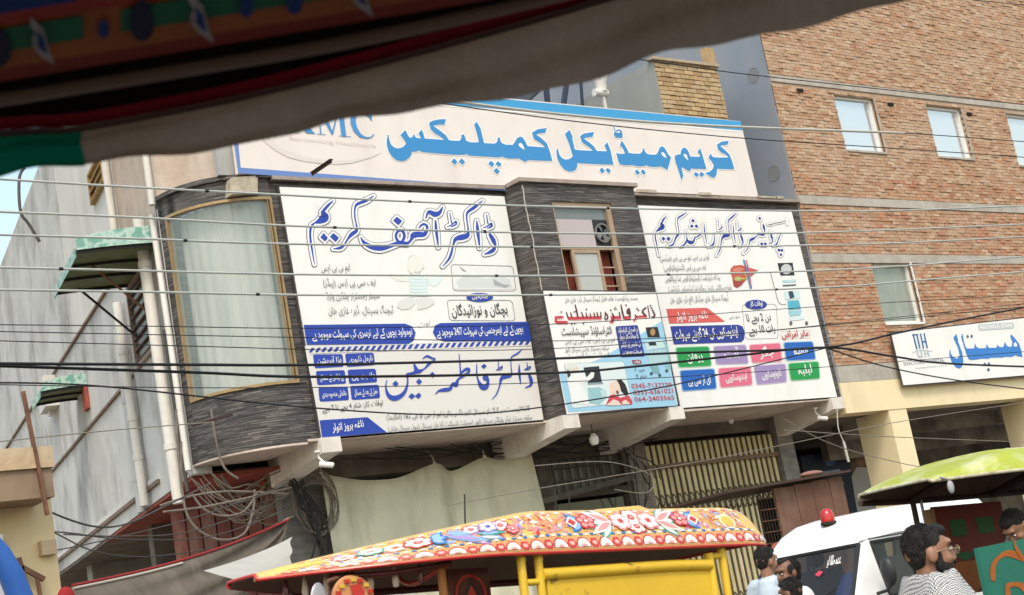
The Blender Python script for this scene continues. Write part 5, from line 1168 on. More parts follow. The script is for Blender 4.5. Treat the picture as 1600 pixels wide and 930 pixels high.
def wheel(parent, c, r, w):
    m = MB(); m.lathe([(r*.66, -w/2), (r*.95, -w/2), (r, -w/4), (r, w/4), (r*.95, w/2), (r*.66, w/2), (r*.66, -w/2)], c, 28, axis='y'); t = part('wheel', m, tyre_m, parent, smooth=True)
    m = MB(); m.lathe([(.0, -w*.35), (r*.2, -w*.35), (r*.25, -w*.2), (r*.6, -w*.25), (r*.66, -w*.45), (r*.66, w*.45), (r*.6, w*.25), (0, w*.3)], c, 24, axis='y'); part('rim', m, mat('steel_rim', (.4, .4, .4), .35, metal=.7), t, smooth=True)

# ---- the yellow one beside the shop
YR = thing('painted_rickshaw', 'yellow motorcycle rickshaw with a canopy covered in painted flowers', 'rickshaw', (4.2, 5.85, 0), local=True, rot=(0, R(4.7), 0))
L, ZR = 1.305, 1.835; XC = .095
_sf = canopy_fn(L, .65, .185, .95, .28, .03, nw=.2, hn=1.25)
def sf(x, t, off=0.): return _sf(x-XC, t, off)+Vector((XC, 0, 0))
mb = MB(); mb.grid(lambda u, v: sf(XC-L+2*L*u, v)+Vector((0, 0, ZR)), 70, 44)
can = part('canopy', mb, mat('canopy_yellow', (.70, .45, .10), .5, (.66, .38, .12), 6, coat=.3, dirt=(.55, .38, .12), dscale=4, dstretch=(1, 1, 1), damt=.4), YR, smooth=True)
mb = MB(); mb.grid(lambda u, v: sf(XC-L+2*L*u, v, -.025)+Vector((0, 0, ZR+.004)), 50, 40); part('lining', mb, lining_m, can, smooth=True)
mb = MB(); mb.tube([sf(XC-L+2*L*i/60, 0)+Vector((0, .005, ZR-.006)) for i in range(61)], .008, 8); mb.tube([sf(XC-L+2*L*i/60, 1)+Vector((0, -.005, ZR-.006)) for i in range(61)], .008, 8)
for x in (XC-L, XC+L): mb.tube([sf(x, j/40)+Vector((0, 0, ZR-.006)) for j in range(41)], .008, 8)
part('rim', mb, PAL['red'], can, smooth=True)
dm = MB(); random.seed(11)
def D(pts, c, l): decal(dm, sf, ZR, pts, PI[c], .002+(l-.003)*.5)
# border band along the rim
nb = 30
for i in range(nb):
    x0 = XC-L+.06+(2*L-.12)*i/nb; x1 = XC-L+.06+(2*L-.12)*(i+1)/nb
    D([(x0, .02), (x1, .02), (x1, .31), (x0, .31)], 'orange', .0030)
n = 38
for i in range(n):
    x = XC-L+.10+(2*L-.18)*i/(n-1)
    if i % 2:
        D(ell_pts(x, .06,   .042, .24, 12, a0=0, a1=math.pi), 'red', .0055); D(ell_pts(x, .06, .036, .2, 12, a0=0, a1=math.pi), 'white', .0075)
        for k in range(5):
            a = .35+.62*k; D([(x, .07), (x+.028*math.cos(a), .07+.15*math.sin(a)), (x+.028*math.cos(a+.12), .07+.15*math.sin(a+.12))], random.choice(('pink', 'sky', 'cream')), .0095)
        D(ell_pts(x, .06, .014, .06, 8, a0=0, a1=math.pi), 'pink', .0105)
    else:
        for k in range(6): D(ell_pts(x+.016*math.cos(k*1.05), .15+.075*math.sin(k*1.05), .011, .055, 7), 'red', .0055)
        D(ell_pts(x, .15, .016, .06, 8), 'pink', .0075); D(ell_pts(x, .15, .007, .025, 6), 'cream', .0095)
# dashes
for row, v0, v1, n in ((0, .34, .40, 74), (1, .93, .98, 60)):
    for i in range(n):
        x = XC-L+.14+(2*L-.26)*i/n; dx = (2*L-.26)/n
        D([(x, v0), (x+dx*.62, v0), (x+dx*.62, v1), (x, v1)], 'white' if i % 2 else ('blue' if row == 0 else 'pink'), .0055)
for i in range(8):                           # dashed seam between the two panels
    v = .42+.06*i; x = -.19-.06*(v-.4)*2; D([(x, v), (x+.014, v), (x+.008, v+.04), (x-.006, v+.04)], 'white' if i % 2 else 'blue', .0065)
def fl(x, v, r, c1, c2, c3, n=6, l=.0055, sq=1.0):
    r *= 1.22
    for k in range(n):
        a = 2*math.pi*k/n+.3; D(ell_pts(x+r*.62*math.cos(a), v+r*.62*math.sin(a)/.2*sq, r*.5, r*.46/.2*sq, 8), c1, l+.0001*k)
    for k in range(n):
        a = 2*math.pi*k/n+.3; D(ell_pts(x+r*.58*math.cos(a), v+r*.58*math.sin(a)/.2*sq, r*.34, r*.30/.2*sq, 8), c2, l+.0022+.0001*k)
    D(ell_pts(x, v, r*.34, r*.34/.2*sq, 9), c1, l+.0042); D(ell_pts(x, v, r*.2, r*.2/.2*sq, 8), c3, l+.0060)
def petal(x, v, ln, wd, ang, c1, c2, l=.0055):
    ca, sa = math.cos(ang), math.sin(ang)
    for k, (s, c) in enumerate(((1., c1), (.68, c2))):
        P = []
        for i in range(12):
            t = i/11; u = t*ln*s; w_ = math.sin(math.pi*t**.8)*wd*s; P.append((u, w_))
        P += [(u, -w_) for u, w_ in reversed(P[1:-1])]
        D([(x+(u+ln*.08*k)*ca-w_*sa, v+((u+ln*.08*k)*sa+w_*ca)/.2) for u, w_ in P], c, l+.0022*k)
# right panel, mirrored about its middle
cx, cv = .50, .66
for i in range(520):                         # small filler leaves, strokes and dots all over the field
    x = random.uniform(-1.0, 1.2); v = random.uniform(.44, .9); a = random.uniform(0, 6.28); r_ = random.uniform(.010, .030)
    k_ = random.choice(('pink', 'white', 'orange', 'pink', 'pink', 'sky', 'red', 'cream', 'orange', 'purple'))
    D([(x+r_*math.cos(a), v+r_*math.sin(a)/.2), (x-r_*.35*math.sin(a), v+r_*.35*math.cos(a)/.2), (x-r_*math.cos(a), v-r_*math.sin(a)/.2), (x+r_*.35*math.sin(a), v-r_*.35*math.cos(a)/.2)], k_, .0040+.0006*(i % 3))
fl(cx, cv+.12, .050, 'red', 'white', 'pink', 7, .0055, .8); fl(cx, cv-.14, .045, 'red', 'white', 'pink', 6, .0056, .7)
for s in (-1, 1):
    fl(cx+s*.085, cv, .048, 'pink', 'white', 'red', 6, .0150, .8)
    for k, a in enumerate((-.75, -.4, 0, .4, .75)):
        petal(cx+s*.14, cv, .16, .020, (a if s > 0 else math.pi-a), 'green' if k % 2 == 0 else 'white', 'white' if k % 2 == 0 else 'pink', .0060+.0044*(k % 2))
    fl(cx+s*.29, cv+.02, .042, 'red', 'pink', 'white', 5, .0150, .8)
    for a in (-.6, -.2, .2, .6): petal(cx+s*.32, cv, .09, .018, (a if s > 0 else math.pi-a), 'blue', 'sky', .0105)
    D([(cx+s*.34, cv), (cx+s*.375, cv+.16), (cx+s*.41, cv), (cx+s*.375, cv-.16)], 'white', .0160); D([(cx+s*.352, cv), (cx+s*.375, cv+.10), (cx+s*.398, cv), (cx+s*.375, cv-.10)], 'red', .0180)
    for k in range(9):
        a = (k-4)*.28; D([(cx+s*.46, cv), (cx+s*(.46+.10*math.cos(a)), cv+.5*math.sin(a)), (cx+s*(.46+.10*math.cos(a+.1)), cv+.5*math.sin(a+.1))], 'orange', .0050)
D(ell_pts(1.10, .6, .05, .22, 12), 'cream', .0055); D(ell_pts(1.10, .6, .035, .15, 10), 'yellow', .0075)
# left panel: a chain of flowers and two birds
for i, (x, v, r, c) in enumerate(((-.92, .60, .036, ('red', 'white', 'pink')), (-.83, .64, .040, ('green', 'white', 'pink')), (-.74, .64, .042, ('orange', 'white', 'red')), (-.655, .66, .048, ('red', 'white', 'pink')), (-.42, .82, .034, ('red', 'white', 'pink')), (-.34, .80, .038, ('purple', 'white', 'blue')), (-.27, .80, .040, ('red', 'white', 'pink')), (-.22, .62, .030, ('red', 'pink', 'white')))): fl(x, v, r, *c, 6, .0055+.0090*(i % 2), .75)
for a in (-.7, .7, 0): petal(-.605, .66, .075, .022, a, 'blue', 'sky', .0230)
for i, (x, v, ln, wd, a, c1, c2) in enumerate(((-.54, .80, .20, .022, -.12, 'purple', 'sky'), (-.54, .70, .19, .020, -.35, 'sky', 'purple'), (-.50, .62, .16, .016, -.45, 'purple', 'pink'), (-.40, .62, .14, .016, -.05, 'green', 'sky'), (-.40, .54, .13, .014, -.2, 'sky', 'white'))): petal(x, v, ln, wd, a, c1, c2, .0055+.0046*(i % 2))
for i in range(10):
    x = random.uniform(-1.1, -.25); v = random.uniform(.45, .85); D([(x, v), (x+.05, v+.05), (x+.05, v+.07), (x, v+.015)], 'red', .0050)
D([(-1.12, .5), (-.98, .5), (-.98, .75), (-1.05, .72)], 'yellow', .0048)
o = part('painted_flowers', dm, PM, can); 
# raised roof rack pads
mb = MB(); mb.tube([Vector((.55, -.18, ZR+.205)), Vector((.62, -.2, ZR+.225)), Vector((.9, -.2, ZR+.24)), Vector((.98, -.18, ZR+.225))], .022, 10); part('roof_pad', mb, MATS['canopy_yellow'], can, smooth=True)
for x, z in ((-.25, .33), (.28, .36), (.36, .33)):
    m = MB(); m.tube([Vector((x, -.3, ZR+.12)), Vector((x+.02, -.3, ZR+z-.02))], .004, 5); part('antenna', m, blacksteel, can)
# frame, panel and seats
ch = MATS['paint_chrome']; DX = -.085
def bar(name, pts, r, m=ch, par=None):
    b = MB(); b.tube(spline([Vector(p)+Vector((DX, 0, 0)) for p in pts], 5), r, 10); return part(name, b, m, par or YR, smooth=True)
bar('rail', [(.0, -.6, 1.74), (.35, -.6, 1.745), (.75, -.6, 1.75), (1.02, -.6, 1.745)], .028)
for x in (-.1, -.005): bar('post', [(x, -.6, 1.80), (x-.005, -.6, 1.76), (x, -.6, .55)], .02)
bar('post', [(1.03, -.6, 1.80), (1.03, -.6, .5)], .02); bar('post', [(1.115, -.6, 1.82), (1.115, -.6, .5)], .02)
bar('rail', [(-.1, -.6, 1.71), (0, -.6, 1.71)], .015); bar('rail', [(1.0, -.6, 1.785), (1.12, -.6, 1.785)], .015)
bar('guard', [(1.1, -.62, 1.55), (1.2, -.63, 1.53), (1.29, -.63, 1.45), (1.33, -.63, 1.3), (1.34, -.63, .8)], .02)
mb = MB(); mb.box(.02+DX, 1.01+DX, -.605, -.585, 1.60, 1.735); mb.box(.02+DX, 1.01+DX, -.609, -.585, .62, 1.592); part('side_panel', mb, PAL['chrome'], YR)
mb = MB(); mb.box(-.40, -.18, -.35, -.32, .7, 1.81); rp = part('partition', mb, PAL['maroon'], YR)
mb = MB()
for r_, c, l in ((.085, 'red', .0), (.072, 'maroon', .002)): mb.poly([(-.29+r_*math.cos(t*.4), -.353-l, 1.70+r_*math.sin(t*.4)) for t in range(16)], PI[c])
for r_, c, l in ((.05, 'black', .004), (.028, 'red', .006)): mb.poly([(-.29, -.353-l, 1.70+r_*1.3), (-.29+r_*.9, -.353-l, 1.70-r_*.2), (-.29, -.353-l, 1.70-r_), (-.29-r_*.9, -.353-l, 1.70-r_*.2)], PI[c])
for s in (-1, 1): mb.poly([(-.29+s*.02, -.358, 1.645), (-.29+s*.075, -.358, 1.675), (-.29+s*.06, -.358, 1.64)], PI['green'])
part('motif', mb, PM, rp)
bar('post', [(-.42, -.45, 1.83), (-.42, -.45, .5)], .02, mat('orange_brown', (.35, .13, .03), .6)); bar('post', [(-.42, .5, 1.83), (-.42, .5, .5)], .018, MATS['orange_brown']); bar('post', [(1.1, .55, 1.83), (1.1, .55, .5)], .018)
bar('roof_rail', [(-.9, .05, 1.80), (-.7, .3, 1.79), (-.42, .42, 1.80), (.6, .5, 1.82), (1.2, .5, 1.82)], .018, PAL['maroon']); bar('roof_rail', [(-.85, -.25, 1.815), (-.65, -.4, 1.80), (-.40, -.5, 1.82)], .012, PAL['maroon'])
bar('roof_rail', [(-.95, -.4, 1.78), (-.7, -.2, 1.83)], .008, rust); bar('roof_rail', [(-.42, -.5, 1.82), (-.40, -.2, 1.77), (-.36, 0, 1.84)], .012, PAL['red'])
for i, x in enumerate((-1.06, -1.0, -.93, -.86, -.78, -.69, -.60)):
    m = MB(); c = Vector((x, -.1-.055*i, 1.785)); m.lathe([(0, -.045), (.012, -.04), (.016, -.015), (.010, .02), (.004, .045)], c, 8); part('tassel', m, mat('bone_bead', (.55, .45, .34), .5) if i % 3 else PAL['maroon'], YR, smooth=True)
    bar('cord', [c+Vector((0, 0, .04)), c+Vector((0, 0, .05))], .003, blacksteel)
# mirror shield and painted ring at the handlebar
rc = Vector((-.90, -.36, 1.70))
mb = MB(); mb.lathe([(.0, -.01), (.06, -.015), (.10, -.012), (.105, .0), (.10, .012), (0, .012)], rc, 24, axis='y'); ring = part('headlamp_ring', mb, PAL['orange'], YR, smooth=True)
for k in range(16):
    t = 2*math.pi*k/16; m = MB(); m.box(-.012, .012, -.003, .003, -.008, .008, M=Matrix.Translation(rc+Vector((.083*math.cos(t), -.021, .083*math.sin(t))))); part('stud', m, PAL['red' if k % 2 else 'yellow'], ring)
mb = MB(); mb.poly([rc+Vector((x, -.0225, z)) for x, z in ((-.06, -.01), (0, -.05), (.06, .02), (.04, -.06), (0, -.075), (-.04, -.06))]); part('blue_leaf', mb, PAL['blue'], ring)
mb = MB(); mb.poly([rc+Vector((x, -.0225, z)) for x, z in ((-.02, .06), (.03, .065), (.05, .03), (.02, .0), (-.01, .02))]); part('red_leaf', mb, PAL['red'], ring)
mb = MB(); mb.ell(rc+Vector((-.17, -.02, -.05)), (.05, .012, .13)); mir = part('mirror_shield', mb, mat('dull_mirror', (.35, .33, .34), .3, metal=.4), YR, smooth=True)
mb = MB(); mb.box(-.012, .022, -.016, -.0125, -.11, .06, M=Matrix.Translation(rc+Vector((-.16, -.02, -.05)))); part('red_stripe', mb, PAL['red'], mir)
mb = MB(); mb.ell(rc+Vector((-.105, .005, -.06)), (.028, .012, .11)); part('maroon_flap', mb, PAL['maroon'], YR, smooth=True)
mb = MB(); mb.box(-1.15, 1.2, -.6, .6, .45, .52); part('floor', mb, PAL['maroon'], YR)
mb = MB(); mb.box(.05, 1.0, -.1, .5, .52, .85); mb.box(.05, 1.0, .42, .55, .85, 1.3); part('bench', mb, mat('seat_vinyl', (.08, .02, .02), .6), YR)
bar('handlebar', [(-1.0, -.35, 1.12), (-1.08, 0, 1.08), (-1.0, .35, 1.12)], .014, blacksteel); bar('fork', [(-1.05, 0, 1.08), (-1.3, 0, .3)], .03, blacksteel); mb = MB(); mb.ell((-.75, 0, .85), (.28, .14, .13)); part('fuel_tank', mb, PAL['red'], YR, smooth=True)
wheel(YR, (-1.3, 0, .28), .28, .09); wheel(YR, (.75, -.55, .26), .26, .1); wheel(YR, (.75, .55, .26), .26, .1)

# ---- the worn green one by the kerb
g0 = atd(1352, 782, 9.6)
GR = thing('green_rickshaw', 'worn lime green topped rickshaw with red and teal painted body', 'rickshaw', (g0.x+2.75, g0.y+.78, 0), local=True, rot=(0, R(2.6), R(-1)))
L2, Z2 = 1.5, 1.945
sg = canopy_fn(L2, .64, .15, .75, .3, .055)
lime = mat('lime_paint', (.36, .41, .035), .5, (.31, .36, .03), 3, dirt=(.62, .60, .45), dscale=5, dstretch=(1, 1, 1), damt=.6, coat=.1)
mb = MB(); mb.grid(lambda u, v: sg(-L2+2*L2*u, v)+Vector((0, 0, Z2)), 60, 40); can2 = part('canopy', mb, lime, GR, smooth=True)
mb = MB(); mb.grid(lambda u, v: sg(-L2+2*L2*u, v, -.02)+Vector((0, 0, Z2+.004)), 40, 30); part('lining', mb, mat('brown_lining', (.20, .12, .08), .85, (.13, .08, .055), 3), can2, smooth=True)
mb = MB(); mb.tube([sg(-L2+2*L2*i/50, 0)+Vector((0, -.002, Z2-.004)) for i in range(51)], .012, 8); mb.tube([sg(-L2+2*L2*i/50, 1)+Vector((0, 0, Z2-.004)) for i in range(51)], .012, 8); mb.tube([sg(-L2, j/30)+Vector((0, 0, Z2-.004)) for j in range(31)], .012, 8)
part('rim', mb, mat('chipped_pale_rim', (.58, .57, .42), .6, (.3, .25, .15), 14), can2, smooth=True)
mb = MB(); mb.box(-.35, -.05, -.2, .1, Z2+.185, Z2+.225); part('roof_patch', mb, mat('pale_fibreglass', (.6, .62, .58), .6), can2)
brown_f = mat('brown_frame', (.06, .035, .025), .7)
def gbar(name, pts, r, m=brown_f, par=None):
    b = MB(); b.tube(spline(pts, 5), r, 8); return part(name, b, m, par or GR, smooth=True)
gbar('cross_bar', [(-.62, -.55, Z2+.02), (-.6, 0, Z2+.10), (-.62, .58, Z2-.03)], .03); gbar('cross_bar', [(.55, -.55, Z2+.02), (.5, 0, Z2+.10), (.45, .58, Z2-.03)], .035)
gbar('rail', [(-1.3, .5, Z2-.03), (-.6, .58, Z2-.035), (1.4, .6, Z2-.03)], .022); gbar('post', [(-.6, .57, Z2-.03), (-.6, .57, .5)], .022); gbar('post', [(-.5, .57, Z2-.03), (-.5, .57, .5)], .012, alu); gbar('post', [(1.3, .57, Z2-.03), (1.3, .57, .5)], .022); gbar('post', [(1.3, -.57, Z2), (1.3, -.57, .5)], .022)
gbar('post', [(-.52, .5, Z2-.12), (-.52, .5, 1.1)], .045, mat('worn_wood', (.3, .19, .1), .8))
bx = MB(); bx.box(-.46, .42, .50, .53, 1.15, Z2-.10); pb = part('back_panel', bx, mat('panel_red', (.17, .022, .015), .6, (.13, .018, .012), 4), GR)
teal = mat('panel_teal', (.015, .16, .11), .5, (.012, .13, .09), 4); dgreen = mat('panel_green', (.012, .10, .03), .6); orange_p = mat('panel_orange', (.36, .10, .015), .6, (.30, .08, .012), 5)
def wavy(x0, x1, z0, z1, amp, y, m, par, seed=0):
    q = MB(); P = [(x0, y, z1), (x1, y, z1)]; k = 14
    for i in range(k+1): P.append((x1+(x0-x1)*i/k, y, z0+amp*math.sin(i*1.5+seed)))
    q.poly(P); return part('painted_patch', q, m, par)
wavy(-.3, -.1, 1.60, 1.73, .012, .497, dgreen, pb); wavy(.04, .26, 1.60, 1.73, .012, .497, dgreen, pb, 2); wavy(-.35, .4, 1.42, 1.47, .02, .497, dgreen, pb, 1); wavy(-.46, .42, 1.17, 1.40, .02, .496, orange_p, pb, 3)
mb = MB(); mb.hexa([Vector(p) for p in ((-1.55, -.64, .6), (.9, -.64, .6), (-1.55, -.605, .6), (.9, -.605, .6), (-1.55, -.64, 1.43), (.9, -.64, 1.56), (-1.55, -.605, 1.43), (.9, -.605, 1.56))]); sp = part('side_panel', mb, teal, GR)
def ribbon(pts, w, m, par, y=-.604):
    q = MB(); c = spline([Vector((-1.5+(a+.05)*1.25, y-.04, b-.05)) for a, b in pts], 6)
    for i in range(len(c)-1):
        d = (c[i+1]-c[i]).normalized(); nrm = Vector((-d.z, 0, d.x)); d2 = (c[min(i+2, len(c)-1)]-c[i]).normalized(); n2 = Vector((-d2.z, 0, d2.x))
        k0 = w*(.75+.25*math.sin(i*.5)); k1 = w*(.75+.25*math.sin((i+1)*.5))
        q.quad(c[i]-nrm*k0, c[i+1]-n2*k1, c[i+1]+n2*k1, c[i]+nrm*k0)
    part('painted_scroll', q, m, par)
ribbon([(-.02, 1.25), (.02, 1.36), (.14, 1.42), (.28, 1.38), (.36, 1.30), (.46, 1.36), (.56, 1.46), (.66, 1.53)], .028, orange_p, sp); ribbon([(.28, 1.38), (.24, 1.46), (.25, 1.5)], .02, orange_p, sp, -.6075); ribbon([(.08, 1.1), (.1, 1.2), (.2, 1.2), (.28, 1.14), (.36, 1.13)], .03, orange_p, sp, -.6045); ribbon([(.36, 1.30), (.48, 1.26), (.58, 1.2), (.6, 1.1)], .022, orange_p, sp, -.6082); ribbon([(.42, 1.16), (.45, 1.20), (.48, 1.16)], .03, orange_p, sp, -.6045)
mb = MB(); mb.box(-1.57, .9, -.665, -.648, 1.02, 1.05); part('ledge', mb, teal, GR)
mb = MB(); mb.box(-1.2, 1.4, -.58, .58, .45, .5); part('floor', mb, brown_f, GR); mb = MB(); mb.box(.55, 1.3, -.5, .5, .5, .9); part('bench', mb, MATS['seat_vinyl'], GR)
gbar('handlebar', [(-1.0, -.35, 1.1), (-1.08, 0, 1.06), (-1.0, .35, 1.1)], .014, blacksteel); gbar('fork', [(-1.05, 0, 1.08), (-1.3, 0, .3)], .03, blacksteel); mb = MB(); mb.ell((-.75, 0, .85), (.28, .14, .13)); part('fuel_tank', mb, PAL['red'], GR, smooth=True)
mb = MB(); c = Vector((-1.38, -.40, Z2-.01)); mb.ell(c+Vector((0, 0, -.05)), (.03, .02, .05)); mb.tube([c+Vector((-.1, 0, .02)), c, c+Vector((0, 0, -.05))], .008, 6); part('string_knot', mb, mat('grey_plastic', (.35, .35, .36), .5), can2, smooth=True)
wheel(GR, (-1.3, 0, .28), .28, .09); wheel(GR, (.75, -.55, .26), .26, .1); wheel(GR, (.75, .55, .26), .26, .1)

# ------------------------------------------------------------------ white ambulance van
A = atd(1347, 849, 16.0)
YW = R(8)
vroot = A - Matrix.Rotation(YW, 3, 'Z') @ Vector((-1.12, -.61, 0))
VN = thing('ambulance_van', 'white high roof van with a red beacon parked beside the arcade', 'van', (vroot.x, vroot.y, 0), local=True, rot=(0, 0, YW))
vwhite = mat('van_white_paint', (.77, .77, .76), .32, (.73, .73, .72), 1.5, coat=.4, dirt=(.60, .56, .48), dscale=1.6, dstretch=(1, 1, .5), damt=.4)
rubber = mat('black_rubber', (.015, .015, .016), .6)
lev = [(.32, -1.86, .66), (.6, -1.92, .71), (.95, -1.88, .72), (1.16, -1.72, .71), (A.z, -1.20, .62), (A.z+.10, -1.10, .60), (A.z+.22, -.92, .565), (A.z+.31, -.68, .50), (A.z+.345, -.42, .40)]
cols = []
for (z, xf, w) in lev:
    ry = [0, .3*w, .6*w, .82*w]; c = [(xf-.05*(1-(y/w)**2), -y) for y in ry]
    c += [(xf+.05, -w*.95), (xf+.16, -w)]
    c += [(max(x, xf+.16+.02*(i+1)), -w) for i, x in enumerate((-.98, -.30, -.20, .72, .82, 1.62))] + [(1.85, -w*.96), (1.92, -w*.8), (1.94, 0)]
    cols.append([Vector((x, y, z)) for x, y in c])
NCc = len(cols[0]); full = [row + [Vector((p.x, -p.y, p.z)) for p in reversed(row[1:-1])] for row in cols]; NF = len(full[0])
def isglass(j, i):
    k = i if i < NCc-1 else NF-1-i
    if j != 3: return None
    if k < 4: return 'windscreen'
    if k == 6: return 'side_window'
    if k in (8, 10): return 'rear_window'
body = MB(); gl = {}
for j in range(len(full)-1):
    for i in range(NF):
        q = (full[j][i], full[j][(i+1) % NF], full[j+1][(i+1) % NF], full[j+1][i]); g = isglass(j, i)
        if g: gl.setdefault((g, 0 if g == 'windscreen' else (i,)), []).append(q)
        else: body.quad(*q)
body.poly(full[-1])
bo = part('body', body, vwhite, VN, smooth=True)
sub = bo.modifiers.new('bevel', 'BEVEL'); sub.width = .012; sub.segments = 2; sub.limit_method = 'ANGLE'; sub.angle_limit = R(25)
vg = glass('van_glass', (.035, .04, .043), .03, .55, .3)
for (nm, k), qs in gl.items():
    m = MB(); c = sum((p for q in qs for p in q), Vector())/(4*len(qs)); ins = (Vector((0, 0, c.z))-c); ins.z = 0; ins = ins.normalized()*.012
    for q in qs: m.quad(*[p+ins for p in q])
    o = part(nm, m, vg, VN)
    # rubber seal round the pane
    es = {}
    for q in qs:
        for a in range(4):
            e = (q[a].to_tuple(4), q[(a+1) % 4].to_tuple(4)); r_ = (e[1], e[0])
            if r_ in es: es.pop(r_)
            else: es[e] = 1
    s_ = MB()
    for e in es: s_.bar(Vector(e[0]), Vector(e[1]), .028, .028)
    part('seal', s_, rubber, o)
m = MB(); m.box(-1.7, -1.25, -.64, .64, .8, 1.12); part('dashboard', m, mat('dash_grey', (.08, .085, .09), .7), VN)
for y in (-.38, .38):
    m = MB(); m.box(-.95, -.45, y-.25, y+.25, .6, .95); m.box(-.6, -.42, y-.25, y+.25, .95, 1.55); m.ell((-.52, y, 1.66), (.05, .12, .09)); part('seat', m, mat('seat_grey', (.10, .09, .085), .8), VN)
m = MB()
for k in range(20):
    t0, t1 = 2*math.pi*k/20, 2*math.pi*(k+1)/20; f_ = lambda t: Vector((-1.22+.10*math.sin(t), .38+.19*math.cos(t), 1.16+.13*math.sin(t))); m.bar(f_(t0), f_(t1), .025)
part('steering_wheel', m, rubber, VN)
m = MB(); m.hexa([Vector(p) for p in ((-1.58, .05, 1.13), (-1.58, .55, 1.13), (-1.3, .05, 1.13), (-1.3, .55, 1.13), (-1.46, .05, 1.34), (-1.46, .55, 1.34), (-1.44, .05, 1.34), (-1.44, .55, 1.34))]); part('dash_papers', m, mat('paper_white', (.68, .66, .62), .9), VN)
m = MB(); m.hexa([Vector(p) for p in ((-1.5, -.62, 1.14), (-1.5, -.3, 1.14), (-1.3, -.62, 1.14), (-1.3, -.3, 1.14), (-1.2, -.62, 1.5), (-1.22, -.36, 1.45), (-1.18, -.62, 1.5), (-1.2, -.36, 1.45))]); part('blue_shade', m, mat('blue_film', (.03, .08, .3), .5), VN)
# decals on the windscreen
def wsp(u, v, l=.0): # u -1..1 across (near side -1), v 0..1 up
    w0, w1 = lev[3], lev[4]; w = w0[2]+(w1[2]-w0[2])*v; y = u*w*.82; xf = w0[1]+(w1[1]-w0[1])*v; return Vector((xf-.05*(1-(u*.82)**2)-l-.004, y, w0[0]+(w1[0]-w0[0])*v+l*.6))
m = MB(); v, f = glyph_mesh(urdu('یا اللہ مدد'), .02); xa = min(p.x for p in v); xb = max(p.x for p in v)
for q in f: m.v += []
n0 = len(m.v); m.v += [tuple(wsp(-.58-.30*(p.x-xa)/(xb-xa)*-1-.30, .72+.22*p.y, .004)) for p in v]; m.f += [tuple(n0+i for i in q) for q in f]; m.m += [0]*len(f)
part('decal', m, white, VN)
m = MB(); m.poly([wsp(u, v_, .003) for u, v_ in ((-.52, .62), (-.42, .66), (-.34, .60), (-.44, .55))]); part('decal', m, ink('d0405a'), VN)
m = MB(); m.poly([wsp(u, v_, .003) for u, v_ in ((.75, .78), (.95, .80), (.95, .62), (.80, .60))]); part('decal', m, ink('c8ccd0'), VN)
def vb(x, y, z): return Vector((x, y, z))
m = MB(); m.ell((-1.17, -.87, 1.40), (.055, .085, .15)); mo = part('wing_mirror', m, mat('mirror_black', (.025, .025, .027), .45), VN, smooth=True); m = MB(); m.tube([(-1.2, -.67, 1.2), (-1.19, -.82, 1.22), (-1.17, -.86, 1.27)], .018, 8); part('arm', m, MATS['mirror_black'], mo, smooth=True)
m = MB(); m.tube([(-1.45, -.71, 1.08), (-1.42, -.84, 1.06), (-1.3, -.89, 1.07)], .022, 8); part('door_bracket', m, MATS['mirror_black'], VN, smooth=True)
m = MB(); m.bar((-1.02, -.713, .4), (-1.02, -.713, 1.15), .008); m.bar((-.25, -.713, .4), (-.25, -.713, 1.15), .008); m.bar((-1.0, -.618, A.z+.035), (1.7, -.618, A.z+.035), .010); part('door_seam', m, rubber, VN)
for y0_, y1_ in ((.5, .05), (-.1, -.5)):
    m = MB(); m.tube([Vector((-1.80, y0_, 1.17)), Vector((-1.70, (y0_+y1_)/2, 1.25)), Vector((-1.64, y1_, 1.33))], .009, 6); part('wiper', m, rubber, VN)
m = MB(); m.tube([Vector((lev[4][1]+.05, -.60, A.z+.03)), Vector((-.4, -.615, A.z+.06)), Vector((1.8, -.615, A.z+.06))], .012, 6); part('rain_gutter', m, vwhite, VN, smooth=True)
m = MB(); m.box(-.42, -.3, -.735, -.713, 1.0, 1.03); part('door_handle', m, rubber, VN)
bz = A.z+.265
m = MB(); m.lathe([(.085, 0), (.085, .03), (.075, .03)], (-.86, -.1, bz), 18); bc = part('beacon', m, rubber, VN, smooth=True)
m = MB(); m.lathe([(.076, .03), (.078, .1), (.06, .15), (.03, .17), (0, .175)], (-.86, -.1, bz), 18); part('dome', m, mat('beacon_red', (.42, .01, .012), .2, coat=.5), bc, smooth=True)
m = MB(); m.tube([(-1.5, .66, 1.25), (-1.42, .72, 1.85)], .006, 5); part('antenna', m, mat('antenna_tan', (.55, .42, .32), .6), VN)
m = MB(); m.box(-1.97, -1.9, -.7, .7, .36, .55); part('bumper', m, mat('bumper_grey', (.3, .3, .3), .6), VN)
for y in (-.58, .58): m = MB(); m.ell((-1.92, y, .78), (.04, .13, .09)); part('headlight', m, mat('lamp_glass', (.7, .7, .7), .1), VN, smooth=True)
for x in (-1.3, 1.2):
    for y in (-.63, .63): wheel(VN, (x, y, .31), .31, .18)
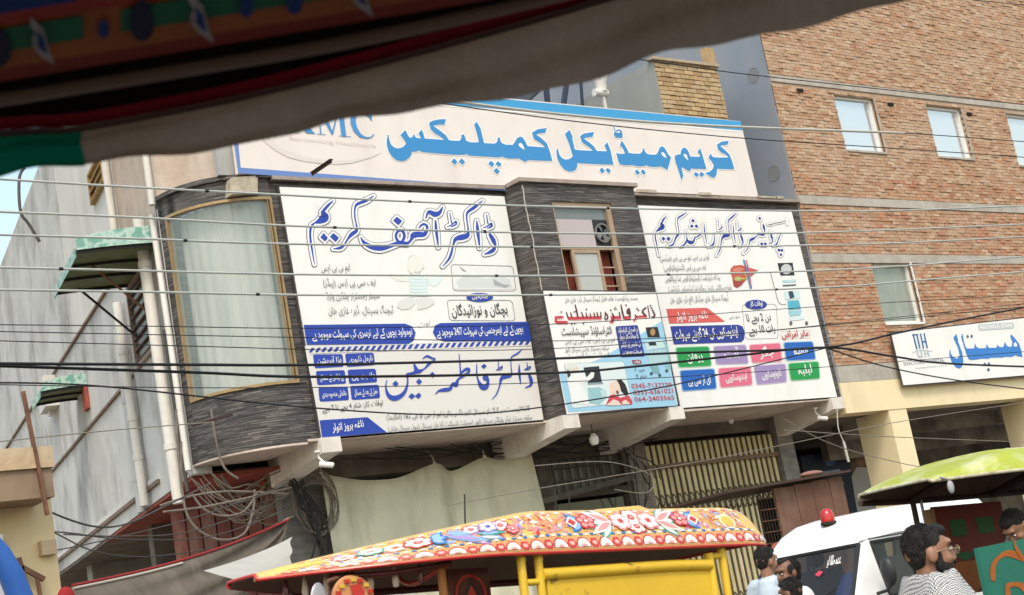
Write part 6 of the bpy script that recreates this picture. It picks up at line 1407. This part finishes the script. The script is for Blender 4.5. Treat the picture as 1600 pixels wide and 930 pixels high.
# ------------------------------------------------------------------ people
def remesh(mb, voxel, smooth=4):
    me = mb.mesh('tmp', []); ob = bpy.data.objects.new('tmp', me); COL.objects.link(ob)
    m = ob.modifiers.new('r', 'REMESH'); m.mode = 'VOXEL'; m.voxel_size = voxel
    s = ob.modifiers.new('s', 'SMOOTH'); s.iterations = smooth; s.factor = .5
    bpy.context.view_layer.update()
    dg = bpy.context.evaluated_depsgraph_get(); out = bpy.data.meshes.new_from_object(ob.evaluated_get(dg))
    bpy.data.objects.remove(ob); bpy.data.meshes.remove(me)
    out.polygons.foreach_set('use_smooth', [True]*len(out.polygons)); return out
def rpart(name, mb, voxel, m, parent, smooth=4):
    me = remesh(mb, voxel, smooth); me.materials.clear(); me.materials.append(m); me.name = name
    o = bpy.data.objects.new(name, me); COL.objects.link(o); o.parent = parent; return o
def limb(mb, pts, rs, n=14):
    P = spline(pts, 5); k = (len(P)-1)/(len(rs)-1); R_ = []
    for i in range(len(P)):
        t = i/k; j = min(int(t), len(rs)-2); R_.append(rs[j]+(rs[j+1]-rs[j])*(t-j))
    mb.tube(P, 0, n, rs=R_); mb.ell(P[0], (R_[0],)*3, nu=10, nv=6); mb.ell(P[-1], (R_[-1],)*3, nu=10, nv=6)
hair_m = mat('black_hair', (.006, .005, .0045), .75, (.022, .017, .014), 55, (2.2, 2.2, .5), bump=1.0, bscale=75)
def person(label, top, yaw, H, shirt, trousers, skin, hair='full', beard=False, tash=False, glasses=False, scarf=None, bend=0., turn=0., nod=0., arms=0):
    """a standing adult in a long shirt and loose trousers; local axes: faces -y"""
    s = H/1.72
    T = thing('person', label, 'person', (top.x, top.y, 0), local=True, rot=(0, 0, yaw)); T.scale = (s, s, s)
    B = Matrix.Rotation(bend, 4, 'X')
    def bd(p, z0=.95):                       # bend the upper body forwards at the hips
        p = Vector(p)
        if bend and p.z > z0: p = B @ (p-Vector((0, 0, z0))) + Vector((0, 0, z0))
        return p
    HD = Matrix.Translation(bd((0, .012, 1.455))) @ B @ Matrix.Rotation(turn, 4, 'Z') @ Matrix.Rotation(nod, 4, 'X')
    def hp(x, y, z): return HD @ Vector((x, y, z-1.47))
    HR = HD.to_3x3()
    b = MB()
    b.ell(hp(0, .015, 1.625), (.077, .097, .098), M=HR, nu=20, nv=14); b.ell(hp(0, -.03, 1.575), (.064, .062, .085), M=HR); b.ell(hp(0, -.045, 1.525), (.045, .045, .035), M=HR)
    b.ell(hp(0, -.078, 1.645), (.055, .02, .02), M=HR); b.ell(hp(0, -.100, 1.585), (.013, .018, .028), M=HR); b.ell(hp(0, -.103, 1.572), (.019, .014, .011), M=HR)
    for e in (-1, 1):
        b.ell(hp(e*.079, .015, 1.59), (.012, .024, .034), M=HR); b.ell(hp(e*.042, -.062, 1.575), (.025, .025, .025), M=HR)
    b.ell(hp(0, -.088, 1.542), (.024, .012, .011), M=HR)
    limb(b, [bd((0, .02, 1.36)), bd((0, .022, 1.44)), hp(0, .015, 1.55)], [.062, .055, .055])
    limb(b, [bd((0, .01, .98)), bd((0, .01, 1.2)), bd((0, .015, 1.38))], [.125, .12, .09])
    hands = []
    for e in (-1, 1):
        sh = bd((e*.175, .01, 1.38)); el = bd((e*.235, .03, 1.11)) if not arms else bd((e*.23, -.06, 1.13)); wr = bd((e*.235, -.03, .87)) if not arms else bd((e*.16, -.26, 1.12))
        limb(b, [sh, el, wr], [.052, .040, .026]); d = (wr-el).normalized(); pc_ = wr+d*.055
        b.ell(pc_, (.028, .040, .050)); hands.append((sh, el, wr))
        for k in range(4):
            st = pc_+d*.035+Vector((0, (k-1.5)*.018, 0)); ln = (.06, .075, .07, .055)[k]; limb(b, [st, st+d*ln*.5+Vector((-e*.006, 0, 0)), st+d*ln+Vector((-e*.02, 0, 0))], [.0095, .009, .0075], 8)
        st = pc_+Vector((0, -.035, .01)); limb(b, [st, st+d*.025+Vector((0, -.02, 0)), st+d*.055+Vector((0, -.022, 0))], [.011, .010, .008], 8)
        limb(b, [(e*.09, .01, .95), (e*.10, 0, .5), (e*.10, .02, .09)], [.085, .055, .036]); b.ell((e*.10, -.05, .045), (.042, .12, .038))
    rpart('body', b, .0085, skin, T, 3)
    c = MB(); limb(c, [bd((0, .012, 1.37)), bd((0, .01, 1.22)), bd((0, .01, 1.0)), (0, .01, .8), (0, .01, .52)], [.115, .145, .150, .175, .20])
    c.ell(bd((0, .012, 1.32)), (.185, .10, .085), M=B.to_3x3()); c.ell(bd((0, .015, 1.2)), (.165, .12, .17), M=B.to_3x3())
    for sh, el, wr in hands: limb(c, [bd((0.4*sh.x, .012, 1.375)) if not bend else sh.lerp(bd((0, .012, 1.36)), .5), sh, el, wr-(wr-el)*.08], [.065, .066, .054, .045])
    rpart('shirt', c, .012, shirt, T, 5)
    c = MB(); c.tube([bd((0, .02, 1.40)), bd((0, .018, 1.455))], .070, 18, cap=False); c.tube([bd((0, .02, 1.40)), bd((0, .018, 1.455))], .064, 18, cap=False); part('collar', c, shirt, T, smooth=True)
    c = MB()
    for e in (-1, 1): limb(c, [(e*.07, .01, .85), (e*.10, .01, .5), (e*.10, .02, .1)], [.12, .10, .07])
    rpart('trousers', c, .014, trousers, T, 4)
    for e in (-1, 1):
        c = MB(); c.ell((e*.10, -.05, .03), (.05, .13, .03)); part('shoe', c, mat('sandal_brown', (.06, .035, .02), .6), T, smooth=True)
    # face
    for e in (-1, 1):
        f_ = MB(); f_.ell(hp(e*.031, -.084, 1.612), (.013, .008, .0075), M=HR, nu=10, nv=6); ey = part('eye', f_, mat('eye_white', (.7, .68, .65), .2), T, smooth=True)
        f_ = MB(); f_.ell(hp(e*.031, -.0905, 1.612), (.0055, .003, .0055), M=HR, nu=8, nv=5); part('iris', f_, mat('dark_iris', (.015, .01, .008), .1), ey, smooth=True)
        f_ = MB(); f_.ell(hp(e*.033, -.088, 1.635), (.02, .006, .0045), M=HR, nu=10, nv=5); part('eyebrow', f_, hair_m, T, smooth=True)
    f_ = MB(); f_.ell(hp(0, -.100, 1.541), (.022, .004, .003), M=HR, nu=10, nv=5); part('mouth', f_, mat('lip_brown', (.16, .06, .05), .5), T, smooth=True)
    h = MB()
    if hair == 'full':
        h.ell(hp(0, .022, 1.642), (.0795, .091, .088), M=HR, nu=20, nv=14); h.ell(hp(0, .05, 1.600), (.068, .052, .068), M=HR); h.ell(hp(0, -.03, 1.695), (.055, .055, .033), M=HR)
    else:
        h.ell(hp(0, .05, 1.63), (.084, .078, .088), M=HR, nu=20, nv=14); h.ell(hp(0, .07, 1.58), (.07, .052, .075), M=HR); h.ell(hp(0, .005, 1.705), (.045, .075, .022), M=HR)
        for e in (-1, 1): h.ell(hp(e*.068, .0, 1.63), (.016, .04, .045), M=HR)
    for k in range(120):
        a = random.uniform(.5, 2.6); q = random.uniform(0, 2*math.pi); h.ell(hp(.079*math.sin(q)*math.sin(a), .04+.072*abs(math.cos(q))*math.sin(a), 1.632+.087*math.cos(a)), (.005, .005, .012), M=HR, nu=6, nv=4)
    rpart('hair', h, .0065, hair_m, T, 1)
    h = MB(); nst = 420
    for k in range(nst):                     # loose strands that break the outline
        th = random.uniform(0, 2*math.pi); ph = random.uniform(.15, 1.75); d_ = Vector((math.sin(ph)*math.sin(th), math.sin(ph)*math.cos(th), math.cos(ph)))
        if d_.y < -.25 and d_.z < .75: continue
        c_ = (0, .022, 1.642) if hair == 'full' else (0, .05, 1.63); r_ = (.0795, .091, .088) if hair == 'full' else (.084, .078, .088)
        p_ = Vector((c_[0]+d_.x*r_[0], c_[1]+d_.y*r_[1], c_[2]+d_.z*r_[2])); tg = Vector((d_.x*.4+random.uniform(-.3, .3), .5+d_.y*.4, -.7)); tg = (tg-d_*tg.dot(d_)).normalized()
        ln = random.uniform(.02, .04); q_ = [p_-d_*.003, p_+tg*ln*.5+d_*.004, p_+tg*ln+d_*random.uniform(-.002, .006)]
        h.tube([hp(*v_) for v_ in q_], 0, 4, rs=[.0018, .0015, .0005])
    so_ = part('hair_strands', h, hair_m, T, smooth=True); so_['kind'] = 'stuff'
    if beard:
        h = MB(); h.ell(hp(0, -.034, 1.540), (.067, .061, .052), M=HR); h.ell(hp(0, -.058, 1.505), (.040, .036, .032), M=HR)
        for e in (-1, 1): h.ell(hp(e*.066, -.012, 1.575), (.0085, .022, .05), M=HR)
        rpart('beard', h, .007, hair_m, T, 1)
    if tash or beard:
        h = MB(); h.ell(hp(0, -.102, 1.556), (.032, .010, .0075), M=HR); part('moustache', h, hair_m, T, smooth=True)
    if glasses:
        g = MB()
        for e in (-1, 1):
            P = [hp(e*.035+.026*math.cos(t*.4488), -.112, 1.608+.018*math.sin(t*.4488)) for t in range(15)]; g.tube(P, .0022, 6); g.tube([hp(e*.06, -.11, 1.612), hp(e*.082, -.04, 1.612), hp(e*.084, .02, 1.60)], .0025, 6)
        g.tube([hp(-.01, -.115, 1.612), hp(.01, -.115, 1.612)], .002, 6); go = part('spectacles', g, mat('gold_wire', (.4, .3, .15), .3, metal=.8), T, smooth=True)
        for e in (-1, 1):
            g = MB(); g.poly([hp(e*.035+.025*math.cos(t*.4488), -.112, 1.608+.017*math.sin(t*.4488)) for t in range(14)]); part('lens', g, glass('spectacle_lens', (.7, .7, .68), .03, .25), go)
    if scarf:
        g = MB()
        def sc_f(u, v):
            a = 2*math.pi*u; ro = .07+.175*v; zz = 1.50-.03*v-.15*v*v+.008*math.sin(a*7+v*9)*(1-v*.3)
            return bd((ro*1.22*math.sin(a), .018-ro*.80*math.cos(a)*(1+.1*math.sin(a*3)), zz+.03*math.exp(-((v-.35)/.16)**2)))
        g.grid(sc_f, 64, 16); so = part('scarf', g, scarf, T, smooth=True); md = so.modifiers.new('t', 'SOLIDIFY'); md.thickness = .012
        g = MB(); limb(g, [bd((.13, -.09, 1.42)), bd((.12, -.16, 1.3)), bd((.10, -.18, 1.05))], [.05, .055, .05]); rpart('scarf_end', g, .012, scarf, T, 2)
    return T
def check(name, c1, c2, n):
    m = mat(name, c1, .9); nt = m.node_tree; N = nt.nodes; L_ = nt.links; tc = N.new('ShaderNodeTexCoord'); mp = N.new('ShaderNodeMapping'); mp.inputs['Rotation'].default_value = (.5, .6, .7)
    k = N.new('ShaderNodeTexChecker'); k.inputs['Scale'].default_value = n; k.inputs['Color1'].default_value = (*c1, 1); k.inputs['Color2'].default_value = (*c2, 1)
    L_.new(tc.outputs['Object'], mp.inputs[0]); L_.new(mp.outputs[0], k.inputs[0]); L_.new(k.outputs[0], N['Principled BSDF'].inputs['Base Color']); return m
keff = check('black_white_check', (.62, .62, .6), (.03, .03, .035), 150)
skin1 = mat('brown_skin', (.30, .155, .095), .5, (.26, .13, .08), 12); skin2 = mat('dark_brown_skin', (.20, .095, .055), .5, (.17, .08, .048), 12)
def cloth(n, c): return mat(n, c, .9, tuple(x*.9 for x in c), 5, bump=.25, bscale=14)
RV, FV = Vector((.7677, -.6404, 0)), Vector((.6404, .7677, 0))
def yaw_of(a, b): f_ = RV*a+FV*b; return math.atan2(f_.x, -f_.y)
random.seed(5)
person('man in a pale blue shirt with his back turned beside the painted rickshaw', atd(1192, 854, 14.2), yaw_of(.7, .7), atd(1192, 854, 14.2).z, cloth('pale_blue_shirt', (.50, .58, .66)), cloth('pale_blue_trousers', (.45, .52, .6)), skin1, turn=R(-10), nod=R(6))
person('man in white with receding hair and moustache looking down the street', atd(1226, 871, 13.0), yaw_of(-.85, -.45), atd(1226, 871, 13.0).z, cloth('white_shirt', (.66, .66, .66)), cloth('white_trousers', (.6, .6, .6)), skin2, hair='bald', tash=True, nod=R(8))
person('dark haired boy standing in front of the man with the moustache', atd(1232, 902, 11.6), yaw_of(-.7, .6), atd(1232, 902, 11.6).z, cloth('grey_shirt', (.30, .31, .32)), cloth('grey_trousers', (.2, .2, .2)), skin2, nod=R(10))
pm = atd(1442, 817, 6.4)
person('bearded man in spectacles with a black and white checked scarf over lilac clothes', pm, yaw_of(.98, .12), pm.z, cloth('lilac_shirt', (.42, .34, .38)), cloth('lilac_trousers', (.4, .33, .37)), skin1, beard=True, glasses=True, scarf=keff, nod=R(4))
pq = atd(1622, 790, 11.2)
person('man bending forward with a checked scarf behind the green rickshaw', pq+Vector((.15, .1, 0)), yaw_of(-.8, -.5), 1.80, cloth('white_kurta', (.68, .68, .68)), cloth('white_trousers', (.6, .6, .6)), skin1, scarf=keff, bend=R(22), nod=R(22), tash=True)
# ------------------------------------------------------------------ the rickshaw roof overhead, seen from its seat
E1 = _r0.copy(); E2 = Vector((math.sin(YAW), math.cos(YAW), 0))
def onf(x, y, f):
    d = ray(x, y); return CAM + d*(f/d.dot(E2))
def LC(r, f, z): return CAM + E1*r + E2*f + Vector((0, 0, z-CAM.z))
OC = thing('rickshaw_roof', 'dark painted rickshaw roof edge with a hanging cloth fringe close overhead', 'rickshaw', (0, 0, 0))
FR = 1.42
fringe = mat('fringe_cloth', (.50, .385, .29), .95, (.19, .14, .10), 13, bump=.6, bscale=70, mix=(.3, .66), dirt=(.16, .115, .09), dscale=9, dstretch=(1, 1, 1.4), damt=.8)
def thin_cloth(m, c, k=.45):                 # daylight glows through thin cloth
    nt = m.node_tree; N = nt.nodes; t = N.new('ShaderNodeBsdfTranslucent'); t.inputs[0].default_value = (*c, 1); x = N.new('ShaderNodeMixShader'); x.inputs[0].default_value = k
    nt.links.new(N['Principled BSDF'].outputs[0], x.inputs[1]); nt.links.new(t.outputs[0], x.inputs[2]); nt.links.new(x.outputs[0], N['Material Output'].inputs[0])
thin_cloth(fringe, (.42, .31, .23), .38)
lowe = [(-260, 300), (0, 264), (130, 258), (266, 247), (360, 230), (440, 205), (510, 196), (580, 190), (700, 170), (736, 162), (850, 138), (1000, 99), (1150, 62), (1280, 29), (1440, -6), (1700, -60)]
uppe = [(-260, 250), (0, 212), (120, 206), (280, 177), (400, 152), (560, 112), (700, 74), (850, 32), (930, 6), (1100, -45), (1300, -105), (1450, -150), (1600, -195), (1800, -250)]
lo = spline([onf(*p, FR) for p in lowe], 8); up_ = spline([onf(*p, FR) for p in [(x, y-7) for x, y in uppe]], 8)
def lut(P, r):
    for a, b in zip(P, P[1:]):
        ra, rb = (a-CAM).dot(E1), (b-CAM).dot(E1)
        if ra <= r <= rb: return a.lerp(b, (r-ra)/(rb-ra) if rb > ra else 0).z
    return P[-1].z if r > (P[-1]-CAM).dot(E1) else P[0].z
RG = onf(128, 230, FR); rg = (RG-CAM).dot(E1)
def fr(r0_, r1_, du):
    m = MB()
    def fn(u, v):
        r = r0_+(r1_-r0_)*u; z0 = lut(lo, r); z1 = lut(up_, r)
        return LC(r, FR+.012*math.sin(r*23)*v+.006*math.sin(r*61)*v+du-.004*math.sin(v*9+r*7), z1+(z0-z1)*v+.0012*math.sin(r*41)*v)
    m.grid(fn, 150, 10); return m
part('fringe', fr(rg, 1.48, 0), fringe, OC, smooth=True)
GF = mat('green_fringe_cloth', (.0, .20, .11), .8, (.0, .16, .09), 6); thin_cloth(GF, (.0, .22, .12), .25)
part('green_fringe', fr(-1.48, rg, .004), GF, OC, smooth=True)
def strip(name, pts, w0, w1, f, m, thick=.012):
    """a long strip whose lower and upper edges pass through the listed pixel rows"""
    a = spline([onf(x, y, f) for x, y in pts[0]], 8); b = spline([onf(x, y, f) for x, y in pts[1]], 8); q = MB()
    r0_, r1_ = -1.48, 1.48
    q.grid(lambda u, v: LC(r0_+(r1_-r0_)*u, f+.006*math.sin(v*math.pi), lut(a, r0_+(r1_-r0_)*u)*(1-v)+lut(b, r0_+(r1_-r0_)*u)*v), 120, 4); part(name, q, m, OC, smooth=True)
g1 = [(-260, 246), (0, 211), (120, 204), (280, 175), (400, 150), (560, 110), (700, 72), (850, 30), (1000, -15), (1800, -255)]
g2 = [(x, y-7) for x, y in g1]; g3 = [(x, y-27) for x, y in g1]; g0_ = [(x, y+3) for x, y in g1]
strip('pale_piping', (g0_, g2), 0, 0, FR-.02, mat('pale_piping', (.30, .25, .21), .8))
strip('red_band', (g2, g3), 0, 0, FR-.03, mat('crimson_cloth', (.48, .02, .04), .7, (.40, .018, .035), 8))
fb_ = spline([onf(x, y-10, FR+.03) for x, y in g1], 8); q = MB()
q.grid(lambda u, v: LC(-1.48+2.96*u, FR+.03, lut(fb_, -1.48+2.96*u)*(1-v)+2.21*v), 120, 1); part('fascia_board', q, mat('fascia_gap_shade', (.02, .016, .014), .8), OC)  # board closes the gap; its black stands in for the recess's shade
# ceiling: dark gap, pipe, painted panel
p1 = [(x, y-58) for x, y in g1]
m = MB(); m.hexa([LC(r, f, z) for z in (2.20, 2.24) for f in (-1.3, 1.5) for r in (-1.5, 1.5)]); part('roof_sheet', m, mat('roof_outer', (.22, .15, .09), .7), OC)
m = MB(); m.hexa([LC(r, f, z) for z in (.5, 2.2) for f in (-1.3, -1.2) for r in (-1.5, 1.5)]); part('back_panel', m, PAL['maroon'], OC)  # out of view behind the camera, put in to shade the roof's underside
m = MB(); m.hexa([LC(r, f, z) for z in (.5, 2.2) for f in (-1.2, .3) for r in (-1.5, -1.42)]); part('side_panel', m, PAL['maroon'], OC)
m = MB(); m.hexa([LC(r, f, z) for z in (.3, .36) for f in (-1.3, 1.3) for r in (-1.5, 1.5)]); part('floor', m, PAL['maroon'], OC)
PF = 1.16
br = [(-260, 190), (0, 150), (284, 104), (560, 56), (900, -20), (1800, -230)]
bz_ = spline([onf(x, y-9, PF) for x, y in br], 8)
m = MB(); m.tube([LC(-1.46+2.92*i/80, PF+.02, lut(bz_, -1.46+2.92*i/80)) for i in range(81)], .0055, 10); part('pipe', m, mat('grubby_pipe', (.28, .21, .16), .6), OC, smooth=True)
# painted panel plane: lower edge at PF, leaning back over the passenger
a0, b0 = onf(0, 128, PF), onf(560, 34, PF)
dirv = (b0-a0).normalized(); backv = (E2*-.55 + Vector((0, 0, .16))).normalized(); nn = dirv.cross(backv).normalized()
def onp(x, y, l=0.):
    d = ray(x, y); P = a0 + nn*0; t = (P-CAM).dot(nn)/d.dot(nn); return CAM + d*t*(1-l)
def pxq(pts, m, l, name='painted_band'):
    q = MB(); q.poly([onp(x, y, l) for x, y in pts]); part(name, q, m, pan)
m = MB(); A_ = a0-dirv*.95; B_ = b0+dirv*1.35; m.quad(A_, B_, B_+backv*.6, A_+backv*.6); pan = part('painted_panel', m, mat('panel_dark_red', (.30, .03, .012), .5), OC)
pc = {k: mat('roofpaint_'+k, c, .5, tuple(x*.75 for x in c), 9) for k, c in dict(orange=(.52, .16, .02), green=(.01, .20, .085), blue=(.01, .05, .28), red=(.50, .05, .02), white=(.55, .55, .5), navy=(.01, .012, .05)).items()}
def band(y0, y1, k, l, x0=-80, x1=1000): pxq([(x0, y0-x0*.165), (x1, y0-x1*.165), (x1, y1-x1*.165), (x0, y1-x0*.165)], pc[k], l)
band(108, 84, 'orange', .002); band(84, 40, 'orange', .0022)
for x0, x1 in ((-60, 130), (190, 330), (330, 600)): band(82, 46, 'green', .004, x0, x1)
band(40, 22, 'red', .003); band(22, -60, 'blue', .003, -80, 120); band(22, -60, 'red', .003, 120, 900)
def leaf(cx, cy, s, k1, k2):
    P = [(-.28, -1.), (-.05, -.75), (.3, -.45), (.42, .0), (.55, .55), (.75, 1.1), (.2, .75), (-.15, .4), (-.25, .0), (-.1, -.3), (-.3, -.6)]
    pxq([(cx+x*s, cy+y*s) for x, y in P], pc[k1], .007, 'painted_leaf'); pxq([(cx+s*.12+x*s*.5, cy+s*.12+y*s*.5) for x, y in P], pc[k2], .010, 'painted_leaf')
leaf(58, 62, 36, 'white', 'blue'); leaf(306, 26, 38, 'white', 'blue'); leaf(555, -15, 38, 'white', 'blue')
def drop(cx, cy, s, k):
    pxq([(cx+s*math.sin(t)*(.55+.45*math.sin(t/2)), cy-s*1.5*math.cos(t)) for t in (2*math.pi*i/16 for i in range(16))], pc[k], .0066, 'painted_drop')
drop(222, 32, 22, 'navy'); drop(162, 45, 10, 'blue'); drop(0, 75, 20, 'navy'); drop(460, 2, 14, 'blue'); drop(385, 10, 12, 'blue')
